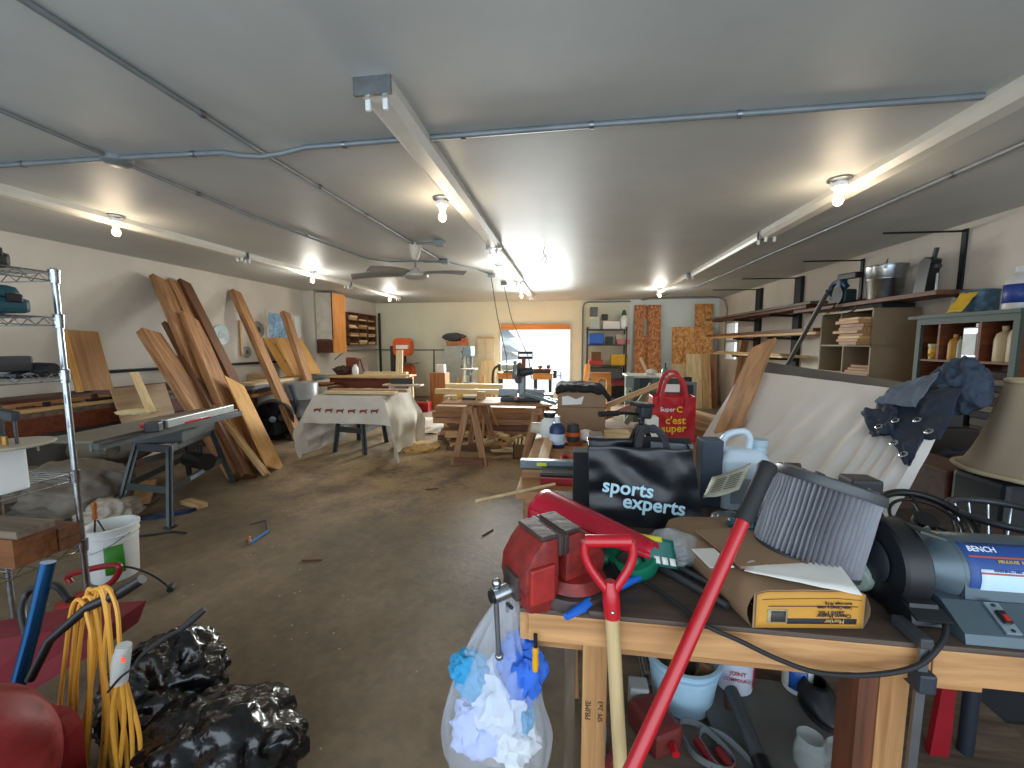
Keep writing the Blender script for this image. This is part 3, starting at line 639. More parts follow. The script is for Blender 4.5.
# ---------------- table saw
A_, B_, C_ = Vector((-3.33, 2.90, 0)), Vector((-3.75, 4.02, 0)), Vector((-3.92, 2.94, 0)); D_ = C_+B_-A_
t0, t1 = aZ(92, 441, .86), aZ(238, 409, .86)
ts = thing('table_saw', (A_+B_+C_+D_)/4, 'grey contractor table saw on an open steel stand with long rip fence', 'table saw')
cen = (A_+B_+C_+D_)/4; ay = (B_-A_).normalized(); axw = Vector((ay.y, -ay.x, 0))
leg_m = M('stand_grey', '#4c5153', .5, .35)
tops = []
for f in (A_, B_, C_, D_):
    tp = cen + (f-cen)*.62; tp.z = .64; tops.append(tp)
    b = B(); d = (f-tp); b.bar(f+Vector((0, 0, .0)), tp, .055, .012, up=ay).bar(f, tp, .055, .012, up=axw); b.obj('leg', leg_m, ts)
    B().box(f+Vector((0, 0, .008)), (.07, .07, .016), bev=.003).obj('foot', dark_grey, ts)
fs = [A_, B_, D_, C_]; tt = [tops[0], tops[1], tops[3], tops[2]]
for k in range(4):
    for (zf, hh) in ((.45, .06), (.97, .07)):
        p = fs[k].lerp(tt[k], zf); q = fs[(k+1) % 4].lerp(tt[(k+1) % 4], zf); B().bar(p, q, .012, hh).obj('cross_rail', leg_m, ts)
sgn = 1 if (t1-t0).dot(ay) > 0 else -1
ld = (t1-t0).normalized(); lw = Vector((-ld.y, ld.x, 0));  lw = lw if lw.x < 0 else -lw
Lt = (t1-t0).length; Rt = Matrix((ld, -lw if ld.cross(-lw).z > 0 else lw, Vector((0, 0, 1)))).transposed()
mid = t0+ld*Lt/2+lw*.30
cab = B(); cab.box(cen+Vector((0, 0, .715)), (.40, .62, .16), Matrix((axw, ay, Vector((0, 0, 1)))).transposed(), .01, 1.05); cab.obj('saw_cabinet', saw_grey, ts)
topm = M('saw_top', '#7a7b76', .35, .6)
B().box(t0+ld*Lt*.5+lw*.22+Vector((0, 0, -.018)), (.58, .44, .036), Rt, .004).obj('cast_top', topm, ts)
for (u, s2) in ((.155, 1), (.845, -1)):
    b = B(); b.box(t0+ld*Lt*u+lw*.22+Vector((0, 0, -.012)), (Lt*.31, .44, .022), Rt, .003)
    for v in (.02, .42): b.box(t0+ld*Lt*u+lw*v+Vector((0, 0, -.045)), (Lt*.31, .02, .07), Rt, .003)
    b.obj('wing', topm, ts)
B().box(t0+ld*Lt*.5+Vector((0, 0, -.045))-lw*.02, (Lt, .05, .05), Rt, .004).obj('front_rail', saw_grey, ts)
f0, f1 = aZ(164, 424, .90), aZ(231, 408, .90)
B().bar(f0, f1, .06, .07, bev=.006).obj('rip_fence', M('fence_alu', '#a9adad', .35, .5), ts)
B().box(f0+Vector((-.02, -.06, -.01)), (.10, .10, .08), (0, 0, .4), bev=.01).obj('fence_clamp', black, ts)
mc = aY(207, 462, 3.55); B().cyl(mc+Vector((-.3, .1, 0)), mc, .085, n=24).obj('motor', black, ts)
B().cyl(mc+Vector((-.12, .05, .16)), mc+Vector((-.12, .05, 0)), .02).obj('motor_mount', dark_steel, ts)
sw = aY(180, 437, 3.3); B().box(sw, (.06, .12, .09), (0, 0, .35), bev=.008).obj('switch_box', dark_grey, ts)
B().box((A_.lerp(tops[0], .45)+B_.lerp(tops[1], .45))/2+axw*.008+ay*-.05, (.004, .26, .035), Matrix((axw, ay, Vector((0, 0, 1)))).transposed()).obj('maker_plate', M('plate_blue', '#9fb8cf', .4), ts)
q = aY(168, 452, 3.0); B().cyl(q+Vector((-.62, .0, -.0)), q+Vector((-.55, .0, .0)), .06).obj('hand_wheel', chrome, ts)
for (px, py, s) in ((152, 424, 'red push stick lying at the left end of the saw fence'), (190, 421, 'red push stick lying in front of the saw fence, middle of the rail')):
    q = aZ(px, py, .875); rr = thing('push_stick', q, s, 'push stick', None)
    B().bar(q-ld*.09, q+ld*.11, .05, .028, bev=.01).obj('grip', red_bright, rr); B().bar(q+ld*.11, q+ld*.22, .03, .014, bev=.003).obj('notched_tip', red_bright, rr)
q0, q1 = aZ(158, 412, .87), aX(135, 372, -4.6)
board('stick', aZ(152, 413, .885), aY(134, 373, aZ(152, 413, .885).y+.35), .07, .03, pale_pine, 'pale stick leaning up from the table saw against the plywood offcut', 'board')
q = aZ(138, 414, .875); B().blob(q+Vector((0, 0, .02)), (.16, .05, .03), .3, 2, 5, 3, sharp=True, rot=.5).obj('wood_scrap', pale_pine, None, 'curled pale wood scrap on the saw top left of the fence', 'offcut')
# floor things round the saw
q = aZ(166, 515, 0); b = B(); b.prism([(-.2, -.06), (-.05, -.09), (.18, -.03), (.22, .03), (.05, .02), (-.02, .09), (-.1, .02)], q+Vector((0, 0, .015)), (.9, .45, 0), (-.45, .9, 0), .03); b.obj('cloth_rag', navy, None, 'dark blue rag lying on the floor under the table saw', 'rag')
board('offcut', aZ(186, 501, .025), aZ(203, 506, .025), .09, .04, pine, 'short wood offcut on the floor under the table saw', 'offcut')
board('offcut', aZ(140, 503, .06), aZ(148, 482, .10), .14, .04, pine, 'pale wood offcut leaning between the saw legs', 'offcut')
B().tube(bez([aZ(120, 538, .008), aZ(150, 535, .008), aZ(172, 532, .008), aZ(186, 533, .01)], 8), .008, 8).obj('extension_lead', rubber, None, 'black cord end lying on the floor in front of the table saw', 'cord')
B().tube(bez([aZ(124, 521, .008), aZ(140, 512, .008), aZ(152, 505, .008), aZ(160, 498, .008)], 6), .006, 8).obj('extension_lead', M('cord_brown', '#4c3a24', .6), None, 'thin brown cord on the floor between the saw legs', 'cord')
# tarp bundle and cushion
tarp = M('tarp_grey', '#6f675c', .6, var=.3, scale=5, bump=.5, bscale=6)
sack('tarp_bundle', (-4.45, 3.0, .24), (.50, .36, .26), 11, 'crumpled grey tarp bundle on the floor under the left workbench', tarp, 'tarp', .2, 1.4)
sack('tarp_bundle', (-4.9, 2.7, .26), (.45, .4, .28), 14, 'low grey tarp heap behind the wire rack', tarp, 'tarp', .2, 1.4)
B().blob((-4.75, 3.62, .48), (.36, .34, .20), .08, 1.6, 4, 4).obj('stuffed_sack', M('sack_tan', '#6c6253', .8, bump=.3), None, 'round stuffed beige sack lying on the grey tarp bundle', 'sack')
sack('plastic_sheet', aZ(84, 520, .10)+Vector((0, .18, 0)), (.24, .18, .14), 21, 'crumpled pale plastic sheet on the floor behind the white bucket', M('sheet_pale', '#a99f90', .5, bump=.4, bscale=8), 'sheet', .25, 1.8)
# ---------------- frame clamp on the open floor
q = aZ(258, 534, 0); r = thing('hand_saw_frame', q, 'small bow saw with blue frame lying on the open floor', 'saw')
p0, p1, p2, p3 = aZ(250, 543, .012), aZ(268, 531, .012), aZ(266, 520, .012), aZ(250, 524, .012)
B().tube([p0, p1], .012, 8).obj('blue_grip', M('grip_blue', '#2f77b5', .4), r); B().tube([p0, aZ(249, 537, .012)], .012, 8).obj('orange_tip', M('grip_orange', '#b8793f', .5), r)
B().tube([p1, p2, p3], .008, 8).obj('metal_frame', steel, r)
for (px, py, a) in ((432, 489, .5), (312, 560, .2), (488, 532, 1.1)):
    q = aZ(px, py, .006); d = Vector((math.cos(a), math.sin(a), 0)); board('wood_chip', q-d*.07, q+d*.07, .012, .008, brown_wood, {432: 'thin dark splinter on the floor in front of the sawhorse', 312: 'tiny dark wood chip in the middle of the open floor', 488: 'thin dark chip on the floor left of the red vise'}[px], 'offcut')
# ---------------- tall boards leaning on the left wall
grp = 'tall boards leaning on the left wall'
def lean(tp, bp, w, t, mat, label, X=-5.93, name='leaning_board', tilt=(1, 0, 0)):
    a, c = aZ(bp[0], bp[1], .03), aX(tp[0], tp[1], X); d = (c-a).normalized()
    return board(name, a+d*.0, c, w, t, mat, label, 'board', grp, up=tilt)
lean((159, 279), (240, 470), .25, .07, cedar, 'tallest brown board, leftmost of the tall leaning stack', X=-5.9)
lean((173, 282), (258, 463), .2, .06, cedar, 'tall brown board in the middle of the tall leaning stack')
lean((184, 282), (272, 458), .19, .06, cedar_dark, 'tall darker board, rightmost of the tall leaning stack')
lean((189, 318), (254, 471), .32, .09, cedar, 'wide shorter brown board in front of the tall leaning stack', X=-5.45)
lean((149, 333), (240, 476), .26, .10, cedar, 'short thick brown board, lowest on the left of the leaning stack', X=-5.35)
lean((170, 326), (250, 477), .22, .06, cedar_dark, 'dark brown board between the short thick board and the wide one', X=-5.55)
lean((174, 356), (267, 475), .09, .045, pine, 'narrow pale board crossing low in front of the leaning stack', X=-5.2)
a, c = aZ(276, 469, .02), aX(234, 381, -4.55)
board('plywood_strip', a, c, .36, .018, plywood, 'yellow plywood strip leaning at the right of the brown boards', 'board', grp, up=(1, 0, 0))
lean((235, 292), (299, 438), .2, .09, cedar, 'single tall brown board leaning between two saw blades')
lean((285, 313), (322, 424), .2, .10, cedar, 'brown board leaning in front of the small left window', X=-5.75)
# saw blades hung on the wall
def blade(px, py, d, label):
    c = aX(px, py, -5.975); r = thing('cutting_disc', c-Vector((0, 0, d/2)), label, 'saw blade', 'saw blades on the left wall')
    b = B(); n = 40; prof = [(d/2*(1 if i % 2 else .95)*math.cos(2*PI*i/(2*n)), d/2*(1 if i % 2 else .95)*math.sin(2*PI*i/(2*n))) for i in range(2*n)]
    b.prism(prof, c, (0, 1, 0), (0, 0, 1), .006); b.obj('blade_disc', M('blade_steel', '#8f9799', .5, .5, var=.25, scale=4), r)
    B().lathe([(0, 0), (d*.17, 0), (d*.17, .004), (0, .005)], c+Vector((.003, 0, 0)), (1, 0, 0)).obj('hub', M('hub_dark', '#5a5d5c', .4, .6), r)
blade(221, 335, .36, 'large round saw blade on the left wall, nearest of the three'); blade(258, 330, .34, 'round saw blade beside the small left window'); blade(247, 352, .22, 'smallest dark saw blade, hung low between the leaning boards')
q = aX(241, 338, -5.97); board('wall_batten', q+Vector((0, 0, -.32)), q+Vector((0, 0, .32)), .04, .03, pine, 'narrow wooden batten on the left wall beside the smallest saw blade', 'batten', up=(1, 0, 0))
# ================================================================ back of the shop
def fbox(x0, y0, x1, y1, Y, d, bev=0., b=None):
    """box whose front face (toward the camera) fills the rectangle at depth Y"""
    p, q = aY(x0, y1, Y), aY(x1, y0, Y); xc, zc0, zc1 = (p.x+q.x)/2, p.z, q.z
    return (b or B()).span((p.x, Y, min(zc0, zc1)), (q.x, Y+d, max(zc0, zc1)), bev)
def bx(lo, hi, bev=.004): return B().span(lo, hi, bev)
# wall cabinet beside the left window
cx0, cx1, cy0, cy1 = -5.72, -5.30, 8.70, 9.22
wc = thing('wall_cabinet', (-5.5, 8.96, 1.34), 'tall wall cabinet with white side, orange wood door and brown slatted lower box', 'cabinet')
bx((cx0, cy0, 1.66), (cx1-.03, cy1, 2.70)).obj('carcass', off_white, wc)
dr = bx((cx1-.028, cy0-.01, 1.34), (cx1, cy1, 2.70)).obj('door', orange_wood, wc, M3=frame((0, 0, 1)))
bx((cx1-.03, cy0-.02, 1.66), (cx1-.005, cy0-.0, 2.70), .001).obj('door_edge', brown_wood, wc)
b = B()
for k in range(6): b.span((cx0, cy0-.004, 1.35+k*.05), (cx1-.04, cy1-.05, 1.392+k*.05))
b.span((cx0, cy0+.01, 1.35), (cx1-.06, cy1-.06, 1.64)); b.obj('slatted_box', brown_wood, wc)
# pigeonhole shelf with short timber pieces
px0, px1, py0, py1, pz0, pz1 = -5.72, -5.53, 9.75, 11.25, 1.52, 2.36
pg = thing('pigeonhole_shelf', (-5.6, 10.5, pz0), 'brown pigeonhole wall shelf full of short wood pieces in the far left corner', 'shelf')
b = B(); b.span((px0, py0, pz0), (px0+.012, py1, pz1))
for z in (pz0, 1.73, 1.94, 2.15, pz1-.02): b.span((px0, py0, z), (px1, py1, z+.02))
for y in (py0, 10.24, 10.74, py1-.02): b.span((px0, y, pz0), (px1, y+.02, pz1))
b.obj('shelf_frame', cedar_dark, pg)
rnd = random.Random(4)
for row, z in enumerate((pz0+.02, 1.75, 1.96, 2.17)):
    for colm, (ya, yb) in enumerate(((9.79, 10.22), (10.28, 10.72), (10.78, 11.21))):
        zz = z
        for k in range(rnd.choice((1, 2, 2))):
            t = rnd.uniform(.03, .06); w_ = rnd.uniform(.06, .1); e = rnd.uniform(0, .05)
            board('wood_offcut', (px1+e-.07, ya+rnd.uniform(0, .06), zz+t/2+.001), (px1+e-.07, yb-rnd.uniform(0, .06), zz+t/2+.001), w_, t, rnd.choice((pine, pale_pine, tan_ply)),
                  'short pale wood piece stored in the pigeonhole wall shelf', 'offcut', 'wood pieces in the pigeonhole shelf'); zz += t+.002
B().tube([(-5.55, 11.5, 0), (-5.55, 11.5, 2.45)], .035, 10).obj('standing_pipe', dark_steel, None, 'dark upright pipe standing in the far left corner', 'pipe')
# second bench on the left wall, with panels and boxes
sb = thing('side_bench', (-5.5, 7.4, 0), 'grey-topped side bench under the small left window', 'workbench')
bx((-5.99, 6.0, .80), (-5.15, 8.6, .86)).obj('bench_top', grey, sb)
for y in (6.1, 8.5):
    for x in (-5.9, -5.22): bx((x-.05, y-.05, 0), (x+.05, y+.05, .80)).obj('leg', brown_wood, sb)
bx((-5.9, 6.1, .15), (-5.25, 8.5, .18)).obj('low_shelf', grey_wood, sb)
bx((-5.97, 6.9, .861), (-5.55, 6.98, 1.0)).obj('block', pine, None, 'dark-ended timber block at the back of the side bench', 'offcut')
g2 = 'planks on the side bench'
a, c = aZ(250, 381, .90), aZ(300, 379, .90)
board('plank', (-5.25, 6.05, .885), (-5.3, 7.7, .885), .18, .045, pale_pine, 'pale plank at the front of the side bench', 'board', g2)
board('plank', (-5.46, 6.1, .887), (-5.5, 8.0, .887), .18, .05, pine, 'second plank back on the side bench', 'board', g2)
board('plank', (-5.2, 6.0, .70), (-5.1, 7.2, .70), .14, .05, tan_ply, 'reddish plank tucked just under the side bench top', 'board', g2)
def tilt_panel(name, label, tl, tr, bl, X_top, zb, th, mat, group=None, cat='panel', X_bot=None):
    a, c = aX(tl[0], tl[1], X_top), aX(tr[0], tr[1], X_top)
    xb = X_bot if X_bot is not None else X_top+.5
    ax = (c-a); ax.z = 0; W = ax.length; ax.normalize(); top = (a+c)/2
    bot = Vector((xb, top.y-.02, zb)); dn = (bot-top); L_ = dn.length; dn.normalize(); R = Matrix((dn, ax, dn.cross(ax))).transposed()
    return B().box((top+bot)/2, (L_, W, th), R, .002).obj(name, mat, None, label, cat, group, M3=R)
tilt_panel('plywood_sheet', 'wide orange plywood sheet leaning below the small left window', (273, 338), (301, 338), None, -5.80, .92, .02, plywood, X_bot=-5.35)
tilt_panel('plywood_sheet', 'narrow orange plywood strip left of the wide sheet below the small window', (263, 338), (271, 338), None, -5.86, .92, .02, plywood, X_bot=-5.4)
# drum fan and barrel under the bench
fc = aY(273, 419, 6.0)
fn = thing('drum_fan', (fc.x, fc.y, 0), 'large black drum fan with a small hub on the floor behind the leaning board', 'fan')
axf = Vector((.55, -.84, .0)).normalized(); R_ = fc.z-.02
B().lathe([(R_*.93, -.16), (R_, -.17), (R_, .17), (R_*.95, .18), (R_*.93, .15), (R_*.93, -.16)], fc, axf, 40).obj('drum', black, fn)
b = B(); b.lathe([(0, -.10), (R_*.92, -.10), (R_*.92, -.09), (0, -.09)], fc, axf, 40); b.obj('back_plate', black_matte, fn)
B().lathe([(0, .06), (.05, .055), (.06, .03), (.06, -.08), (0, -.09)], fc, axf, 20).obj('hub', steel, fn)
b = B(); u_ = axf.orthogonal().normalized(); v_ = axf.cross(u_)
for k in range(5):
    a_ = 2*PI*k/5; d = u_*math.cos(a_)+v_*math.sin(a_); e = axf.cross(d); b._add([fc+d*.06-e*.03-axf*.02, fc+d*.06+e*.03-axf*.05, fc+d*R_*.85+e*.14-axf*.07, fc+d*R_*.85-e*.08+axf*.03], [(0, 1, 2, 3)])
b.obj('fan_blade_set', black, fn, solid=.006)
b = B()
for s_ in (-1, 1): b.box((fc.x+u_.x*0+s_*.22*axf.y*-1, fc.y+s_*.22*axf.x, .03), (.08, .34, .06), (0, 0, math.atan2(axf.y, axf.x)+PI/2), .01)
b.obj('foot', black, fn)
q = aY(305, 424, 6.75); bb = thing('barrel', (q.x-.05, q.y, 0), 'grey barrel behind the black drum fan', 'barrel')
B().lathe([(0, 0), (.28, 0), (.29, .02), (.29, .26), (.305, .28), (.29, .30), (.29, .56), (.305, .58), (.29, .60), (.29, .84), (.27, .87), (0, .87)], (q.x-.05, q.y, 0), n=32).obj('barrel_body', M('barrel_grey', '#8a8e90', .4, .3), bb)
B().tube(bez([(q.x-.02, q.y-.33, .84), (q.x+.1, q.y-.36, .5), (q.x+.06, q.y-.38, .15), (q.x+.35, q.y-.45, .03), (q.x+.8, q.y-.5, .02)], 8), .02, 8).obj('hose', navy, bb)
# white cupboard and trays right of the side bench
q0, q1 = aY(311, 410, 7.2), aY(333, 387, 7.2)
r = thing('small_cupboard', ((q0.x+q1.x)/2, 7.4, 0), 'small white cupboard with brown post beside the side bench', 'cupboard')
bx((q0.x, 7.2, 0), (q1.x-.12, 7.6, q1.z)).obj('carcass', off_white, r); bx((q1.x-.12, 7.2, 0), (q1.x-.02, 7.6, q1.z)).obj('side_post', cedar_dark, r)
b = B(); b.lathe([(0, 0), (.14, 0), (.2, .05), (.19, .06), (.13, .015), (0, .015)], ((q0.x+q1.x)/2-.06, 7.38, q1.z), n=24); b.obj('basket', M('wicker', '#8c5630', .8), None, 'reddish round basket on the small white cupboard', 'basket')
# ---------------- back left bench and things on it
zb = .90; q0, q1 = aY(330, 388, 7.7), aY(403, 388, 7.7)
lb = thing('red_brown_bench', ((q0.x+q1.x)/2, 8.0, 0), 'red-brown cupboard bench behind the cloth covered table', 'workbench')
bx((q0.x, 7.7, .0), (q1.x-.3, 8.4, zb-.03)).obj('carcass', WOOD('mahogany', '#4d2013', '#74351f', rand=.05), lb); bx((q0.x-.03, 7.66, zb-.03), (q1.x, 8.44, zb)).obj('bench_top', pine, lb)
bx((q1.x-.12, 7.72, 0), (q1.x-.04, 7.8, zb-.03)).obj('leg', pine, lb); bx((q1.x-.12, 8.3, 0), (q1.x-.04, 8.38, zb-.03)).obj('leg', pine, lb)
g3 = 'planks on the red-brown bench'
def zplank(p0, p1, Y, dz, w, t, mat, label, name='plank', g=g3):
    a, c = aY(p0[0], p0[1], Y), aY(p1[0], p1[1], Y+.05); a.z = c.z = zb+dz
    return board(name, a, c, w, t, mat, label, 'board', g)
zplank((345, 0), (402, 0), 7.8, .02, .16, .04, pale_pine, 'long pale plank on the front of the red-brown bench')
zplank((352, 0), (398, 0), 7.95, .06, .14, .04, pale_pine, 'pale plank stacked on top of the long one on the red-brown bench')
q = aY(353, 381, 7.95); q.z = zb+.001
r = thing('spray_bottle', q, 'white bottle standing on the red-brown bench', 'bottle'); q.x -= .05; q.y = 8.15
B().lathe([(0, 0), (.06, 0), (.065, .02), (.065, .14), (.03, .2), (.025, .22), (0, .22)], q, n=16).obj('bottle_body', white_plastic, r); B().lathe([(0, .22), (.03, .22), (.028, .26), (0, .26)], q, n=12).obj('cap', black, r)
q = aY(350, 375, 8.3); bx((q.x-.05, 8.24, zb), (q.x+.2, 8.38, zb+.36), .01).obj('wooden_crate', WOOD('reddish', '#6e2f1c', '#99482c'), None, 'reddish upright wooden box on the red-brown bench', 'box')
a = aY(362, 380, 8.32); board('board_offcut', (a.x+.12, 8.32, zb+.01), (a.x+.0, 8.36, zb+.34), .14, .03, brown_wood, 'dark tilted board beside the reddish box on the bench', 'offcut')
q = aY(342, 380, 8.1); B().blob((q.x, 8.15, zb+.09), (.17, .14, .10), .35, 2.2, 6, 4, sharp=True).obj('rag_heap', M('rag_brown', '#4b362a', .9), None, 'dark brown rag heap at the left end of the red-brown bench', 'rag')
a, c = aY(393, 384, 7.6), aY(392, 361, 7.9); board('board_offcut', (a.x, 7.9, zb), (a.x-.06, 8.1, zb+.52), .14, .03, pale_pine, 'pale upright board leaning at the right end of the bench', 'offcut', up=(0, 1, 0))
q0, q1 = aY(384, 384, 7.0), aY(422, 384, 7.0)
jt = thing('jointer', ((q0.x+q1.x)/2, 7.0, 0), 'grey jointer with long thin table behind the cloth covered table', 'machine')
zt = q0.z; bx((q0.x, 6.93, zt-.03), (q1.x, 7.1, zt)).obj('table', M('jt', '#c7b7a4', .5, .3), jt); bx((q0.x+.25, 6.95, .0), (q0.x+.48, 7.08, zt-.03)).obj('pedestal', grey, jt)
bx((q0.x+.1, 7.06, zt), (q1.x-.2, 7.09, zt+.1)).obj('fence', dark_grey, jt)
# orange bandsaw
bs = thing('bandsaw', aY(403, 392, 10.6), 'tall orange bandsaw with rounded wheel housings against the back wall', 'bandsaw'); bs.location.z = 0
orm = M('bandsaw_orange', '#cc5a1f', .4, var=.1)
def rbox(x0, y0, x1, y1, Y, d, mat, name, par):
    p, q = aY(x0, y1, Y), aY(x1, y0, Y); w_, h_ = q.x-p.x, q.z-p.z; c = Vector(((p.x+q.x)/2, Y+d/2, (p.z+q.z)/2)); n = 32; poly = []
    for i in range(n):
        a = 2*PI*i/n; sx = math.copysign(abs(math.cos(a))**.5, math.cos(a)); sz = math.copysign(abs(math.sin(a))**.5, math.sin(a)); poly.append((sx*w_/2, sz*h_/2))
    return B().prism(poly, c, (1, 0, 0), (0, 0, 1), d).obj(name, mat, par)
bs.matrix_basis = Matrix.Translation((aY(403, 392, 10.6).x, 10.7, 0))
rbox(393, 338, 410, 356, 10.5, .26, orm, 'upper_housing', bs); rbox(396, 364, 412, 382, 10.5, .26, orm, 'lower_housing', bs)
fbox(396, 345, 408, 349, 10.485, .012).obj('name_panel', paper, bs)
p = aY(394, 362, 10.6); bx((p.x-.08, 10.55, .5), (p.x+.02, 10.72, 1.5)).obj('column', dark_grey, bs)
p0, p1 = aY(398, 365, 10.4), aY(414, 362, 10.4); bx((p0.x, 10.3, p1.z-.06), (p1.x, 10.75, p1.z-.02)).obj('table', steel, bs)
fbox(404, 356, 406, 363, 10.55, .03).obj('blade_guide', dark_steel, bs); p = aY(403, 382, 10.5); bx((p.x-.2, 10.5, 0), (p.x+.2, 10.85, .56)).obj('stand', dark_grey, bs)
q0, q1 = aY(415, 411, 8.9), aY(428, 402, 8.9); tb = thing('tool_chest', ((q0.x+q1.x)/2, 9.0, 0), 'red portable toolbox on the floor before the bandsaw', 'toolbox')
bx((q0.x, 8.9, 0), (q1.x, 9.15, .17)).obj('box_body', red, tb); bx((q0.x-.005, 8.895, .17), (q1.x+.005, 9.155, .215), .01).obj('lid', red_bright, tb)
B().tube([(q0.x+.06, 9.02, .21), (q0.x+.08, 9.02, .25), (q1.x-.08, 9.02, .25), (q1.x-.06, 9.02, .21)], .01, 8).obj('handle', black, tb)
# brown pedestal box with white carton
q0, q1 = aY(430, 408, 9.4), aY(445, 373, 9.4)
bx((q0.x, 9.4, 0), (q1.x, 9.75, q1.z)).obj('wooden_pedestal', WOOD('rust', '#86512a', '#b57a48', rand=.05), None, 'tall brown wooden box standing on the floor at the back left', 'box', M3=frame((0, 0, 1)))
p, q = aY(436, 373, 9.5), aY(444, 365, 9.5); bx((p.x, 9.5, q1.z), (q.x, 9.66, q1.z+(q.z-p.z))).obj('carton', paper, None, 'small white carton on the tall brown wooden box', 'box')
p = aY(434, 372, 9.6); B().tube([(p.x, 9.6, q1.z), (p.x+.01, 9.62, q1.z+.55)], .02, 8).obj('steel_bar', dark_steel, None, 'upright dark bar standing behind the small white carton', 'bar')
# white metal cabinet with stuff on top
q0, q1 = aY(445, 398, 11.15), aY(464, 346, 11.15)
mc_ = thing('metal_cabinet', ((q0.x+q1.x)/2, 11.35, 0), 'pale grey-green metal cabinet against the back wall', 'cabinet')
zt = q1.z; bx((q0.x, 11.15, 0), (q1.x, 11.6, zt)).obj('carcass', M('pale_metal', '#a9b2ab', .5), mc_); md_ = bx((q0.x+.01, 11.135, .06), (q1.x-.01, 11.15, zt-.02)).obj('door', M('pale_metal', '#a9b2ab', .5), mc_); bx((q1.x-.07, 11.11, zt*.55), (q1.x-.05, 11.135, zt*.55+.14)).obj('handle', dark_grey, md_) 
bx((q0.x+.06, 11.15, zt), (q1.x+.04, 11.5, zt+.13), .01).obj('wooden_tray', WOOD('tray', '#8d5a35', '#b9774a'), None, 'orange-brown tray of tools on top of the pale metal cabinet', 'tray')
p = aY(467, 342, 11.1); bx((q1.x-.08, 11.13, zt+.131), (q1.x+.05, 11.4, zt+.22), .02).obj('drill_box', M('orange_red', '#c2502f', .5), None, 'orange-red power tool on the tray above the metal cabinet', 'box')
B().blob(((q0.x+q1.x)/2-.06, 11.35, zt+.25), (.32, .2, .12), .25, 2, 9, 4, sharp=True).obj('folded_tarp', M('tarp_dark', '#4b4e50', .8, bump=.4), None, 'dark grey folded tarp on top of the pale metal cabinet', 'tarp')
# drill press
dp = thing('drill_press', aY(469, 392, 10.5), 'blue-grey drill press with round table on a wooden box', 'drill press'); dp.matrix_basis = Matrix.Translation((aY(469, 392, 10.5).x, 10.5, 0))
px = dp.location.x; dpm = M('drill_blue', '#7f98a0', .4, .3); zt = aY(469, 369, 10.5).z
B().cyl((px+.04, 10.62, .5), (px+.04, 10.62, 1.45), .04).obj('column', steel, dp); B().box((px, 10.5, 1.36), (.24, .42, .26), bev=.04).obj('head', dpm, dp)
B().cyl((px, 10.42, 1.24), (px, 10.42, 1.02), .045, .03).obj('quill', chrome, dp); B().box((px, 10.5, zt), (.42, .34, .03), bev=.005).obj('table', M('jt', '#c7b7a4', .5, .3), dp)
B().box((px+.02, 10.55, .52), (.26, .40, .05), bev=.005).obj('base', dark_grey, dp); B().cyl((px, 10.50, zt-.02), (px, 10.50, zt-.16), .06).obj('table_bracket', dpm, dp)
b = B()
for k in range(3): a_ = 2*PI*k/3+.4; b.tube([(px-.12, 10.46, 1.28), (px-.16, 10.46+.14*math.cos(a_), 1.28+.14*math.sin(a_))], .012, 6)
b.obj('feed_handle', dark_steel, dp)
bx((px-.17, 10.3, 0), (px+.2, 10.75, .495)).obj('wooden_box', tan_ply, None, 'tan wooden box on the floor carrying the drill press', 'box')
for k, (xx, hh, t) in enumerate(((456, .62, -.06), (459, .7, .03), (452, .5, .05))):
    p = aY(xx, 396, 10.7); board('batten', (p.x, 10.75, .0), (p.x+t, 11.1, hh), .05, .03, pine, ('pale short batten leaning on the metal cabinet, middle of three', 'pale batten leaning on the metal cabinet, tallest of three', 'pale batten leaning on the metal cabinet, shortest of three')[k], 'batten', 'battens on the metal cabinet', up=(0, 1, 0))
# closet doors and plywood
q0, q1 = aY(477, 386, 11.5), aY(494, 337, 11.5); cl = thing('closet_door', ((q0.x+q1.x)/2, 11.6, 0), 'pale double closet door with wooden head strip left of the bright opening', 'door')
xm = (q0.x+q1.x)/2
for (x0, x1) in ((q0.x, xm-.004), (xm+.004, q1.x)): bx((x0, 11.55, .02), (x1, 11.59, q1.z-.05)).obj('door_leaf', M('leaf', '#c9bfa3', .55), cl)
bx((q0.x, 11.55, q1.z-.05), (q1.x, 11.60, q1.z)).obj('head_strip', pine, cl)
q0, q1 = aY(480, 386, 11.3), aY(495, 361, 11.3); board('plywood_sheet', ((q0.x+q1.x)/2, 11.34, 0), ((q0.x+q1.x)/2, 11.46, q1.z), q1.x-q0.x, .02, pale_pine, 'pale plywood sheet standing against the closet door', 'panel', up=(0, 1, 0))
q0, q1 = aY(478, 388, 10.9), aY(484, 376, 10.9); board('plywood_offcut', ((q0.x+q1.x)/2, 10.95, 0), ((q0.x+q1.x)/2, 11.1, q1.z), .14, .02, pine, 'small wooden offcut leaning in front of the pale plywood sheet', 'offcut', up=(0, 1, 0))
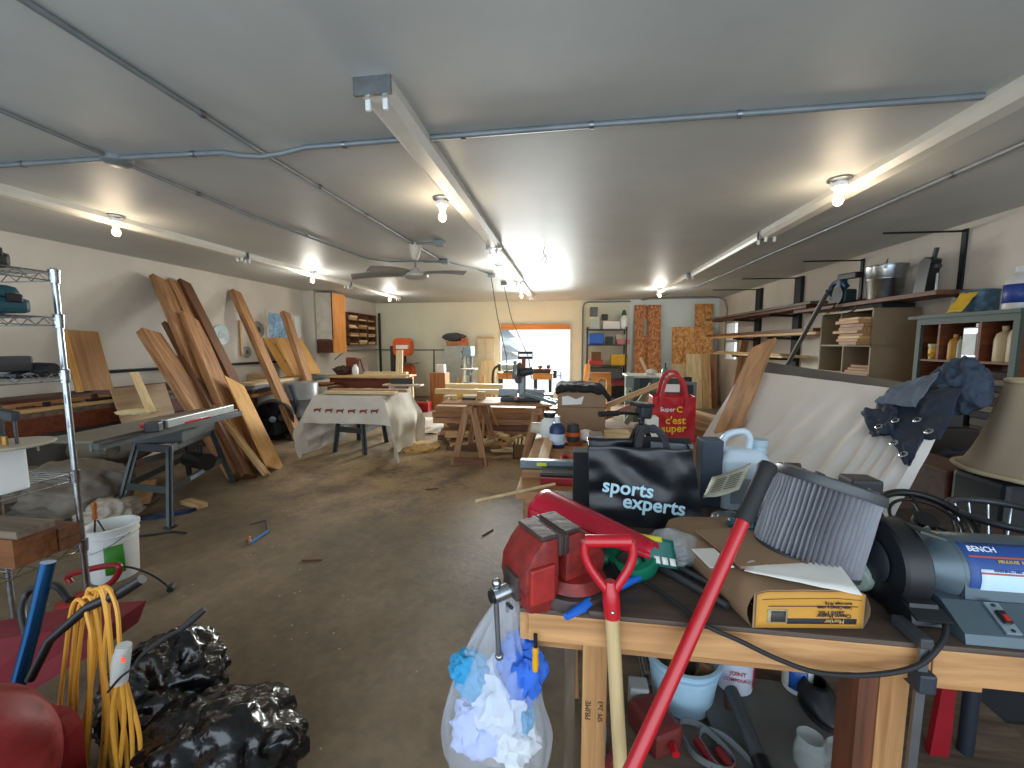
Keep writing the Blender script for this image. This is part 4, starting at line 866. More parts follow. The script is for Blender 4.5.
# bench in front of the bright opening
zt = .80; q0, q1 = aY(497, 374, 10.5), aY(553, 376, 10.5)
ob_ = thing('window_bench', ((q0.x+q1.x)/2, 10.7, 0), 'narrow orange-wood bench before the bright opening', 'workbench')
bx((q0.x, 10.5, zt-.03), (q1.x, 10.95, zt)).obj('bench_top', orange_wood, ob_)
xm = aY(521, 376, 10.5).x; bx((q0.x+.02, 10.5, zt-.16), (xm, 10.53, zt-.03)).obj('apron', orange_wood, ob_); bx((xm+.3, 10.5, zt-.16), (q1.x-.02, 10.53, zt-.03)).obj('apron', orange_wood, ob_)
for x in (q0.x+.06, xm-.05, xm+.36, q1.x-.08):
    for y in (10.55, 10.9): bx((x-.03, y-.03, 0), (x+.03, y+.03, zt-.03)).obj('leg', dark_grey, ob_)
def bench_grinder(x, y, z, label):
    g = thing('bench_grinder', (x, y, z), label, 'grinder')
    B().span((x-.12, y-.08, z), (x+.12, y+.08, z+.06), .01).obj('base', grey, g); B().cyl((x-.16, y, z+.15), (x+.16, y, z+.15), .085, n=20).obj('motor', M('pale_grey', '#aab4b0', .4), g)
    for s_ in (-1, 1): B().lathe([(0, -.03), (.11, -.03), (.115, 0), (.11, .03), (0, .03)], (x+s_*.22, y, z+.15), (1, 0, 0)).obj('wheel_guard', dark_grey, g)
bench_grinder(aY(508, 370, 10.65).x, 10.65, zt, 'small bench grinder on the bench before the bright opening')
r = thing('planer', (aY(542, 370, 10.6).x, 10.65, zt), 'dark tool with red top plate on the bench before the bright opening', 'tool'); x = r.location.x
bx((x-.22, 10.55, zt), (x+.22, 10.75, zt+.09)).obj('body', dark_grey, r); bx((x-.26, 10.53, zt+.09), (x+.24, 10.77, zt+.125)).obj('top_plate', M('rust_red', '#a3452f', .5), r); bx((x-.1, 10.6, zt+.125), (x+.0, 10.7, zt+.2)).obj('knob', dark_grey, r); bx((x+.12, 10.6, zt+.125), (x+.2, 10.7, zt+.22)).obj('knob', dark_grey, r)
r = thing('bench_vise', (q1.x+.1, 10.5, zt-.1), 'small dark clamp at the right end of the bright bench', 'vise'); b = B(); b.span((q1.x+.001, 10.5, zt-.12), (q1.x+.09, 10.6, zt+.08), .01); b.obj('jaw', dark_grey, r); B().tube([(q1.x+.05, 10.45, zt-.05), (q1.x+.2, 10.45, zt-.05)], .015).obj('screw', dark_steel, r); B().tube([(q1.x+.2, 10.45, zt-.14), (q1.x+.2, 10.45, zt+.05)], .01).obj('handle', dark_steel, r)
B().tube(bez([(q0.x+.1, 10.45, zt+.22), (q0.x-.06, 10.42, zt+.1), (q0.x-.1, 10.4, zt-.2), (q0.x-.04, 10.42, zt-.5), (q0.x-.05, 10.4, .04)], 8), .03, 10).obj('hose', dark_grey, None, 'dark flexible hose hanging at the left end of the bright bench', 'hose')
# ---------------- shelf unit at the back right
sx0, sx1, sY = .46, 1.46, 11.1
su = thing('shelf_unit', ((sx0+sx1)/2, sY+.2, 0), 'dark metal shelf unit crammed with boxes right of the bright opening', 'shelf')
for x in (sx0, sx1):
    for y in (sY, sY+.4): bx((x-.02, y-.02, 0), (x+.02, y+.02, 2.0)).obj('post', dark_grey, su)
sz = [aY(600, y, sY).z for y in (329, 344.5, 365.5, 379, 397)]
for z in sz: bx((sx0-.02, sY-.02, z-.03), (sx1+.02, sY+.42, z)).obj('shelf_board', dark_grey, su)
def on(name, x0, y0, x1, y1, k, mat, label, cat='box', d=.22, dy=.05, bev=.01, dz=0.):
    p, q = aY(x0, y1, sY+dy), aY(x1, y0, sY+dy); z0 = sz[k]+.001+dz; return bx((p.x, sY+dy, z0), (q.x, sY+dy+d, z0+q.z-p.z), bev).obj(name, mat, None, label, cat)
on('storage_tub', 590, 316, 600, 328, 0, M('tub_pale', '#b7c4b6', .5), 'pale green-white tub on the top shelf of the dark shelf unit', 'tub')
on('storage_box', 590, 306, 598, 315, 0, M('box_grey', '#5d6668', .6), 'grey box stacked on the pale tub of the far shelf unit', dz=.345)
on('paper_stack', 603, 320, 620, 328, 0, paper, 'stack of white paper on the top shelf of the far shelf unit', 'papers')
on('tool_box', 602, 314, 608, 320, 0, dark_grey, 'dark pot on the white paper stack of the far shelf unit', 'pot', dz=.235)
p = aY(624, 327, sY+.1); r = thing('jug', (p.x, sY+.15, sz[0]), 'white jug with green cap on the top shelf of the far shelf unit', 'jug')
B().lathe([(0, 0), (.09, 0), (.1, .03), (.1, .25), (.04, .36), (0, .36)], (p.x, sY+.15, sz[0]+.001), n=16).obj('jug_body', white_plastic, r); B().lathe([(0, .36), (.07, .36), (.06, .42), (.03, .5), (0, .5)], (p.x, sY+.15, sz[0]), n=14).obj('cap', M('cap_green', '#1d5a3a', .5), r)
on('storage_bin', 589, 333, 604, 344, 1, M('bin_blue', '#1560c8', .4), 'bright blue bin on the second shelf of the far shelf unit', 'bin', bev=.03)
on('power_drill', 606, 336, 613, 344, 1, dark_grey, 'dark tool beside the blue bin on the far shelf unit', 'tool')
on('carton', 616, 333, 626, 343, 1, M('carton_beige', '#c9bfa6', .7), 'beige carton on the second shelf of the far shelf unit', d=.15, dy=.2)
on('carton', 617, 339, 630, 344, 1, M('carton_red', '#c9747a', .6), 'low red and white box in front of the beige carton', d=.12)
on('carton', 591, 353, 601, 361, 2, cardboard_dk, 'dark brown box on the red box of the far shelf unit', dz=.14)
on('carton', 589, 360.5, 603, 365.5, 2, M('carton_red2', '#b23a33', .6), 'long red box on the third shelf of the far shelf unit')
on('carton', 611, 354, 628, 365, 2, M('carton_yellow', '#d6a61e', .6), 'yellow tool carton on the third shelf of the far shelf unit')
on('storage_box', 590, 368, 622, 379, 3, M('box_dark', '#4f5352', .7), 'long dark grey box on the fourth shelf of the far shelf unit')
on('tool_case', 612, 381, 625, 386, 4, M('case_red', '#8d2030', .5), 'dark red case topmost on the low shelf of the far shelf unit', dz=.31)
on('tool_case', 612, 387, 625, 397, 4, black_matte, 'black case under the red case on the low shelf of the far shelf unit')
# arch topped wooden frame
def arch(name, x0, x1, z0, z1, Y, mat, label, lean_=.15, wd=.09):
    n = 20; r = (x1-x0)/2-wd; xc = (x0+x1)/2; zc_ = z1-wd-r*.9
    outer = [(x0-xc, z0), (x1-xc, z0), (x1-xc, z1), (x0-xc, z1)]
    b = B(); t = .035
    def P(x, z, k): return Vector((xc+x, Y+lean_*(z-z0)/(z1-z0)+k*t, z))
    inner = [(-r, z0)]+[(-r*math.cos(PI*i/n), zc_+r*.9*math.sin(PI*i/n)) for i in range(n+1)]+[(r, z0)]
    out = [(-(r+wd), z0)]
    for i in range(n+1):
        a = PI*i/n; out.append((max(-(r+wd), min(r+wd, -1.8*(r+wd)*math.cos(a))), min(z1, zc_+2.2*(r+wd)*math.sin(a)) if 0 < i < n else zc_))
    out.append((r+wd, z0))
    vs = [P(x, z, 0) for x, z in inner]+[P(x, z, 0) for x, z in out]+[P(x, z, 1) for x, z in inner]+[P(x, z, 1) for x, z in out]; m = len(inner); fs = []
    for i in range(m-1): fs += [(i, i+1, m+i+1, m+i), (2*m+i, 3*m+i, 3*m+i+1, 2*m+i+1), (i, 2*m+i, 2*m+i+1, i+1), (m+i, m+i+1, 3*m+i+1, 3*m+i)]
    b._add(vs, fs); b.sm = False
    return b.obj(name, mat, None, label, 'frame')
arch('arched_frame', aY(591, 400, 8.9).x, aY(611, 400, 8.9).x, .0, aY(600, 373, 8.9).z, 8.9, orange_wood, 'orange wooden frame with an arched opening behind the cardboard box')
p0, p1 = aY(595, 400, 9.25), aY(609, 400, 9.25)
arch('arched_frame', p0.x, p1.x, .0, aY(600, 377, 9.25).z, 9.25, tan_ply, 'smaller tan arched frame standing behind the orange one', wd=.06)
p0, p1 = aY(584, 405, 10.2), aY(588, 366, 10.2); board('leaning_board', (p0.x, 10.2, 0), (p1.x+.02, 10.9, p1.z), .14, .03, orange_wood, 'orange board leaning left of the far shelf unit', 'board', up=(0, 1, 0))
# OSB and plywood sheets at the back right
def sheet(name, x0, x1, ytop, Y, z0, mat, label, lean_=.12, th=.02, M3=frame((0, 0, 1))):
    p, q = aY(x0, ytop, Y+lean_), aY(x1, ytop, Y+lean_); return board(name, ((p.x+q.x)/2, Y, z0), ((p.x+q.x)/2, Y+lean_, p.z), q.x-p.x, th, mat, label, 'panel', 'sheets against the back wall', up=(0, 1, 0))
sheet('osb_sheet', 634.5, 645.5, 305, 11.2, 0, osb_red, 'left half of the tall reddish chipboard against the back wall', .35)
sheet('osb_sheet', 648, 661, 305, 11.2, 0, osb_red, 'right half of the tall reddish chipboard against the back wall', .35)
sheet('osb_backing', 644, 650, 306, 11.33, 0, osb_red, 'narrow chipboard strip behind the slot of the tall chipboard', .25)
fbox(643.3, 320, 646.6, 336, 11.36, .012).obj('slot_cover', M('slot', '#8a9188', .6), None, 'narrow grey strip set into the tall reddish chipboard', 'strip')
sheet('osb_sheet', 672, 713, 327, 11.15, 0, osb, 'wide orange chipboard sheet against the pale back wall', .25)
sheet('osb_sheet', 695, 713, 304, 11.35, 0, osb, 'tall orange chipboard strip rising behind the wide sheet', .2)
sheet('plywood_sheet', 686, 701, 354, 10.3, 0, pale_pine, 'tall pale plywood board, left of the pair before the chipboard', .3)
sheet('plywood_sheet', 701.5, 710, 354, 10.3, 0, pine, 'tall yellowish plywood board, right of the pair before the chipboard', .3)
sheet('plywood_sheet', 671.5, 690, 364, 10.7, 0, M('ply_cream', '#c8b48e', .6), 'low cream plywood sheet before the wide chipboard', .2)
sheet('brown_board', 710.5, 717, 354, 10.5, 0, cedar, 'brown upright board right of the pale plywood', .2)
# ================================================================ middle of the shop
# cloth covered saw stand
feet = [Vector((-3.335, 5.38, 0)), Vector((-2.827, 5.29, 0)), Vector((-2.859, 6.05, 0)), Vector((-3.37, 6.12, 0))]
cen = sum(feet, Vector())/4
sd = thing('saw_stand', cen, 'dark grey steel machine stand under the white printed cloth', 'stand')
tp = []
for f in feet:
    t = cen+(f-cen)*.7; t.z = .78; tp.append(t); d = Vector((f.x-cen.x, 0, 0)).normalized()
    b = B(); b.bar(f, t, .07, .015, up=d).bar(f, t, .07, .015, up=Vector((0, f.y-cen.y, 0)).normalized()); b.obj('leg', leg_m, sd)
for k in range(4):
    for zf in (.42, .98): B().bar(feet[k].lerp(tp[k], zf), feet[(k+1) % 4].lerp(tp[(k+1) % 4], zf), .015, .08).obj('cross_rail', leg_m, sd)
tx0, tx1, ty0, ty1, tz = -3.42, -2.42, 5.05, 6.0, .86
bx((tx0+.03, ty0+.03, .78), (tx1-.03, ty1-.03, tz-.012)).obj('table_top', saw_grey, sd)
def cloth(u, v):
    # u across, v front to back; overhangs differ on the four sides
    L, Rr, Fr, Bk = .80, .80, .36, .3
    x = tx0-L + u*(tx1-tx0+L+Rr); y = ty0-Fr + v*(ty1-ty0+Fr+Bk)
    ox = max(0, tx0-x)+max(0, x-tx1); oy = max(0, ty0-y)+max(0, y-ty1)
    sx = -1 if x < tx0 else (1 if x > tx1 else 0); sy = -1 if y < ty0 else (1 if y > ty1 else 0)
    X, Y_ = min(max(x, tx0), tx1), min(max(y, ty0), ty1)
    drop = (ox**2+oy**2)**.5 if ox and oy else ox+oy
    if ox and oy: drop = max(ox, oy)+.45*min(ox, oy)
    z = tz-drop + .008*nz(x*5, y*5, 2)
    fl = .05*min(1, drop*3)
    wv = nz(x*3.2, y*3.2, 7)*.10*min(1, drop*2.2)
    X += sx*(fl + wv + .22*min(drop, .8)*(.4 if not oy else .9)); Y_ += sy*(fl + wv*.8+.04*drop)
    z = max(z, .006+.02*abs(nz(x*4, y*4, 1)))
    return (X, Y_, z)
cm = M('cloth_white', '#cfc8ba', .85, var=.12, scale=3)
ck = B().grid(cloth, 90, 70).obj('tablecloth', cm, None, 'white printed cloth draped over the grey machine stand', 'tablecloth')
mm = M('motif', '#8c4a3a', .8)
b = B()
for k in range(6):
    x = tx0+.1+k*(tx1-tx0-.2)/5; u = (x-(tx0-.8))/(tx1-tx0+1.6)
    v = (.36-.20)/(ty1-ty0+.66)
    p = Vector(cloth(u, v)); y = p.y-.012
    poly = [(-.055, -.02), (-.04, -.02), (-.035, 0), (.02, 0), (.025, -.02), (.04, -.02), (.042, .015), (.06, .03), (.05, .04), (.03, .03), (-.03, .03), (-.055, .02)]
    b._add([Vector((p.x+q[0], y, p.z+q[1])) for q in poly], [list(range(len(poly)))])
b.obj('printed_motif', mm, ck, smooth=False)
board('plank', (tx0+.1, 5.2, tz+.03), (tx1+.1, 5.25, tz+.03), .12, .035, pale_pine, 'long pale board on the front of the cloth covered stand', 'board', 'boards on the cloth covered stand')
board('plank', (tx0+.05, 5.4, tz+.033), (tx1+.16, 5.52, tz+.033), .14, .04, tan_ply, 'long tan board on the back of the cloth covered stand', 'board', 'boards on the cloth covered stand')
# sheet of clear plastic and sawdust on the floor beyond
b = B(); b.grid(lambda u, v: Vector((-3.2+u*.95, 6.7+v*1.5, .012+.03*abs(nz(u*5, v*5, 3)))), 24, 24); b.obj('plastic_sheet', M('sheet_white', '#cfcac0', .3, spec=.7), None, 'crumpled whitish plastic sheet lying on the floor behind the cloth covered stand', 'sheet')
B().blob((-2.25, 5.75, .0), (.34, .26, .09), .25, 2.5, 5, 4, floor=.002).obj('sawdust_heap', M('sawdust', '#c9a56a', .95, var=.3, scale=30, bump=.6), None, 'heap of yellow sawdust on the floor beside the cloth covered stand', 'sawdust', kind='stuff')
board('batten', aZ(402, 436, .02)+Vector((0, 0, .01)), aZ(430, 428, .02)+Vector((0, 0, .01)), .05, .03, paper and pale_pine, 'pale batten on the floor in front of the whitish plastic sheet', 'batten')
# ---------------- lumber stack behind the sawhorse
rnd = random.Random(12); z = .06; g = 'cedar lumber stack'
for side in (0, 1):
    bx((-1.85+side*1.3, 6.05, 0), (-1.75+side*1.3, 6.6, .06)).obj('stack_bearer', pine, None, 'short %s bearer under the cedar lumber stack' % ('left', 'right')[side], 'timber')
names = ['bottom', 'second', 'third', 'fourth', 'fifth', 'top']
for k in range(6):
    t = .085; e = rnd.uniform(-.08, .12) + (.15 if k in (1, 2) else 0)
    board('cedar_beam', (-2.03+e, 6.12+rnd.uniform(-.03, .03), z+t/2), (-.2+rnd.uniform(-.1, .1), 6.14, z+t/2), .20, t, (cedar_dark, cedar, cedar_dark, cedar, cedar, cedar)[k], 'front %s beam of the cedar lumber stack' % names[k], 'timber', g)
    if k < 5: board('cedar_beam', (-1.98+rnd.uniform(-.1, .1), 6.40, z+t/2), (-.3, 6.42, z+t/2), .22, t, cedar, 'rear %s beam of the cedar lumber stack' % names[k], 'timber', g)
    z += t+.006
for k, (xa, xb, yy, zz, s_) in enumerate(((445, 462, 429, .25, 'upper'), (450, 470, 436, .12, 'lower'))):
    a = aY(xa, yy, 5.75); c = aY(xb+12, yy, 5.85); a.z = c.z = zz-.03; board('lumber_offcut', a, c, .16, .06, pine, '%s pale lumber offcut at the left end of the cedar stack' % s_, 'timber')
bx((aY(446, 0+430, 5.68).x, 5.68, 0), (aY(480, 430, 5.68).x, 5.95, .085)).obj('lumber_offcut', cedar_dark, None, 'dark block on the floor under the two pale lumber offcuts', 'timber')
bx((aY(446, 430, 5.68).x, 5.70, .153), (aY(450, 430, 5.68).x, 5.9, .185)).obj('spacer', cedar, None, 'thin spacer between the two pale lumber offcuts', 'offcut')
# long pale beams further back
for k, (x0, x1, y, Y, s_) in enumerate(((436, 500, 391, 7.3, 'long pale beam lying across behind the mitre saw, nearest'), (446, 503, 385.5, 8.4, 'long pale beam lying across behind the mitre saw, farthest'))):
    a, c = aY(x0, y, Y), aY(x1, y, Y); c.z = a.z; board('beam', a, c, .12, .09, pale_pine, s_, 'timber', 'pale beams behind the mitre saw')
    for x in (a.x+.2, c.x-.2): bx((x-.05, Y-.05, 0), (x+.05, Y+.05, a.z-.046)).obj('support_post', pine, None, 'short post under the %s pale beam, %s end' % (('nearest', 'farthest')[k], 'left' if x < (a.x+c.x)/2 else 'right'), 'post')
# ---------------- sawhorses with plank top
zt = .77
def horse(x, label, sp=.20):
    r = thing('sawhorse', (x, 5.35, 0), label, 'sawhorse', 'sawhorses under the mitre saw')
    board('top_rail', (x, 5.0, zt-.05), (x, 5.75, zt-.05), .09, .09, cedar, parent=r)
    for y in (5.06, 5.68):
        for s_ in (-1, 1): board('leg', (x+s_*.04, y, zt-.03), (x+s_*sp, y+(y-5.37)*.25, 0), .085, .035, cedar, parent=r, up=(0, 1, 0))
        board('cross_brace', (x-sp*.95, y+(y-5.37)*.24-.04, .07), (x+sp*.95, y+(y-5.37)*.24-.04, .07), .03, .09, cedar_dark, parent=r)
    return r
hx0, hx1 = aY(470, 404, 5.06).x+.0, aY(541, 405, 5.06).x
horse(hx0, 'cedar sawhorse at the left end of the mitre saw bench'); horse(hx1-.02, 'cedar sawhorse at the right end of the mitre saw bench')
a, c = aY(442, 402, 5.1), aY(552, 404, 5.1)
board('bench_plank', (a.x, 5.22, zt+.016), (c.x, 5.22, zt+.016), .30, .03, tan_ply, 'front plank across the two cedar sawhorses', 'board', 'planks of the mitre saw bench')
board('bench_plank', (a.x+.1, 5.53, zt+.016), (c.x+.05, 5.53, zt+.016), .30, .03, pine, 'rear plank across the two cedar sawhorses', 'board', 'planks of the mitre saw bench')
zs = zt+.032
for k, (p0, p1) in enumerate((((484, 404), (483, 440)), ((488, 404), (498, 425)))):
    a, c = (aY(*p0, 5.95), aY(*p1, 5.93)) if k == 0 else (aY(*p0, 5.44), aY(*p1, 5.97)); c2 = c+Vector((0, .08, 0))
    board('stick', c2+Vector((0, -.08, .0)), a, .035, .02, pine, ('thin upright stick standing against the cedar stack under the mitre saw bench', 'thin slanting stick leaning on the cedar stack under the mitre saw bench')[k], 'stick', up=(0, 1, 0))
# mitre saw
mx_, my_ = aY(521, 398, 5.36).x, 5.36
ms = thing('mitre_saw', (mx_, my_, zs), 'grey mitre saw with upright head and loop handle on the sawhorse bench', 'mitre saw')
msm = M('mitre_grey', '#868d90', .35, .5); msd = M('mitre_dark', '#3a3d40', .5, .2)
B().span((mx_-.26, my_-.12, zs), (mx_+.26, my_+.16, zs+.05), .015).obj('base', msd, ms); B().lathe([(0, .05), (.15, .05), (.15, .075), (0, .075)], (mx_, my_-.02, zs), n=32).obj('turntable', msm, ms)
for s_ in (-1, 1): B().span((mx_+s_*.05, my_+.05, zs+.05), (mx_+s_*.31, my_+.08, zs+.15), .01).obj('fence', msm, ms)
B().bar((mx_, my_-.05, zs+.065), (mx_-.04, my_-.24, zs+.05), .05, .03, bev=.006).obj('mitre_arm', M('mitre_red', '#9a5d4a', .5), ms)
B().bar((mx_, my_+.14, zs+.04), (mx_+.0, my_+.14, zs+.42), .09, .09, bev=.02).obj('pivot_arm', msm, ms)
B().lathe([(0, -.02), (.14, -.02), (.145, 0), (.14, .02), (0, .02)], (mx_-.035, my_+.0, zs+.37), (1, -.15, 0), 32).obj('blade_guard', M('guard', '#8e9596', .35, .6), ms)
B().cyl((mx_+.0, my_+.02, zs+.37), (mx_+.15, my_+.0, zs+.40), .06, .05, 20).obj('motor', msd, ms)
p = Vector((mx_+.06, my_-.04, zs+.60)); B().tube([p+Vector((-.09, 0, -.03)), p+Vector((-.09, 0, .035)), p+Vector((.09, 0, .035)), p+Vector((.09, 0, -.03))], .018, 10, closed=True).obj('loop_handle', black, ms)
B().bar((mx_+.03, my_+.02, zs+.42), p+Vector((-.02, 0, -.03)), .05, .04, bev=.01).obj('handle_arm', M('mitre_red', '#9a5d4a', .5), ms)
B().lathe([(0, 0), (.035, 0), (.04, .05), (.03, .17), (.02, .24), (0, .25)], (mx_-.09, my_+.07, zs+.28), n=12).obj('dust_port', msm, ms)
# things on the sawhorse bench
for k, dy in enumerate((0, .07)):
    a, c = aZ(529, 392, zs+.06), aZ(556, 404, zs+.01); a.y = my_-.08+dy; c.y = my_-.33+dy; a.x += dy*.9; c.x += dy*.9; a.z = zs+.10; c.z = zs+.02
    B().bar(a, c, .035, .04, bev=.003).obj('alu_rail', M('alu_blue', '#9fb9c6', .3, .6), None, ('pale blue metal rail sloping off the mitre saw base, nearer of two', 'pale blue metal rail sloping off the mitre saw base, farther of two')[k], 'rail')
q = aZ(460, 398, zs); r = thing('tape_measure', q, 'yellow tape measure on the sawhorse bench', 'tape measure'); B().box(q+Vector((0, 0, .03)), (.09, .05, .06), (0, 0, .3), .015).obj('case', yellow, r); B().box(q+Vector((.045, -.02, .012)), (.03, .03, .01)).obj('hook', steel, r)
q = aZ(481, 399, zs); bx(q+Vector((-.05, -.04, .0)), q+Vector((.05, .09, .10)), .004).obj('wood_block', pine, None, 'square wood block on the sawhorse bench left of the mitre saw', 'block')
q = aZ(471, 399, zs+.02); board('tool_bar', q+Vector((-.12, .02, 0)), q+Vector((.06, 0, 0)), .04, .03, dark_steel, 'dark metal tool between the tape measure and the wood block', 'tool')
board('plank', aZ(445, 396, zs+.02), aZ(478, 396, zs+.02), .16, .025, pale_pine, 'pale short plank at the left end of the sawhorse bench', 'board')
q = aZ(546, 396, zs+.02); bx((q.x-.14, q.y-.05, zs+.0), (q.x+.1, q.y+.16, zs+.05), .006).obj('glass_case', M('pale_teal', '#a9c6bd', .4), None, 'pale green case on the sawhorse bench right of the mitre saw', 'case')
# scrap pile and box under the bench
rnd = random.Random(5); c0 = aZ(502, 452, 0)
for k in range(24):
    x = c0.x+rnd.uniform(-.22, .2); y = c0.y+rnd.uniform(-.12, .2); z = .03+.018*(k//2)
    a = rnd.uniform(0, PI); t = rnd.uniform(-.35, .35); d = Vector((math.cos(a)*math.cos(t), math.sin(a)*math.cos(t), math.sin(t)))*rnd.uniform(.08, .17)
    board('scrap_block', (x-d.x, y-d.y, max(.025, z-d.z)), (x+d.x, y+d.y, max(.025, z+d.z)), rnd.uniform(.05, .1), rnd.uniform(.02, .05), rnd.choice((pale_pine, pale_pine, pine, tan_ply)), 'pale wood scrap in the heap under the sawhorse bench', 'offcut', 'wood scraps under the sawhorse bench')
p, q = aZ(513, 459, 0), aZ(533, 459, 0); r = thing('cardboard_box', ((p.x+q.x)/2, p.y+.14, 0), 'open brown box of scraps under the sawhorse bench', 'box')
b = B()
for (lo, hi) in (((p.x, p.y, 0), (q.x, p.y+.01, .2)), ((p.x, p.y+.28, 0), (q.x, p.y+.29, .2)), ((p.x, p.y, 0), (p.x+.01, p.y+.29, .2)), ((q.x-.01, p.y, 0), (q.x, p.y+.29, .2)), ((p.x, p.y, 0), (q.x, p.y+.29, .01))): b.span(lo, hi)
b.obj('box_body', cardboard_dk, r)
for k in range(5):
    x = p.x+.03+k*.04; board('scrap_stick', (x, p.y+.06, .10), (x+rnd.uniform(-.03, .03), p.y+.22, .23+.01*k), .03, .02, pale_pine, 'thin wood scrap sticking out of the brown box of scraps', 'offcut', 'scraps in the brown box')
# ================================================================ second table, cluttered
t2z = .76; tx0_, tx1_, ty0_, ty1_ = -.28, 1.30, 2.12, 4.25
t2 = thing('work_table', (.5, 3.2, 0), 'rough brown plank work table in the middle, covered with tools and boxes', 'workbench')
for k in range(6):
    y0 = ty0_+k*(ty1_-ty0_)/6; board('top_plank', (tx0_, y0+.177, t2z-.02), (tx1_, y0+.177, t2z-.02), .345, .04, cedar if k % 2 else tan_ply, parent=t2)
for x in (tx0_+.08, tx1_-.08):
    for y in (ty0_+.1, ty1_-.1): bx((x-.045, y-.045, 0), (x+.045, y+.045, t2z-.04)).obj('leg', cedar, t2)
for y in (ty0_+.05, ty1_-.05): bx((tx0_+.05, y-.02, t2z-.14), (tx1_-.05, y+.02, t2z-.04)).obj('apron', cedar, t2)
def tbox(name, x0, y0, x1, y1, Y, d, mat, label, cat='box', bev=.006, z=None):
    p, q = aY(x0, y1, Y), aY(x1, y0, Y); zz = t2z+.001 if z is None else z
    return bx((p.x, Y, zz), (q.x, Y+d, zz+(q.z-p.z)), bev).obj(name, mat, None, label, cat)
# big carton with black cover
q0, q1 = aY(557, 434, 3.65), aY(606, 393, 3.65); h_ = q1.z-t2z
cb = thing('cardboard_box', ((q0.x+q1.x)/2, 3.85, t2z), 'large brown cardboard box with torn white label on the work table', 'box')
bx((q0.x, 3.65, t2z+.001), (q1.x, 4.1, q1.z), .008).obj('box_body', cardboard, cb)
p0 = aY(562, 405, 3.645); p1 = aY(584, 396, 3.645)
b = B(); b._add([(p0.x, 3.644, p0.z), (p1.x-.02, 3.644, p0.z+.01), (p1.x, 3.644, p1.z), (p1.x-.07, 3.644, p1.z-.03), (p0.x+.05, 3.644, p1.z), (p0.x, 3.644, p1.z-.01)], [(0, 1, 2, 3, 4, 5)]); b.obj('torn_label', paper, cb, solid=.001)
bx((q0.x-.002, 3.646, t2z+.23), (q1.x+.002, 3.65, t2z+.235), 0).obj('flap_line', cardboard_dk, cb)
b = B(); W_ = q1.x-q0.x
def cover(u, v):
    x = q0.x-.01+u*(W_+.04); y = 3.62+v*.5; z = q1.z+.022+.03*(1-abs(u-.35)*1.2)+.02*nz(u*7, v*5, 4); edge = max(0, u-.88)*1.2+max(0, .08-v)*.7+max(0, .06-u)*.8; return (x, y, z-edge*.5)
b.grid(cover, 24, 14); b.obj('black_cover', black_matte, None, 'black folded fabric cover on top of the large cardboard box', 'cover', solid=.03)
# pine box, grey box and small tools
tbox('pine_box', 606, 418, 632, 429, 3.2, .2, pale_pine, 'flat pale pine box on the work table beside the large cardboard box'); 
tbox('grey_box', 590, 428, 604, 439, 2.85, .16, M('box_light', '#908a83', .7), 'small grey box on the work table, upper of two', z=t2z+.075); tbox('grey_box', 589, 439, 607, 448, 2.82, .2, M('box_tan', '#a08f76', .7), 'small tan box on the work table, under the grey one')
q = aZ(557, 447, t2z); r = thing('spray_can', q+Vector((0, 0, 0)), 'blue and white bottle on the near left of the work table', 'bottle')
B().lathe([(0, 0), (.055, 0), (.06, .02), (.06, .15), (.03, .19), (0, .19)], q, n=20).obj('bottle_body', M('bottle_blue', '#1e3562', .4), r); B().lathe([(.0605, .03), (.061, .03), (.061, .11), (.0605, .11)], q, n=20).obj('bottle_label', M('label_pale', '#c8d8ea', .5), r); B().lathe([(0, .19), (.022, .19), (.022, .24), (0, .24)], q, n=14).obj('cap', white_plastic, r)
q = aZ(549, 440, t2z)+Vector((0, .12, 0)); r = thing('glue_bottle', q, 'white squat bottle with black lid behind the blue bottle', 'bottle')
B().lathe([(0, 0), (.07, 0), (.085, .05), (.08, .12), (.045, .17), (0, .17)], q, n=18).obj('bottle_body', white_plastic, r); B().lathe([(0, .17), (.05, .17), (.05, .215), (0, .215)], q, n=16).obj('lid', black, r)
q = aZ(541, 440, t2z)+Vector((0, .18, 0)); B().lathe([(0, 0), (.05, 0), (.05, .012), (.045, .10), (0, .10)], q+Vector((0, 0, .06)), (-.9, -.2, .1), n=18).obj('plastic_cup', M('cup_cream', '#cfc6b2', .5), None, 'cream plastic cup lying at the left edge of the work table', 'cup')
q = aZ(573, 444, t2z); r = thing('router_tool', q, 'orange and black hand router on the work table before the cardboard box', 'power tool')
B().lathe([(0, 0), (.08, 0), (.08, .02), (.05, .03), (0, .03)], q, n=20).obj('base', M('copper', '#8a4a2a', .45, .3), r); B().lathe([(0, .03), (.05, .03), (.055, .10), (.04, .16), (0, .17)], q, n=20).obj('motor', dark_grey, r); B().lathe([(.056, .07), (.058, .07), (.058, .1), (.056, .1)], q, n=20).obj('collar', orange, r)
q = aZ(586, 443, t2z); B().blob(q+Vector((0, .05, .05)), (.07, .05, .05), .25, 2, 3, 3).obj('rag', paper, None, 'crumpled white rag beside the grey box on the work table', 'rag')
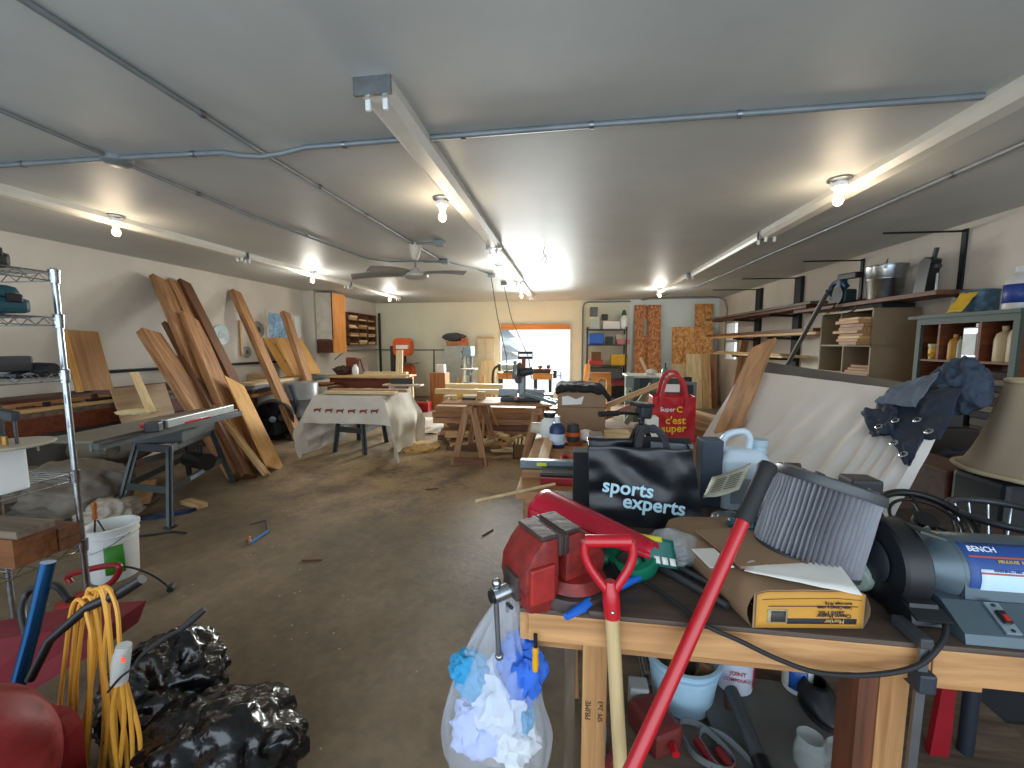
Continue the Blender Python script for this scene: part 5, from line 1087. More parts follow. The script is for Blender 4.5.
# tools near the left edge
q = aZ(566, 458, t2z); r = thing('pliers', q, 'orange handled snips near the left edge of the work table', 'tool')
for s_ in (-1, 1): B().tube(bez([q+Vector((0, .02, .015)), q+Vector((s_*.03, -.05, .015)), q+Vector((s_*.025, -.13, .015))], 6), .012, 8).obj('handle', M('grip_red', '#c63a22', .4), r)
B().bar(q+Vector((0, .02, .015)), q+Vector((.0, .11, .015)), .03, .016).obj('jaw', steel, r)
a, c = aZ(541, 470, t2z+.03), aZ(549, 441, t2z+.03); board('plank', a, c, .07, .055, pine, 'pale stout plank along the left edge of the work table', 'board')
a, c = aZ(533, 472, t2z), aZ(553, 475, t2z); p = aZ(540, 476, t2z); 
board('plank', (a.x-.06, p.y, t2z+.025), (a.x+.40, p.y+.02, t2z+.025), .10, .048, cedar, 'short brown plank under the grey level', 'board')
lv_ = thing('spirit_level', (a.x, p.y, t2z+.05), 'grey spirit level on the left edge of the work table', 'level'); B().bar((a.x-.07, p.y+.0, t2z+.075), (a.x+.36, p.y+.02, t2z+.075), .05, .05, bev=.003).obj('level_body', M('level_grey', '#7f8b92', .35, .6), lv_); B().box((a.x+.06, p.y-.026, t2z+.08), (.06, .004, .02)).obj('vial', M('vial', '#c9d64a', .3), lv_)
a, c = aZ(476, 501, .79), aZ(536, 488, .79); B().tube([a, c, c+(c-a)*.35], .008, 8).obj('dowel', pale_pine, None, 'thin pale dowel sticking out from the work table to the left', 'stick')
q = aZ(556, 486, t2z); r = thing('tool_case', q, 'dark red flat tool case on the near edge of the work table', 'tool case'); bx((q.x-.09, q.y, t2z+.001), (q.x+.2, q.y+.16, t2z+.05), .01).obj('case_body', red, r); bx((q.x-.09, q.y, t2z+.05), (q.x+.2, q.y+.16, t2z+.07), .008).obj('lid', black, r)
# camera tripod standing head-up on the table
tx, ty = aY(641, 430, 2.45).x, 2.45
tr = thing('tripod', (tx, ty, t2z), 'black camera tripod with pan handle standing on the work table', 'tripod')
zh = aY(641, 412, 2.45).z
B().cyl((tx, ty, t2z+.10), (tx, ty, zh-.04), .017, n=14).obj('centre_column', M('tripod_blue', '#27344a', .35, .4), tr)
B().box((tx, ty, zh-.10), (.07, .07, .06), bev=.012).obj('collar', black, tr)
for k in range(3):
    a = 2*PI*k/3+.35; d = Vector((math.cos(a), math.sin(a), 0)); t = Vector((tx, ty, zh-.11))+d*.035; B().tube([t, Vector((tx, ty, t2z+.02))+d*.15], [.016, .012], 10).obj('leg', black, tr); B().blob(Vector((tx, ty, t2z+.012))+d*.15, (.016, .016, .012), 0, 1, 0, 2).obj('foot', rubber, tr)
B().box((tx+.01, ty, zh), (.075, .09, .07), (0, .1, .3), .015).obj('head', M('tripod_head', '#23282f', .45), tr); B().box((tx+.0, ty, zh+.045), (.11, .10, .022), (0, .06, .3), .006).obj('camera_plate', black, tr)
hp = aY(601, 414, 2.30); B().tube([Vector((tx-.02, ty-.02, zh-.01)), Vector((tx, ty, zh)).lerp(hp, .45), hp], [.008, .010, .016], 10).obj('pan_handle', black, tr); B().tube([Vector((tx, ty, zh)).lerp(hp, .6), hp+(hp-Vector((tx, ty, zh))).normalized()*.01], .0165, 12).obj('handle_grip', rubber, [o for o in tr.children if o.name.startswith('pan_handle')][0])
# red shopping tote
def tote(Y, x0, x1, z0, z1, depth, mat, name, label, top_w=1.0, cat='tote bag', skew=0., n=22):
    r = thing(name, ((x0+x1)/2, Y+depth/2, z0), label, cat); xc, w_ = (x0+x1)/2, (x1-x0)/2
    b = B()
    def side(sy):
        def f(u, v):
            k = 1+(top_w-1)*v; x = xc+(u*2-1)*w_*k+skew*v; d = depth*(.5-.10*v)*(1-.10*math.sin(PI*v)); y = Y+depth/2+sy*d+.012*nz(u*4, v*4, sy*3)*(1+v)
            return (x, y, z0+v*(z1-z0)+.008*nz(u*3, 5, sy)*v)
        return f
    b.grid(side(-1), n, n); b.grid(side(1), n, n)
    for sx in (0, 1): b.grid(lambda u, v: Vector(side(-1)(sx, v)).lerp(Vector(side(1)(sx, v)), u), 6, n)
    b.grid(lambda u, v: Vector(side(-1)(u, 0)).lerp(Vector(side(1)(u, 0)), v), n, 4)
    bmesh.ops.remove_doubles(b.bm, verts=b.bm.verts, dist=.0015); b.obj('bag_body', mat, r, solid=.002, angle=55)
    return r, side(-1)
rm = M('tote_red', '#b8101c', .55, var=.1, bump=.08, bscale=60)
Yr = 3.42; p0, p1 = aY(652, 433, Yr), aY(697, 397, Yr)
rb, fr = tote(Yr, p0.x, p1.x, t2z+.001, p1.z, .2, rm, 'shopping_tote', 'red shopping tote bag with white and yellow lettering on the work table')
hy = Yr+.01
def strap(x0, x1, z0, h, y, mat, par, w=.028, name='handle', lean_=0.):
    pts = bez([(x0, y, z0-.08), (x0+.005, y, z0), (x0+(x1-x0)*.18, y+lean_*.6, z0+h*.75), ((x0+x1)/2, y+lean_, z0+h), (x1-(x1-x0)*.18, y+lean_*.6, z0+h*.75), (x1-.005, y, z0), (x1, y, z0-.08)], 8)
    b = B()
    for a, c in zip(pts, pts[1:]):
        d = (c-a).normalized(); s_ = d.cross(Vector((0, 1, 0))).normalized()*w/2; e = Vector((0, .002, 0)); b._add([a-s_-e, a+s_-e, c+s_-e, c-s_-e, a-s_+e, a+s_+e, c+s_+e, c-s_+e], [(0, 1, 2, 3), (7, 6, 5, 4), (0, 4, 5, 1), (2, 6, 7, 3), (1, 5, 6, 2), (3, 7, 4, 0)])
    return b.obj(name, mat, par)
wb_ = p1.x-p0.x
strap(p0.x+wb_*.18, p0.x+wb_*.78, p1.z, .17, Yr+.0, rm, rb); strap(p0.x+wb_*.2, p0.x+wb_*.8, p1.z, .20, Yr+.17, rm, rb, lean_=-.03)
wt, yt = M('print_white', '#f2f2ee', .6, var=.02), M('print_yellow', '#f0c21a', .6, var=.04)
q = aY(674, 410, Yr-.03); lettering('lettering', 'Super', (q.x-.045, Yr-.016, q.z-.015), (1, 0, 0), (0, 0, 1), .05, wt, rb, .002); lettering('lettering', 'C', (q.x+.045, Yr-.016, q.z-.02), (1, 0, 0), (0, 0, 1), .065, yt, rb, .03)
q = aY(676, 422, Yr-.03); lettering('lettering', "c'est", (q.x, Yr-.014, q.z-.018), (1, 0, .02), (0, 0, 1), .085, yt, rb, .02); lettering('lettering', 'super', (q.x-.01, Yr-.012, q.z-.085), (1, 0, .04), (0, 0, 1), .085, yt, rb, .02)
# contents and neighbours of the red tote
fbox(664, 385, 680, 392, Yr+.1, .06).obj('paper_roll', paper, None, 'white paper sticking up inside the red tote', 'paper')
q0, q1 = aY(642, 436, 3.5), aY(655, 413, 3.5); r = thing('white_carton', ((q0.x+q1.x)/2, 3.4, t2z), 'white carton with a dark ring mark beside the red tote', 'box'); bx((q0.x, 3.28, t2z+.001), (q0.x+.085, 3.40, q1.z), .006).obj('box_body', paper, r)
b = B(); b.lathe([(.022, 0), (.036, 0), (.036, .002), (.022, .002)], (q0.x+.045, 3.279, q1.z-.09), (0, -1, 0), 20); b.obj('ring_mark', black, r)
q = aY(665, 383, 3.75); q.z = t2z+.30; b = B(); n = 14; b.prism([(-.13, -.26)]+[(-.13*math.cos(PI*i/n), .09*math.sin(PI*i/n)) for i in range(n+1)]+[(.13, -.26)], (q.x-.0, 3.8, q.z-.04), (1, 0, -.1), (.1, 0, 1), .03); b.obj('curved_board', tan_ply, None, 'brown half-round board sticking up behind the red tote', 'board')
for k, (x0, y0, x1, y1, m_, s_) in enumerate(((626, 398, 660, 384, pine, 'pale board end slanting up left of the red tote'), (640, 402, 652, 384, M('greyish_green', '#777a60', .7), 'grey-green board end left of the red tote'), (634, 405, 655, 396, WOOD('pinkish', '#a56a50', '#cf9a80'), 'pinkish board end lowest beside the red tote'))):
    a, c = aY(x0, y0, 4.0+.06*k), aY(x1, y1, 4.02+.06*k); a = a+(a-c)*max(0, (a.z-t2z-.02)/(c.z-a.z)); board('board_end', a, c, .05, .025, m_, s_, 'offcut', up=(0, 1, 0))
# pile of pale planks to the right of the red tote
rnd = random.Random(3)
for k in range(7):
    a, c = aY(697+k*1.3, 412+k*3.0, 4.1-.07*k), aY(733, 425+k*2.6, 3.75-.1*k); z = t2z+.022+.026*(6-k); a.z = c.z = z
    if a.z > 0: board('pale_plank', Vector((1.02-.02*k, 4.18-.05*k, z)), Vector((1.30+rnd.uniform(-.02, .04), 3.25+.03*k, z)), .09, .024, rnd.choice((pale_pine, pine)), ('topmost', 'second from the top', 'third from the top', 'fourth from the top', 'fifth from the top', 'sixth from the top', 'lowest')[k]+' pale plank in the pile right of the red tote', 'board', 'pale planks beside the red tote')
# ---------------- router table machines behind
q0, q1 = aY(628, 376, 6.3), aY(684, 372, 6.3); zt = q0.z
rt = thing('machine_table', ((q0.x+q1.x)/2, 6.6, 0), 'grey-green machine table with pale top edge behind the red tote', 'machine')
mg = M('machine_green', '#4b5955', .5, .2)
bx((q0.x, 6.3, zt-.03), (q1.x, 6.95, zt)).obj('table_top', M('top_pale', '#b9b9a8', .45, .3), rt); bx((q0.x+.05, 6.36, .35), (q1.x-.05, 6.9, zt-.03)).obj('cabinet_body', mg, rt)
for x in (q0.x+.08, q1.x-.08):
    for y in (6.4, 6.85): bx((x-.03, y-.03, 0), (x+.03, y+.03, .36)).obj('leg', dark_grey, rt)
fbox(640, 376, 650, 390, 6.34, .02).obj('door', dark_grey, rt); fbox(652, 378, 662, 392, 6.34, .02).obj('panel', M('mg2', '#64706c', .5), rt)
q = aY(629, 394, 6.0); r = thing('outlet_box', q, 'pale green electrical outlet box on an upright post left of the machine table', 'electrical box'); fbox(625.5, 388, 632, 401, 6.0, .06, .006).obj('cover_plate', M('pale_green_box', '#b6c2a4', .5), r)
for yy in (391.5, 395, 398.5): fbox(629, yy-.9, 631, yy+.9, 5.995, .008).obj('socket', black, r)
p = aY(629.5, 382, 6.1); bx((p.x-.06, 6.08, 0), (p.x+.06, 6.16, aY(629, 376, 6.1).z)).obj('upright_post', M('post_grey', '#8b948c', .5), None, 'grey-green upright post behind the outlet box', 'post')
p = aY(665, 372, 6.6); r = thing('green_bottle', (p.x, 6.6, zt), 'small green bottle with tall spout on the machine table', 'bottle'); B().lathe([(0, 0), (.05, 0), (.05, .07), (.02, .11), (0, .11)], (p.x, 6.6, zt), n=14).obj('bottle_body', M('gb', '#4a8a72', .3), r); B().cyl((p.x, 6.6, zt+.11), (p.x, 6.6, zt+.19), .01).obj('spout', black, r)
p = aY(652, 370, 6.55); B().blob((p.x, 6.6, zt+.045), (.08, .07, .05), .3, 2, 8, 3, sharp=True).obj('cloth_wad', paper, None, 'crumpled white cloth on the machine table', 'rag')
p = aY(641, 369, 6.55); board('stick', (p.x+.12, 6.6, zt+.01), (p.x+.02, 6.75, zt+.26), .04, .03, pale_pine, 'pale stick leaning upright on the machine table', 'stick', up=(0, 1, 0))
def framed(x0, y0, x1, y1, Y, mat, inner, label):
    p, q = aY(x0, y1, Y), aY(x1, y0, Y); r = thing('framed_screen', ((p.x+q.x)/2, Y, 0), label, 'screen'); w_ = .05
    for nm, lo, hi in (('frame', (p.x, Y, 0), (p.x+w_, Y+.03, q.z)), ('frame', (q.x-w_, Y, 0), (q.x, Y+.03, q.z)), ('frame', (p.x+w_, Y, q.z-w_), (q.x-w_, Y+.03, q.z))): bx(lo, hi).obj(nm, mat, r)
    bx((p.x+w_, Y+.01, .01), (q.x-w_, Y+.02, q.z-w_), 0).obj('screen', inner, r)
framed(668, 377, 692, 410, 7.3, dark_grey, M('screen_dk', '#5d6266', .6), 'dark framed screen standing behind the red tote, farther of two'); framed(672, 382, 697, 412, 7.0, M('alu_frame', '#9aa0a4', .4, .5), M('screen_gr', '#4d5356', .6), 'grey framed screen standing behind the red tote, nearer of two')
# ================================================================ front workbench and everything on it
bz = .90; bx0, bx1, by0, by1 = -.115, 1.56, .952, 1.78
wbn = thing('workbench', (.7, 1.3, 0), 'heavy pine workbench with dark worn top in the right foreground', 'workbench')
B().span((bx0, by0-.002, bz-.012), (bx1, by1, bz), .003).obj('bench_top', dirty_top, wbn)
xs = .792
board('front_apron', (bx0+.022, by0+.017, bz-.049), (xs, by0+.017, bz-.049), .034, .072, bench_wood, parent=wbn)
board('front_apron', (xs+.003, by0+.017, bz-.052), (bx1, by0+.017, bz-.052), .034, .078, bench_wood, parent=wbn)
board('end_apron', (bx0+.011, by0+.01, bz-.052), (bx0+.011, by1, bz-.052), .022, .078, bench_wood, parent=wbn)
board('under_rail', (bx0+.03, by0+.072, bz-.122), (xs-.02, by0+.072, bz-.122), .024, .046, bench_wood, parent=wbn)
board('under_rail', (xs, by0+.072, bz-.126), (.95, by0+.072, bz-.126), .024, .046, bench_wood, parent=wbn)
for (x, y, m_) in ((.073, by0+.036, bench_wood), (.737, by0+.036, bench_wood), (1.46, by0+.036, bench_wood), (.07, by1-.08, cedar), (.735, by1-.08, cedar), (1.46, by1-.08, cedar)):
    board('leg', (x, y, 0), (x, y, bz-.087), .06, .04, m_, parent=wbn, up=(0, 1, 0))
board('leg_block', (.684, by0+.05, 0), (.684, by0+.05, bz-.09), .04, .07, brown_wood, parent=wbn, up=(0, 1, 0))
board('back_leg_board', (.012, by0+.16, 0), (.012, by0+.16, bz-.1), .03, .09, grey_wood, parent=wbn, up=(0, 1, 0))
B().span((.05, by0+.10, .235), (bx1-.06, by1-.05, .255)).obj('low_shelf', grey_wood, wbn)
stm = M('stamp', '#4a3422', .8)
lettering('stamp', 'PRIME', (.064, by0+.0155, bz-.27), (0, 0, 1), (-1, 0, 0), .02, stm, wbn, .0); lettering('stamp', 'SPF 2x3', (.094, by0+.0155, bz-.27), (0, 0, 1), (-1, 0, 0), .018, stm, wbn, .0)
# ---------------- red bench vise on the left corner
O = Vector((-.005, 1.055, bz)); f = Vector((-.80, -.60, 0)); s_ = Vector((.60, -.80, 0)); up = Vector((0, 0, 1))
RV = Matrix((f, s_, up)).transposed()
if RV.determinant() < 0: s_ = -s_; RV = Matrix((f, s_, up)).transposed()
def V(a, b_, c): return O + f*a + s_*b_ + up*c
vs_ = thing('bench_vise', O, 'big red bench vise with grey worn jaws bolted to the front left bench corner', 'vise')
b = B(); b.lathe([(0, 0), (.105, 0), (.108, .012), (.10, .03), (.07, .036), (0, .036)], O+Vector((.02, -.01, 0)), n=36)
for a in (2.2, -.9): b.box(O+Vector((.02+.105*math.cos(a), -.01+.105*math.sin(a), .010)), (.06, .06, .02), bev=.01)
b.obj('swivel_base', vise_grey, vs_)
B().lathe([(.070, .036), (.09, .036), (.075, .06), (.05, .065), (0, .065)], O+Vector((.02, -.01, 0)), n=30).obj('turret', vise_red, vs_)
def xz(poly, bc, th, name, mat, bev=.008):
    b = B(); b.prism([(p[0], p[1]) for p in poly], V(0, bc, 0), f, up, th)
    bmesh.ops.recalc_face_normals(b.bm, faces=b.bm.faces); bmesh.ops.bevel(b.bm, geom=list(b.bm.edges), offset=bev, segments=2, affect='EDGES', profile=.6); b.sm = True
    return b.obj(name, mat, vs_, angle=50)
xz([(-.075, .045), (.045, .045), (.045, .100), (.038, .178), (-.005, .182), (-.055, .150), (-.085, .095)], 0, .13, 'rear_body', vise_red, .012)
xz([(.062, -.015), (.150, .005), (.163, .07), (.158, .115), (.135, .150), (.110, .180), (.062, .180)], 0, .125, 'front_jaw', vise_red, .012)
xz([(.02, .028), (.17, .028), (.17, .09), (.02, .09)], 0, .07, 'slide', vise_grey, .006)
for a in (.046, .061): B().box(V(a, 0, .160), (.014, .138, .050), RV, .003).obj('jaw_plate', vise_grey, vs_)
B().box(V(.02, 0, .184), (.05, .12, .010), RV, .003).obj('anvil', vise_grey, vs_); B().box(V(.09, 0, .182), (.045, .115, .010), RV, .003).obj('jaw_cap', vise_grey, vs_)
b = B(); b.box(V(.115, -.066*(1 if (V(0, 1, 0)-O).y > 0 else -1), .075), (.07, .012, .09), RV, .006); b.obj('side_boss', M('vise_red2', '#a02a24', .45, var=.3, scale=20), vs_)
B().cyl(V(.163, 0, .045), V(.215, 0, .040), .019, n=20).obj('spindle_head', chrome, vs_)
hq = V(.205, 0, .041); B().cyl(hq+Vector((-.004, 0, .028)), hq+Vector((.006, -.004, -.155)), .0065, n=14).obj('handle_bar', steel, vs_)
for dz in (.03, -.16): B().blob(hq+Vector((.0 if dz > 0 else .006, 0, dz)), (.011, .011, .012), 0, 1, 0, 3).obj('handle_knob', chrome, vs_)
B().cyl(V(.216, 0, .04), V(.222, 0, .04), .015, n=18).obj('spindle_nut', dark_steel, vs_)
# ---------------- clear bag with cloths hanging at the bench end
hb = thing('hanging_bag', (-.19, .95, .42), 'clear plastic bag of blue and white cloths hanging from the bench end', 'bag')
def bagp(u, v, k=1.):
    a = 2*PI*u; z = .905-.50*v; w = (.018+.112*math.sin(min(1, v*1.02)*PI*.62)**1.15) if v < .97 else .10*(1-v)/.03+.02
    w *= 1+.22*nz(math.cos(a)*1.6, math.sin(a)*1.6, v*2.6+2); pl = 1+.05*math.sin(a*17+v*3)*(1-v*.6)
    cx = -.15-.045*math.sin(v*PI*.55); return Vector((cx+math.cos(a)*w*k*pl*1.08, 1.0-.02*v+math.sin(a)*w*k*pl*.62, z))
b = B(); b.grid(lambda u, v: bagp(u, v), 72, 36); b.obj('clear_bag', GLASS('bag_clear', '#dfe8f2', .13, .16, .8), hb, solid=.0008)
def wad(px, py, r, m_, sd, nm='cloth'):
    c = aY(px, py, .985); return B().blob(c, r, .35, 1.9, sd, 4, sharp=True).obj(nm, m_, hb, smooth=True)
wad(500, 700, (.075, .05, .10), M('cloth_pale', '#c9d2e2', .8, bump=.4, bscale=14), 2); wad(522, 668, (.06, .045, .09), M('cloth_blue', '#2a63c4', .8, bump=.4, bscale=14), 5); wad(470, 672, (.05, .04, .06), M('cloth_teal', '#2c8fc0', .8, bump=.3), 9)
wad(478, 725, (.07, .05, .075), M('cloth_lilac', '#aebcec', .8, bump=.4, bscale=14), 12); wad(515, 740, (.06, .05, .06), M('cloth_white2', '#d8dde2', .8, bump=.4), 15); wad(526, 715, (.022, .03, .04), M('cloth_teal', '#2c8fc0', .8), 17)
B().tube([(-.135, .955, .895), (-.15, .985, .885), (-.152, .99, .86)], .005, 8).obj('tie_cord', rubber, hb)
# screwdriver hung on the apron
q = aY(534, 664, .90); r = thing('screwdriver', q, 'small yellow-handled screwdriver hanging under the bench apron beside the plastic bag', 'screwdriver')
q.y = by0-.012; B().lathe([(0, -.05), (.007, -.05), (.009, -.03), (.007, -.01), (.009, .004), (.006, .012), (0, .012)], q, n=14).obj('handle', M('sd_yellow', '#d69b1e', .35), r); B().cyl(q+Vector((0, 0, .012)), q+Vector((0, 0, .045)), .005).obj('ferrule', black, r)
# ---------------- shovel with red D grip leaning on the bench
p0, p1 = aY(608, 541, .935), aY(614, 650, by0-.03); d = (p1-p0).normalized(); e = p0+d*((p0.z-.02)/-d.z)
sh = thing('shovel', e, 'shovel with red D-grip and pale wooden shaft leaning on the bench front', 'shovel')
sxv = Vector((1, 0, 0)); sxv = (sxv-d*sxv.dot(d)).normalized()
c1 = p0+d*.140; c2 = p0+d*.180
B().tube([c2-d*.03, e-d*.36], .0165, 14).obj('wooden_shaft', ash, sh, M3=frame(d))
b = B(); b.tube([p0-sxv*.052, p0+sxv*.052], .0145, 14)
for s2 in (-1, 1): b.tube(bez([p0+sxv*s2*.052, p0+sxv*s2*.055+d*.03, p0+sxv*s2*.046+d*.060, p0+sxv*s2*.022+d*.098, c1+sxv*s2*.004-d*.018], 6), .0105, 10)
b.tube([c1-d*.045, c1-d*.02, c1, c2], [.012, .019, .0205, .0195], 14); b.obj('d_grip', red_bright, sh)
B().blob(c1+d*.022+Vector((0, -.0195, .004)), (.005, .004, .005), 0, 1, 0, 2).obj('rivet', chrome, sh)
b = B(); n_ = sxv.cross(d); b.grid(lambda u, v: e-d*(.36-.36*v)+sxv*(u-.5)*.24*(1 if v < .75 else 1-(v-.75)*1.2)+n_*(.04*(1-(2*u-1)**2)), 10, 8); b.obj('blade', M('shovel_steel', '#55585a', .5, .6), sh, solid=.003)
B().tube([e-d*.42, e-d*.30], [.019, .014], 12).obj('socket', M('shovel_steel', '#55585a', .5, .6), sh)
# ---------------- long red tube with black grip
p0, p1 = aY(769, 464, 1.08), aY(699.5, 618, by0-.022); d = (p1-p0).normalized(); e = p0+d*(p0.z/-d.z)
rt_ = thing('pole_handle', e, 'long red tube with black rubber grip leaning across the bench from the floor', 'handle')
B().tube([p0+d*.15, e], .0155, 18).obj('red_pole', red_bright, rt_)
B().tube([p0-d*.0, p0+d*.012, p0+d*.03, p0+d*.155, p0+d*.16], [.019, .0235, .0195, .0195, .0185], 20).obj('rubber_grip', rubber, rt_)
# ---------------- red plastic scoop, grabber tubes
a0, a1 = aY(541, 503, 1.32), aY(654, 549, 1.06); L_ = a1-a0; d = L_.normalized(); sv = Vector((.35, 1, .25)); sv = (sv-d*sv.dot(d)).normalized(); nv = d.cross(sv); nv = nv if nv.z > 0 else -nv
sc_ = thing('red_scoop', a0.lerp(a1, .5), 'tapering red plastic scoop lying across the vise and the black tote bag', 'scoop')
def scoop(u, v):
    w = .040*(1-v)**.9+.024; ang = (u-.5)*PI*1.15; return a0+L_*v+sv*math.sin(ang)*w+nv*(math.cos(ang)*w*.75-.01)
b = B(); b.grid(scoop, 24, 24); b.obj('scoop_body', M('scoop_red', '#b0142c', .32, var=.12), sc_, solid=.004)
b = B()
for k in (.2, .8): b.tube([scoop(k, v/10)+nv*.002 for v in range(11)], .004, 6)
b.obj('edge_rib', M('scoop_red', '#b0142c', .32), sc_)
for k, (q0, q1, s2) in enumerate((((650, 553), (742, 600), 'thin grey metal tube on the bench beside the mortar bag, upper of two'), ((640, 556), (728, 606), 'thin grey metal tube on the bench beside the mortar bag, lower of two'))):
    a, c = aZ(*q0, bz+.012), aZ(*q1, bz+.010); B().tube([a, c], .009, 12).obj('metal_tube', M('tube_grey', '#54585b', .35, .6), None, s2, 'tube')
q = aZ(741, 599, bz+.006); B().tube(bez([q+Vector((-.02, .01, 0)), q+Vector((.01, .02, .0)), q+Vector((.025, 0, .0)), q+Vector((.01, -.02, 0)), q+Vector((-.01, -.015, .0))], 6), .005, 8).obj('wire_hook', chrome, None, 'small clear plastic hook lying at the end of the grey tubes', 'hook')
# ---------------- brush, green spool, packet
a, c = aZ(566, 617, bz+.018), aZ(606, 592, bz+.02); e2 = aZ(640, 577, bz+.02)
br = thing('hand_brush', a, 'blue handled hand brush with black bristles in front of the vise base', 'brush')
B().tube([a, a.lerp(c, .5), c, c.lerp(e2, .5), e2], [.008, .014, .009, .011, .008], 12).obj('handle', blue, br)
b = B(); dd = (e2-c).normalized(); pn = Vector((-dd.y, dd.x, 0)); rnd = random.Random(2)
for i in range(17):
    for j in range(3): q = c+dd*(i*.0055)+Vector((0, 0, -.004)); b.tube([q+pn*(j*.004), q+pn*(.045+j*.006)+Vector((rnd.uniform(-.003, .003), rnd.uniform(-.003, .003), .01+.01*j))], .0022, 5)
b.obj('bristles', black, br)
gc = aZ(634, 578, bz+.0); sp_ = thing('tape_spool', gc, 'green plastic spool lying on the bench behind the red shovel grip', 'spool')
gv = Vector((-.25, -.35, 1)).normalized(); gc2 = gc+Vector((.0, .03, .045))
b = B(); b.lathe([(.050, -.022), (.068, -.022), (.070, -.016), (.070, .016), (.068, .022), (.050, .022), (.047, .0), (.050, -.022)], gc2, gv, 36); b.obj('ring', green, sp_)
B().box(gc2+Vector((.0, -.03, -.01)), (.04, .03, .04), (.3, .2, .5), .004).obj('cutter', M('green_light', '#1b8f74', .4), sp_)
q = aZ(600, 576, bz); B().blob(q+Vector((0, .04, .03)), (.05, .03, .03), .1, 2, 1, 3).obj('green_lump', M('green_dark', '#0c5038', .5), None, 'dark green plastic cap behind the shovel grip, next to the vise', 'cap')
# clear packet with green label
pc = aZ(668, 575, bz); pk = thing('screw_packet', pc, 'clear plastic packet with green and yellow label in front of the black tote bag', 'packet')
B().blob(pc+Vector((.02, .05, .055)), (.085, .05, .055), .22, 1.7, 3, 4).obj('clear_pouch', GLASS('pouch', '#c9cfcf', .35, .12, .8), pk)
def lab(u, v): p = aY(640+44*u-6*v, 566-34*v+8*u, 1.115-.01*math.sin(u*PI)+.03*v); return p
b = B(); b.grid(lambda u, v: lab(.12+u*.76, .1+v*.85), 8, 6); b.obj('green_label', M('lab_green', '#0f5f55', .5, var=.08), pk, solid=.001)
b = B(); b.grid(lambda u, v: lab(.12+u*.5, .82+v*.16)+Vector((0, -.002, .002)), 6, 2); b.obj('yellow_band', M('lab_yel', '#c9c22c', .5), pk, solid=.001)
for u in (.36, .54, .72): b = B(); b.grid(lambda a, c: lab(u+a*.13, .18+c*.22)+Vector((0, -.002, .001)), 2, 2); b.obj('white_panel', paper, pk, solid=.001)
B().blob(pc+Vector((.02, .05, .03)), (.06, .035, .028), .3, 4, 7, 3, sharp=True).obj('contents', M('screws', '#777a7c', .4, .6), pk)
# ---------------- black tote bag
tb_m = M('tote_black', '#15181d', .33, var=.2, bump=.25, bscale=9, spec=.6)
Yt = 1.45; q0, q1 = aY(590, 519, Yt), aY(706, 527, Yt)
q0z = bz+.001; zt1 = aY(585, 447, 1.50).z
tg, ff = tote(Yt, q0.x, q1.x, q0z, zt1+.015, .16, tb_m, 'tote_bag', 'black shiny tote bag with pale blue lettering standing on the bench', top_w=.89, skew=-.03)
wl = M('letter_blue', '#bfe3f2', .5, var=.03)
def onbag(name, text, px, py, size):
    q = aY(px, py, Yt-.01); lettering(name, text, (q.x, Yt-.012+.05*(q.z-q0z)/(zt1-q0z)*1.0-.012, q.z), (1, .02, -.10), (0, .05, 1), size, wl, tg, .022, align='LEFT')
onbag('lettering', 'sports', 602, 492, .070); onbag('lettering', 'experts', 622, 507, .070)
hm_ = M('strap_black', '#0e1013', .7)
strap(q0.x+.16, q0.x+.27, zt1, .075, Yt+.03, hm_, tg, w=.022, lean_=.03); strap(q0.x+.17, q0.x+.28, zt1, .055, Yt+.12, hm_, tg, w=.022, lean_=.05)
a, c = aY(578, 470, 1.64), aY(592, 452, 1.60); bx((a.x-.02, 1.62, bz+.001), (a.x+.05, 1.70, bz+.22), .004).obj('black_binder', black_matte, None, 'black upright folder standing just left of the black tote bag', 'folder')
p0, p1 = aY(645, 475, 1.53), aY(694, 448, 1.53); board('grey_board', ((p0.x+p1.x)/2, 1.53, bz+.02), ((p0.x+p1.x)/2+.01, 1.545, p1.z+.012), .15, .012, M('board_grey', '#6a6f76', .6), 'grey board sticking up out of the black tote bag', 'board', up=(0, 1, 0))
p0, p1 = aY(640, 470, 1.57), aY(690, 438, 1.57); bx((p0.x, 1.56, bz+.1), (p1.x, 1.575, p1.z), .003).obj('dark_folder', black_matte, None, 'dark folder standing behind the grey board in the black tote bag', 'folder')
# ---------------- mortar bag with yellow end
F0, F1 = aZ(752, 628, bz), aZ(863, 629, bz); fx_ = (F1-F0).normalized(); fw = (F1-F0).length; bk_ = Vector((-fx_.y, fx_.x, 0)); bk_ = (bk_+fx_*-.12).normalized(); hh = .098; LL = .40
mb = thing('mortar_bag', (F0+F1)/2+bk_*.2, 'brown paper mortar bag with yellow printed end lying on the bench', 'bag')
b = B(); nU, nV = 14, 22
def mtop(u, v):
    w = u-.5; sag = 1-.10*nz(u*3, v*4, 2)-.05*(abs(2*v-1)**4); edge = (1-abs(2*u-1)**6)*.12+.88
    return F0+fx_*fw*u+bk_*LL*v+Vector((0, 0, bz*0+hh*sag*edge))
def mbot(u, v): return F0+fx_*fw*u+bk_*LL*v+Vector((0, 0, .001))
b.grid(mtop, nU, nV); b.grid(mbot, nU, nV)
for u in (0, 1): b.grid(lambda s2, v: mbot(u, v).lerp(mtop(u, v), s2)+fx_*((2*u-1)*.014*math.sin(PI*s2)), 5, nV)
b.grid(lambda u, s2: mbot(u, 1).lerp(mtop(u, 1), s2), nU, 5); b.grid(lambda u, s2: mbot(u, 0).lerp(mtop(u, 0), s2), nU, 5)
bmesh.ops.remove_doubles(b.bm, verts=b.bm.verts, dist=.0008); b.obj('paper_sack', M('kraft', '#8a6f52', .75, var=.15, bump=.25, bscale=14), mb, angle=60)
out = -bk_*.0025
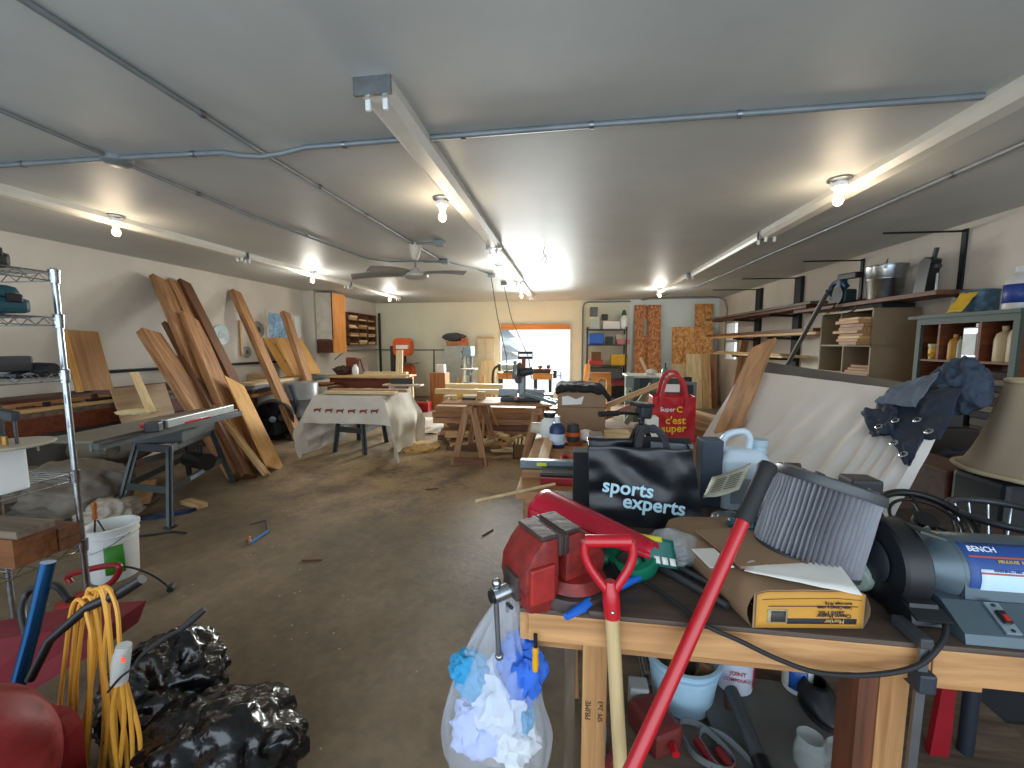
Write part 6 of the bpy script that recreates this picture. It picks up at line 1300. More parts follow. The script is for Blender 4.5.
b = B(); b.grid(lambda u, s2: mbot(.02+u*.96, 0).lerp(mtop(.02+u*.96, 0), .03+s2*.94)+out, nU, 5); b.obj('yellow_end', M('mortar_yellow', '#c08a34', .6, var=.12), mb, solid=.001)
def E_(u, w, k=2): return mbot(u, 0).lerp(mtop(u, 0), w)+out*k
def patch(u0, u1, w0, w1, m_, nm, k=1.6): b = B(); b.grid(lambda a, c: E_(u0+(u1-u0)*a, w0+(w1-w0)*c, k), 4, 2); b.obj(nm, m_, mb, solid=.0006)
dk = M('print_dark', '#23242a', .7)
patch(.12, .30, .16, .52, M('code_grey', '#a39878', .6), 'code_panel'); patch(.15, .28, .2, .48, M('code_dark', '#3a3630', .6), 'code_mark', 2.2); patch(.30, .92, .14, .28, dk, 'dark_band'); patch(.12, .92, .60, .615, dk, 'rule_line', 2)
patch(.06, .95, .80, .81, M('seam_brown', '#5f4526', .8), 'seam', 2)
for (t, u, w, s2) in (('Mortier', .80, .27, .014), ('Sand Mix', .80, .48, .016), ('Ciment-Mortier', .86, .40, .012), ('Sable-Ciment a usage', .86, .60, .009), ('tout-usage 30 kg', .86, .70, .009)):
    lettering('lettering', t, E_(u, w, 2.6), -fx_, (0, 0, -1), s2, M('print_sand', '#c8a468', .6) if t == 'Mortier' else dk, mb, 0, 'LEFT')
q = mtop(.22, .22)+Vector((0, 0, .003)); b = B(); b.prism([(-.014, 0), (0, -.018), (.014, 0), (0, .018)], q, fx_, bk_, .002); b.obj('diamond_mark', dk, mb)
# white paper beneath the filter
b = B(); P4 = [aZ(744, 573, bz+hh+.008), aZ(862, 598, bz+hh+.006), aZ(820, 540, bz+hh+.006), aZ(750, 560, bz+hh+.008)]
b.grid(lambda u, v: P4[0].lerp(P4[1], u).lerp(P4[3].lerp(P4[2], u), v)+Vector((0, 0, .004*nz(u*4, v*4, 1)+.006)), 10, 8); b.obj('paper_sheet', paper, None, 'white paper sheet between the pleated filter and the mortar bag', 'paper', solid=.001)
q = aZ(712, 560, bz+hh+.004); B().box(q+Vector((0, .0, .006)), (.06, .09, .003), (0, 0, .2)).obj('paper_card', paper, None, 'small white card on the mortar bag behind the red tube', 'paper')
b = B(); b.box(aZ(758, 545, bz+hh+.012), (.24, .20, .006), (0, 0, .25)); b.obj('cardboard_flap', cardboard, None, 'flat brown cardboard piece on the mortar bag beside the filter', 'cardboard')
# ---------------- pleated filter
fb, ft = aY(803, 557, 1.16), aY(824, 487, 1.20); ax = (ft-fb).normalized(); ax = Vector((.33, .16, 1)).normalized()
fr_ = thing('filter_cartridge', fb, 'grey pleated filter cartridge with dark cap tilted on the mortar bag', 'filter')
hF = .198; u_ = ax.orthogonal().normalized(); v_ = ax.cross(u_); N_ = 62; b = B(); rows = 10
def pleat(i, t):
    a = 2*PI*i/(2*N_); wob = .35*nz(math.cos(a)*2, math.sin(a)*2, t*2.2+5)*.10*math.sin(PI*t); a2 = a+wob*.9
    R = (.121 if i % 2 else .099)+.004*nz(math.cos(a)*5, math.sin(a)*5, t*3)
    return fb+ax*(hF*t)+(u_*math.cos(a2)+v_*math.sin(a2))*R
for j in range(rows):
    for i in range(2*N_):
        pass
vsx = [pleat(i, j/rows) for j in range(rows+1) for i in range(2*N_)]; n2 = 2*N_
b._add(vsx, [(j*n2+i, j*n2+(i+1) % n2, (j+1)*n2+(i+1) % n2, (j+1)*n2+i) for j in range(rows) for i in range(n2)]); b.obj('pleats', M('pleat_grey', '#8f9096', .75, var=.12, scale=8), fr_, smooth=False)
B().lathe([(0, -.004), (.112, -.004), (.123, .0), (.124, .010), (0, .010)], fb-ax*.006, ax, 48).obj('bottom_ring', dark_grey, fr_)
b = B(); b.lathe([(.0, .004), (.05, .004), (.058, .012), (.112, .014), (.125, .010), (.128, -.008), (.125, -.014), (.1, -.014), (0, -.014)], fb+ax*(hF+.012), ax, 48)
for k in range(6): a = 2*PI*k/6; dd = u_*math.cos(a)+v_*math.sin(a); b.bar(fb+ax*(hF+.026)+dd*.055, fb+ax*(hF+.026)+dd*.110, .008, .01, ax)
b.obj('end_cap', M('cap_grey', '#45484b', .45), fr_)
B().tube([aY(779, 465, 1.5), aY(800, 466, 1.45)], .010, 10).obj('small_rod', M('rod_brown', '#4c3c28', .5), None, 'short brown rod end beside the pleated filter, behind the black grip', 'rod')
q = aY(866, 485, 1.42); bx((q.x-.05, 1.40, bz+.001), (q.x+.04, 1.48, q.z+.02), .01).obj('filter_box', dark_grey, None, 'dark box standing right behind the pleated filter', 'box')
# ---------------- bench grinder at the right
gy, gz = 1.115, 1.004; gx = .805
gm = M('grinder_grey', '#53626a', .35, .35, var=.12)
bgx = thing('bench_grinder', (1.0, gy, bz), 'blue-grey bench grinder with black wheel guard and blue label on the bench', 'grinder')
b = B(); b.lathe([(0, -.034), (.035, -.036), (.038, -.03), (.100, -.03), (.106, -.024), (.106, .024), (.100, .03), (.03, .03), (0, .03)], (gx, gy, gz), (1, 0, 0), 48); b.obj('wheel_guard', M('guard_black', '#131519', .4, var=.3), bgx)
B().lathe([(0, -.042), (.045, -.040), (.055, -.033), (0, -.03)], (gx, gy, gz), (1, 0, 0), 30).obj('guard_disc', M('disc_dark', '#2e3338', .45, .4), bgx)
b = B(); b.prism([(-.02, .0), (.07, -.012), (.085, -.055), (.03, -.10), (.0, -.06)], (gx-.002, gy-.045, gz-.03), (0, -1, 0), (0, 0, 1), .058); b.obj('guard_tail', M('guard_black', '#131519', .4), bgx)
B().lathe([(.0, .03), (.045, .03), (.05, .05), (.072, .085), (.078, .10), (.08, .106), (.074, .11), (.078, .115), (.078, .36), (.07, .375), (.05, .42), (0, .42)], (gx, gy, gz), (1, 0, 0), 40).obj('motor', gm, bgx)
b = B(); b.lathe([(0, -.03), (.100, -.03), (.106, -.024), (.106, .024), (.100, .03), (0, .03)], (gx+.46, gy, gz), (1, 0, 0), 40); b.obj('wheel_guard', M('guard_black', '#131519', .4), bgx)
b = B(); b.prism([(-.085, .0), (-.10, -.115+.0), (.11, -.115), (.085, 0)], (gx+.21, gy+.01, gz-.0+.0), (0, 1, 0), (0, 0, 1), .20); b.obj('pedestal', gm, bgx)
# sloped front of the base with switch plate
b = B(); x0, x1 = gx+.055, gx+.40; prof = [(gy-.155, bz+.001), (gy-.150, bz+.022), (gy-.085, bz+.062), (gy+.10, bz+.062), (gy+.12, bz+.001)]
vs = [(x0, y, z) for y, z in prof]+[(x1, y, z) for y, z in prof]; b._add(vs, [(0, 1, 2, 3, 4), (9, 8, 7, 6, 5)]+[(i, (i+1) % 5+0, (i+1) % 5+5, i+5) for i in range(5)]); b.obj('base', gm, bgx)
sd_ = Vector((0, .065, .040)).normalized(); nrm = Vector((0, -.040, .065)).normalized(); sc0 = Vector((gx+.150, gy-.1175, bz+.042))
Rs = Matrix((Vector((1, 0, 0)), sd_, nrm)).transposed()
swp = B().box(sc0+nrm*.004, (.030, .068, .006), Rs, .002).obj('switch_plate', M('plate_steel', '#a9bcc6', .3, .8), bgx)
B().box(sc0+nrm*.010, (.016, .028, .010), Rs, .002).obj('switch_rocker', black, swp); B().box(sc0+nrm*.016+sd_*-.003, (.009, .014, .003), Rs, .001).obj('red_lens', M('lens_red', '#b02418', .3), swp)
for t in (-.027, .027): B().blob(sc0+nrm*.008+sd_*t, (.004, .004, .003), 0, 1, 0, 2).obj('screw', dark_steel, swp)
def onmotor(x0, x1, a0, a1, m_, nm, r=.0786, par=bgx): b = B(); b.grid(lambda u, v: Vector((gx+x0+(x1-x0)*u, gy-r*math.cos(math.radians(a0+(a1-a0)*v)), gz+r*math.sin(math.radians(a0+(a1-a0)*v)))), 10, 10); return b.obj(nm, m_, par, solid=.0006)
lb_ = onmotor(.118, .34, -22, 68, M('label_navy', '#1d4486', .45), 'blue_label'); onmotor(.140, .33, -16, 22, M('label_ice', '#b9d3ea', .4, var=.1), 'white_field', .0796, lb_); onmotor(.140, .33, 14, 17, M('label_red', '#a84a3a', .5), 'red_line', .0803, lb_); onmotor(.125, .33, 40, 43, M('label_red', '#a84a3a', .5), 'red_line', .0797, lb_)
def mot_text(t, x, a, size, m_):
    a = math.radians(a); lettering('lettering', t, (gx+x, gy-.0806*math.cos(a), gz+.0806*math.sin(a)), (1, 0, 0), (0, math.sin(a), math.cos(a)), size, m_, lb_, .01, 'LEFT')
mot_text('BENCH', .13, 50, .018, M('label_ice2', '#dbe9f5', .4)); mot_text('MEULEUSE  BENCH GRINDER', .18, 33, .009, M('label_gold', '#c4a84a', .5)); mot_text('WARNING / MISE EN GARDE', .165, 18.5, .0075, M('label_navy', '#1d4486', .45))
b = B(); b.box((gx+.0, gy-.122, gz-.055), (.07, .05, .006), (.35, .0, 0), .001).bar((gx+.035, gy-.10, gz-.06), (gx+.035, gy-.03, gz-.08), .01, .02); b.obj('tool_rest', dark_steel, bgx)
b = B(); b.box((gx+.05, gy-.03, gz+.095), (.06, .06, .006), (0, .3, .0), .001).bar((gx+.04, gy-.0, gz+.06), (gx+.07, gy-.02, gz+.10), .012, .008); b.obj('spark_bracket', M('bracket', '#47504f', .4, .5), bgx)
cpts = [(940, 606, 1.03), (946, 628, .97), (938, 648, .93), (915, 667, .925), (870, 675, .925), (820, 673, .925), (780, 660, .925), (740, 641, .93), (705, 625, .94), (680, 606, .97), (650, 585, .96), (620, 570, .97)]
pts = []
for (x, y, Y) in cpts: pts.append(aY(x, y, Y) if Y < .945 else (aZ(x, y, bz+.009) if Y < .98 and x < 700 else aY(x, y, Y)))
B().tube(bez(pts, 8), .0055, 8).obj('power_cord', rubber, bgx)
# bar clamp on the right part of the bench front
q0, q1 = aY(927, 600, .94), aY(922, 760, .94); x = q0.x
bcx = thing('bar_clamp', (x, .93, .3), 'steel bar clamp hanging on the bench front beside the right leg', 'clamp')
B().bar((x, .935, bz+.02), (x-.005, .935, .25), .018, .008, up=(0, 1, 0)).obj('bar', steel, bcx); B().box((x, .97, bz+.014), (.026, .085, .024), bev=.005).obj('fixed_jaw', dark_grey, bcx)
zz = aY(927, 695, .895).z; B().box((x+.004, .945, zz), (.034, .05, .045), bev=.006).obj('sliding_jaw', M('jaw_navy', '#252c36', .5), bcx); B().cyl((x+.004, .965, zz), (x+.004, .965, zz+.035), .008).obj('screw_pad', steel, bcx)
# pale plastic bottle lying behind the filter
a, c = aZ(894, 522, bz+.10), aZ(853, 578, bz+.045)
r = thing('plastic_funnel', c, 'pale tapering plastic bottle with green tint between the filter and the grinder', 'bottle'); d = (a-c)
B().lathe([(0, 0), (.032, 0), (.040, .01), (.040, d.length*.35), (.018, d.length*.62), (.016, d.length), (0, d.length)], c, d, 24).obj('bottle_body', M('bottle_pale', '#9aa79c', .35, var=.2), r); B().lathe([(.0165, d.length-.02), (.020, d.length-.018), (.020, d.length+.004), (0, d.length+.004)], c, d, 18).obj('rim', dark_grey, r)
# black ring guard and wire basket behind the grinder
rc = aY(935, 538, 1.36)
r = thing('ring_guard', rc, 'black round wire fan guard tilted behind the bench grinder', 'guard'); rax = Vector((-.10, -.55, 1)).normalized(); u_ = rax.orthogonal().normalized(); v_ = rax.cross(u_); rc = Vector((rc.x, 1.40, bz+.10))
for R, t in ((.115, .012), (.085, .005)): B().tube([rc+(u_*math.cos(a)+v_*math.sin(a))*R for a in [2*PI*k/40 for k in range(40)]], t, 10, closed=True).obj('ring', black, r)
for k in range(3): a = 2*PI*k/3+.5; B().tube([rc, rc+(u_*math.cos(a)+v_*math.sin(a))*.115], .006, 8).obj('spoke', black, r)
B().lathe([(0, -.01), (.03, -.01), (.03, .01), (0, .012)], rc, rax, 20).obj('hub', black, r)
B().cyl((rc.x, rc.y, bz), (rc.x, rc.y, rc.z-.01), .018).obj('stem', dark_grey, r)
wc_ = aY(1008, 545, 1.38); r = thing('wire_basket', (wc_.x, 1.42, bz), 'round wire basket with dark rim at the right edge behind the grinder', 'basket')
c = Vector((wc_.x+.03, 1.42, bz+.125))
B().tube([c+Vector((math.cos(a)*.13, math.sin(a)*.13, 0)) for a in [2*PI*k/36 for k in range(36)]], .011, 10, closed=True).obj('rim', M('rim_grey', '#3e4247', .4, .4), r)
b = B()
for k in range(16): a = 2*PI*k/16; b.tube([c+Vector((math.cos(a)*.13, math.sin(a)*.13, 0)), c+Vector((math.cos(a)*.10, math.sin(a)*.10, -.12))], .003, 6)
b.tube([c+Vector((math.cos(a)*.10, math.sin(a)*.10, -.12)) for a in [2*PI*k/36 for k in range(36)]], .004, 6, closed=True); b.obj('wires', chrome, r)
# ---------------- jug, box and papers behind the filter
jq = aZ(741, 492, bz+.0); jq = Vector((aY(741, 480, 1.72).x, 1.72, bz)); zt_ = aY(741, 431, 1.68).z; hj = zt_-bz
jg = thing('jug', jq, 'translucent white plastic jug with loop handle behind the long red tube', 'jug'); jm = M('jug_white', '#c6d5e0', .35, var=.06)
w_, dp_ = .092, .06
b = B()
def jugp(u, v):
    a = 2*PI*u; k = .5; cx = math.copysign(abs(math.cos(a))**k, math.cos(a)); sy = math.copysign(abs(math.sin(a))**k, math.sin(a)); t = v; s2 = 1 if t < .84 else 1-(t-.84)*1.6
    ridge = 1+.012*math.sin(t*70)*(.3 < t < .55); return Vector((jq.x+cx*w_*s2*ridge, jq.y+sy*dp_*s2*ridge, bz+.001+hj*.74*t))
b.grid(jugp, 40, 30); b.grid(lambda u, v: Vector((jq.x, jq.y, bz+.001)).lerp(jugp(u, 0), v), 40, 1); b.grid(lambda u, v: jugp(u, 1).lerp(Vector((jq.x+.014, jq.y, bz+hj*.77)), v), 40, 2)
bmesh.ops.remove_doubles(b.bm, verts=b.bm.verts, dist=.0005); b.obj('jug_body', jm, jg, angle=60)
B().tube(bez([(jq.x-.078, jq.y, bz+hj*.60), (jq.x-.080, jq.y, bz+hj*.80), (jq.x-.055, jq.y, bz+hj*.93), (jq.x+.0, jq.y, bz+hj*.97), (jq.x+.025, jq.y, bz+hj*.88), (jq.x+.02, jq.y, bz+hj*.72)], 8), .013, 12).obj('handle', jm, jg)
B().lathe([(0, 0), (.028, 0), (.028, .03), (.03, .032), (.03, .055), (0, .056)], (jq.x+.062, jq.y, bz+hj*.70), n=22).obj('cap', M('jug_cap', '#a9bfcc', .4), jg)
b = B(); b.box((jq.x+.0, jq.y-dp_-.002, bz+hj*.25), (.12, .002, .10)); b.obj('jug_label', M('label_smoke', '#8f9aa0', .5), jg)
p0, p1 = aY(701, 475, 1.68), aY(719, 441, 1.68); bx((p0.x, 1.68, bz+.001), (p1.x+.02, 1.76, p1.z), .004).obj('grey_blue_box', M('box_slate', '#3d4957', .6), None, 'grey-blue upright box standing left of the white jug', 'box')
def leaf(cs, Ys, m_, nm, label, cat='paper', amp=.006):
    P = [aY(x, y, Y) for (x, y), Y in zip(cs, Ys)]; b = B(); b.grid(lambda u, v: P[0].lerp(P[1], u).lerp(P[3].lerp(P[2], u), v)+Vector((0, -.012*math.sin(u*PI), amp*nz(u*4, v*4, 3))), 10, 8); return b.obj(nm, m_, None, label, cat, solid=.0015)
lf = leaf([(703, 498), (739, 490), (751, 463), (712, 477)], [1.50, 1.46, 1.54, 1.60], M('leaflet', '#b9b8a4', .6, var=.1), 'leaflet', 'folded pale printed leaflet leaning on the bench between the tote bag and the red tube')
pp = [aY(x, y, Y) for (x, y), Y in zip([(708, 494), (736, 488), (746, 468), (716, 478)], [1.475, 1.435, 1.51, 1.565])]; gl = M('print_grey', '#55564e', .7)
b = B()
for k in range(7):
    for (u0, u1) in ((.05, .42), (.52, .95)): v = .1+k*.12; a, c = pp[0].lerp(pp[1], u0).lerp(pp[3].lerp(pp[2], u0), v), pp[0].lerp(pp[1], u1).lerp(pp[3].lerp(pp[2], u1), v); b.bar(a, c, .001, .003)
b.obj('printed_lines', gl, lf)
pb = aY(786, 487, 1.50); B().blob(Vector((pb.x+.005, 1.50, bz+.11)), (.085, .06, .115), .18, 1.6, 5, 4, floor=bz+.001).obj('white_bag', M('bag_white', '#b9c2c6', .4, var=.1, bump=.25), None, 'crumpled white plastic bag between the black grip and the filter', 'bag')
pb = aZ(770, 525, bz); pkx = B().blob(aY(757, 524, 1.27), (.075, .045, .035), .25, 2.4, 8, 4, sharp=True).obj('foil_packet', M('packet_teal', '#1d4a52', .3, var=.6, scale=25), None, 'dark teal plastic packet on the mortar bag left of the pleated filter', 'packet', smooth=True)
pb = aY(735, 505, 1.42); B().blob(Vector((pb.x, 1.46, bz+.035)), (.06, .05, .035), .2, 2.4, 11, 4, floor=bz+.001).obj('clear_packet', M('packet_smoke', '#6d7176', .3, var=.3), None, 'smoky clear packet on the bench behind the red tube', 'packet')
for k, (px, py, w, m_, s2) in enumerate(((700, 555, .12, cardboard, 'torn cardboard piece on the bench right of the clear packet'),)):
    q = aZ(px, py, bz); 
# ---------------- things on the low shelf of the bench
sz0 = .256
ub = aZ(690, 724, sz0); ub.y += .11
bk2 = bucket(ub, .098, .122, .185, 'bucket', 'pale blue-white bucket of offcuts on the low shelf under the front bench', M('bucket_blue', '#a9cbe0', .4, var=.06), bail=False)
for k, (dx, dy, h2, m_) in enumerate(((-.03, .02, .17, grey_wood), (.02, .03, .19, grey_wood), (.04, -.02, .16, cedar), (-.02, -.03, .15, pale_pine))):
    board('offcut', ub+Vector((dx, dy, .014)), ub+Vector((dx*1.8, dy*1.8, h2)), .05, .015, m_, ('grey-brown offcut in the pale blue bucket, left one', 'grey-brown offcut in the pale blue bucket, tallest', 'reddish offcut in the pale blue bucket, right one', 'pale offcut in the pale blue bucket, front one')[k], 'offcut', up=(0, 1, 0))
bx((.48, 1.12, sz0+.024), (.86, 1.55, sz0+.036), .002).obj('plywood_board', M('panel_grey2', '#5c5a55', .6, var=.12), None, 'flat grey panel raised on the low shelf under the front bench', 'panel'); bx((.5, 1.13, sz0), (.84, 1.17, sz0+.0235)).obj('batten', pale_pine, None, 'pale batten under the front edge of the grey panel', 'batten'); bx((.5, 1.49, sz0), (.84, 1.53, sz0+.0235)).obj('batten', pine, None, 'batten under the rear edge of the grey panel', 'batten')
zp = sz0+.037
c = aZ(740, 698, zp); c.y += .065
r = thing('compound_tub', c, 'white tub with red print on the grey panel under the bench', 'tub'); B().lathe([(0, 0), (.058, 0), (.063, .005), (.066, .12), (.069, .125), (.069, .14), (0, .14)], c, n=32).obj('tub_body', M('tub_white', '#cdd3e2', .4, var=.05), r)
b = B(); b.grid(lambda u, v: c+Vector((.0668*math.cos(-.75+u*.35), .0668*math.sin(-.75+u*.35), .02+v*.1)), 6, 2); b.obj('red_block', M('tub_red', '#b3202c', .5), r, solid=.001)
for (t, z, s2) in (('JOINT', .085, .020), ('COMPOUND', .062, .016)): lettering('lettering', t, c+Vector((-.012, -.0675, z)), (1, -.12, 0), up, s2, M('tub_red', '#b3202c', .5), r, .01)
c = aZ(805, 700, zp); c.y += .055; r = thing('spray_can', c, 'white and blue can on the grey panel under the bench', 'can'); B().lathe([(0, 0), (.045, 0), (.048, .006), (.048, .14), (.03, .16), (0, .16)], c, n=28).obj('can_body', M('can_white', '#cdd2cf', .4), r)
b = B(); b.grid(lambda u, v: c+Vector((.0488*math.cos(-2.6+u*1.2), .0488*math.sin(-2.6+u*1.2), .02+v*.09)), 10, 2); b.obj('blue_label', M('can_blue', '#1c4f9a', .4), r, solid=.001)
glass_m = GLASS('jar_glass', '#c3ccc9', .25, .05, .9)
for k, (px, py, s2) in enumerate(((808, 774, 'empty glass jar under the bench, left of the pair'), (838, 786, 'empty glass jar under the bench, right of the pair'))):
    c = aZ(px, py, sz0); c = Vector((c.x, max(c.y, 1.045), sz0+.001)); r = thing('glass_jar', c, s2, 'jar'); R = .042
    B().lathe([(0, 0), (R-.003, 0), (R, .005), (R, .08), (R*.82, .10), (R*.80, .105), (R*.86, .108), (R*.86, .122), (R*.80, .124), (R*.76, .122), (R*.76, .104), (R-.004, .078), (R-.004, .006), (0, .005)], c, n=28).obj('jar_body', glass_m, r)
a, c = aZ(731, 690, sz0+.10), aZ(766, 775, sz0+.06); r = thing('dark_tube', c, 'thick dark grey tube with black end lying on the low shelf under the bench', 'tube'); B().tube([a, c], .022, 18).obj('tube_body', M('tube_dark', '#3b4042', .5), r); B().tube([a.lerp(c, .84), a.lerp(c, 1.03)], .0245, 18).obj('black_collar', black, r)
B().bar((a.x, a.y, sz0), a-Vector((0, 0, .022)), .03, .03).obj('prop_block', brown_wood, r)
q = aZ(820, 718, zp); r = thing('work_boot', q, 'black work boot on the grey panel under the bench', 'boot')
b = B(); q.x += .015; q.y += .03
b.grid(lambda u, v: Vector((q.x+(.045+.015*math.sin(v*PI*1.2))*math.cos(2*PI*u)*(1-.15*v)+.0, q.y+(.085-.045*v)*math.sin(2*PI*u)+.035*v, zp+.012+.075*v)), 20, 8); b.obj('upper', black, r, solid=.004)
b = B(); b.prism([(.055*math.cos(2*PI*k/20), .09*math.sin(2*PI*k/20)) for k in range(20)], (q.x, q.y, zp+.007), (1, 0, 0), (0, 1, 0), .014); b.obj('sole', rubber, r)
for k, (px, py, s2) in enumerate(((700, 748, 'strap clamp loop with red handle under the bench, left one'), (722, 758, 'strap clamp loop with red handle under the bench, right one'))):
    q = aZ(px, py, sz0+.04); r = thing('strap_clamp', q, s2, 'clamp'); dq = Vector((.09, -.10, 0)); 
    loop = bez([q+Vector((-.05, .05, 0)), q+Vector((-.03, .075, .015)), q+Vector((.03, .05, .02)), q+Vector((.09, -.02, .0)), q+Vector((.06, -.06, 0)), q+Vector((-.02, -.03, .0)), q+Vector((-.05, .05, 0))], 8)
    b = B()
    for p, p2 in zip(loop, loop[1:]): b.bar(p, p2, .003, .022)
    b.obj('strap', M('strap_grey', '#5f6467', .6), r); B().tube([q+Vector((0, .03, -.005)), q+Vector((.03, -.05, -.005))], .014, 12).obj('red_handle', M('clamp_red', '#7c1c1e', .5), r)
q = aZ(660, 752, sz0); r = thing('red_tool', q, 'red painted power tool lying on the low shelf left of the strap clamps', 'power tool'); B().box(q+Vector((-.01, .05, .046)), (.11, .15, .09), (0, 0, .5), .018).obj('tool_body', M('tool_red', '#6c2a27', .5, var=.3), r); B().cyl(q+Vector((.03, -.02, .05)), q+Vector((.035, -.05, .05)), .012).obj('red_button', red_bright, r)
q = aZ(648, 690, sz0); r = thing('wire_tray', q, 'grey wire tray at the back of the low shelf behind the shovel shaft', 'tray'); b = B(); c0 = Vector((.30, 1.50, sz0+.005))
for i in range(8): b.tube([c0+Vector((.025*i, 0, 0)), c0+Vector((.025*i, .16, 0)), c0+Vector((.025*i, .18, .07))], .003, 6)
for j in range(4): b.tube([c0+Vector((0, .05*j, 0)), c0+Vector((.175, .05*j, 0))], .003, 6)
for p, p2 in (((0, .18, .07), (.175, .18, .07)), ((0, 0, .05), (.175, 0, .05)), ((0, 0, .05), (0, .18, .07)), ((.175, 0, .05), (.175, .18, .07))): b.tube([c0+Vector(p), c0+Vector(p2)], .004, 6)
b.obj('wires', M('tray_grey', '#6d716f', .5), r)
q = aZ(640, 716, sz0); bx((q.x-.035, q.y, sz0+.001), (q.x+.03, q.y+.06, sz0+.10), .008).obj('white_box', M('white_smoke', '#9fa3a2', .5), None, 'small whitish box on the low shelf right behind the shovel shaft', 'box')
q = aZ(578, 716, sz0); bx((.055, 1.20, sz0+.001), (.13, 1.27, sz0+.10), .004).obj('blue_box', M('box_cyan', '#4f94b8', .5), None, 'small blue box on the low shelf beside the left leg', 'box')
q = aZ(612, 765, sz0); B().blob(Vector((.155, 1.12, sz0+.045)), (.05, .05, .045), .25, 2, 3, 3, floor=sz0+.001).obj('red_rag', M('rag_red', '#8c3a3a', .8), None, 'dull red rag on the low shelf between the left leg and the shovel', 'rag')
# red shovel and black pipe behind the bench on the right
a = aY(966, 680, 1.3); r = thing('red_crowbar', (a.x, 1.3, 0), 'red flat tool standing under the right half of the front bench', 'tool'); x = a.x
b = B(); b.prism([(-.022, 0), (.022, 0), (.024, .35), (.020, .80), (-.006, .80), (-.012, .55), (-.03, .25)], (x, 1.36, .0), (1, 0, 0), (0, 0, 1), .02); b.obj('blade', M('crow_red', '#8c1220', .4), r)
a = aY(1001, 690, 1.3); B().tube([(a.x, 1.38, 0), (a.x, 1.38, .86)], .02, 14).obj('black_pipe', M('pipe_navy', '#1d2530', .5), None, 'black upright pipe under the right end of the front bench', 'pipe')
# ================================================================ right side
# long sheeted panel leaning toward the wall, grey board behind it
TL, TR, BL, BR = aY(745, 371, 3.5), aY(950, 397, 2.0), aY(698, 447, 3.0), aY(871, 540, 1.50)
pn = (TR-TL).cross(BL-TL).normalized(); pn = pn if pn.x < 0 else -pn      # points into the room
def quad(u, v): return TL.lerp(TR, u).lerp(BL.lerp(BR, u), v)
def folds(u, v):
    s2 = 0
    for (c, w, h, sl) in ((.30, .035, .012, .25), (.47, .03, .02, .28), (.58, .03, .026, .26), (.70, .03, .028, .2), (.80, .022, .03, .1), (.86, .014, .024, .05), (.895, .012, .022, .03), (.93, .012, .022, .02), (.965, .012, .02, .0)):
        d = (u-(c-sl*(v-.6)*.6)); s2 += h*math.exp(-(d/w)**2)*min(1, max(0, v*1.25-.12))
    return s2+.006*nz(u*9, v*6, 2)
sp = thing('sheeted_panel', quad(.5, 1), 'long board draped with a white sheet leaning along the right side behind the front bench', 'panel')
b = B(); b.grid(lambda u, v: quad(-.0+u, v*1.0)+pn*(.012+folds(u, v)), 150, 40); b.grid(lambda u, v: quad(u, 0)-pn*(v*.04-.012), 150, 3); b.grid(lambda u, v: quad(1, u)+pn*(.012+folds(1, u))-pn*v*.05, 40, 3); b.grid(lambda u, v: quad(0, u)+pn*(.012)-pn*v*.05, 40, 3)
bmesh.ops.remove_doubles(b.bm, verts=b.bm.verts, dist=.0006); b.obj('white_sheet', M('sheet_cloth', '#d6d1cb', .85, var=.06, scale=3), sp, angle=70)
b = B(); b.grid(lambda u, v: quad(.01+u*.975, .01+v*.985)-pn*.016, 20, 20); b.obj('inner_board', tan_ply, sp, solid=.02, smooth=False)
G0, G1 = aY(738, 356, 3.75), aY(915, 378, 2.25); gd = (BL-TL)
gl_0 = [G0, G0.lerp(G1, .94), G0.lerp(G1, .98)+gd*.04, G1+gd*.10, G1+gd*.95, G0+gd*1.02]; gn = pn*.02
def gtop(u, v):
    t = -.235+.10*u + (max(0, u-.93)/.07)**2.2*.14
    return quad(-.045+u*.955, t+v*(1.-t))-pn*.062
b = B(); b.grid(gtop, 40, 24)
b.obj('table_top_board', M('grey_board', '#4f4c49', .6, var=.08), None, solid=.022, smooth=False, label= 'large dark grey tabletop leaning behind the white sheeted board', cat='panel')
# denim cloth thrown over the right end
dn = thing('denim_cloth', aY(920, 430, 1.95), 'dark blue denim cloth with metal eyelets thrown over the right end of the sheeted board', 'cloth')
den = M('denim', '#222f40', .85, var=.25, scale=12, bump=.2, bscale=60); denl = M('denim_light', '#5d6877', .85, var=.25, scale=8)
def pix(pts, Yf, off): 
    return [aY(x, y, Y)+pn*off for (x, y), Y in zip(pts, Yf)]
def _pix(p):
    q = p-EYE; w = q.dot(_F); return Vector((512+F*q.dot(_R)/w, 384-F*q.dot(_U)/w))
def onpanel(px, py, off=.03):
    u, v, t = .8, .4, Vector((px, py))
    for _ in range(30):
        e = t-_pix(quad(u, v)); gu = (_pix(quad(u+.01, v))-_pix(quad(u, v)))*100; gv = (_pix(quad(u, v+.01))-_pix(quad(u, v)))*100
        det = gu.x*gv.y-gu.y*gv.x; u += (e.x*gv.y-e.y*gv.x)/det; v += (gu.x*e.y-gu.y*e.x)/det
    return quad(u, v)+pn*off
a, c = onpanel(734, 436, .062), onpanel(757, 378, .062); c = a+(c-a)*1.62
dd = (c-a).normalized(); rr = Matrix((dd, (pn.cross(dd)).normalized(), dd.cross(pn.cross(dd).normalized()))).transposed()
mid = (a+c)/2; B().box(mid, ((c-a).length, .20, .018), rr, .002).obj('leaning_plank', cedar, None, 'wide brown plank leaning on the left end of the white sheeted board', 'board', M3=rr)
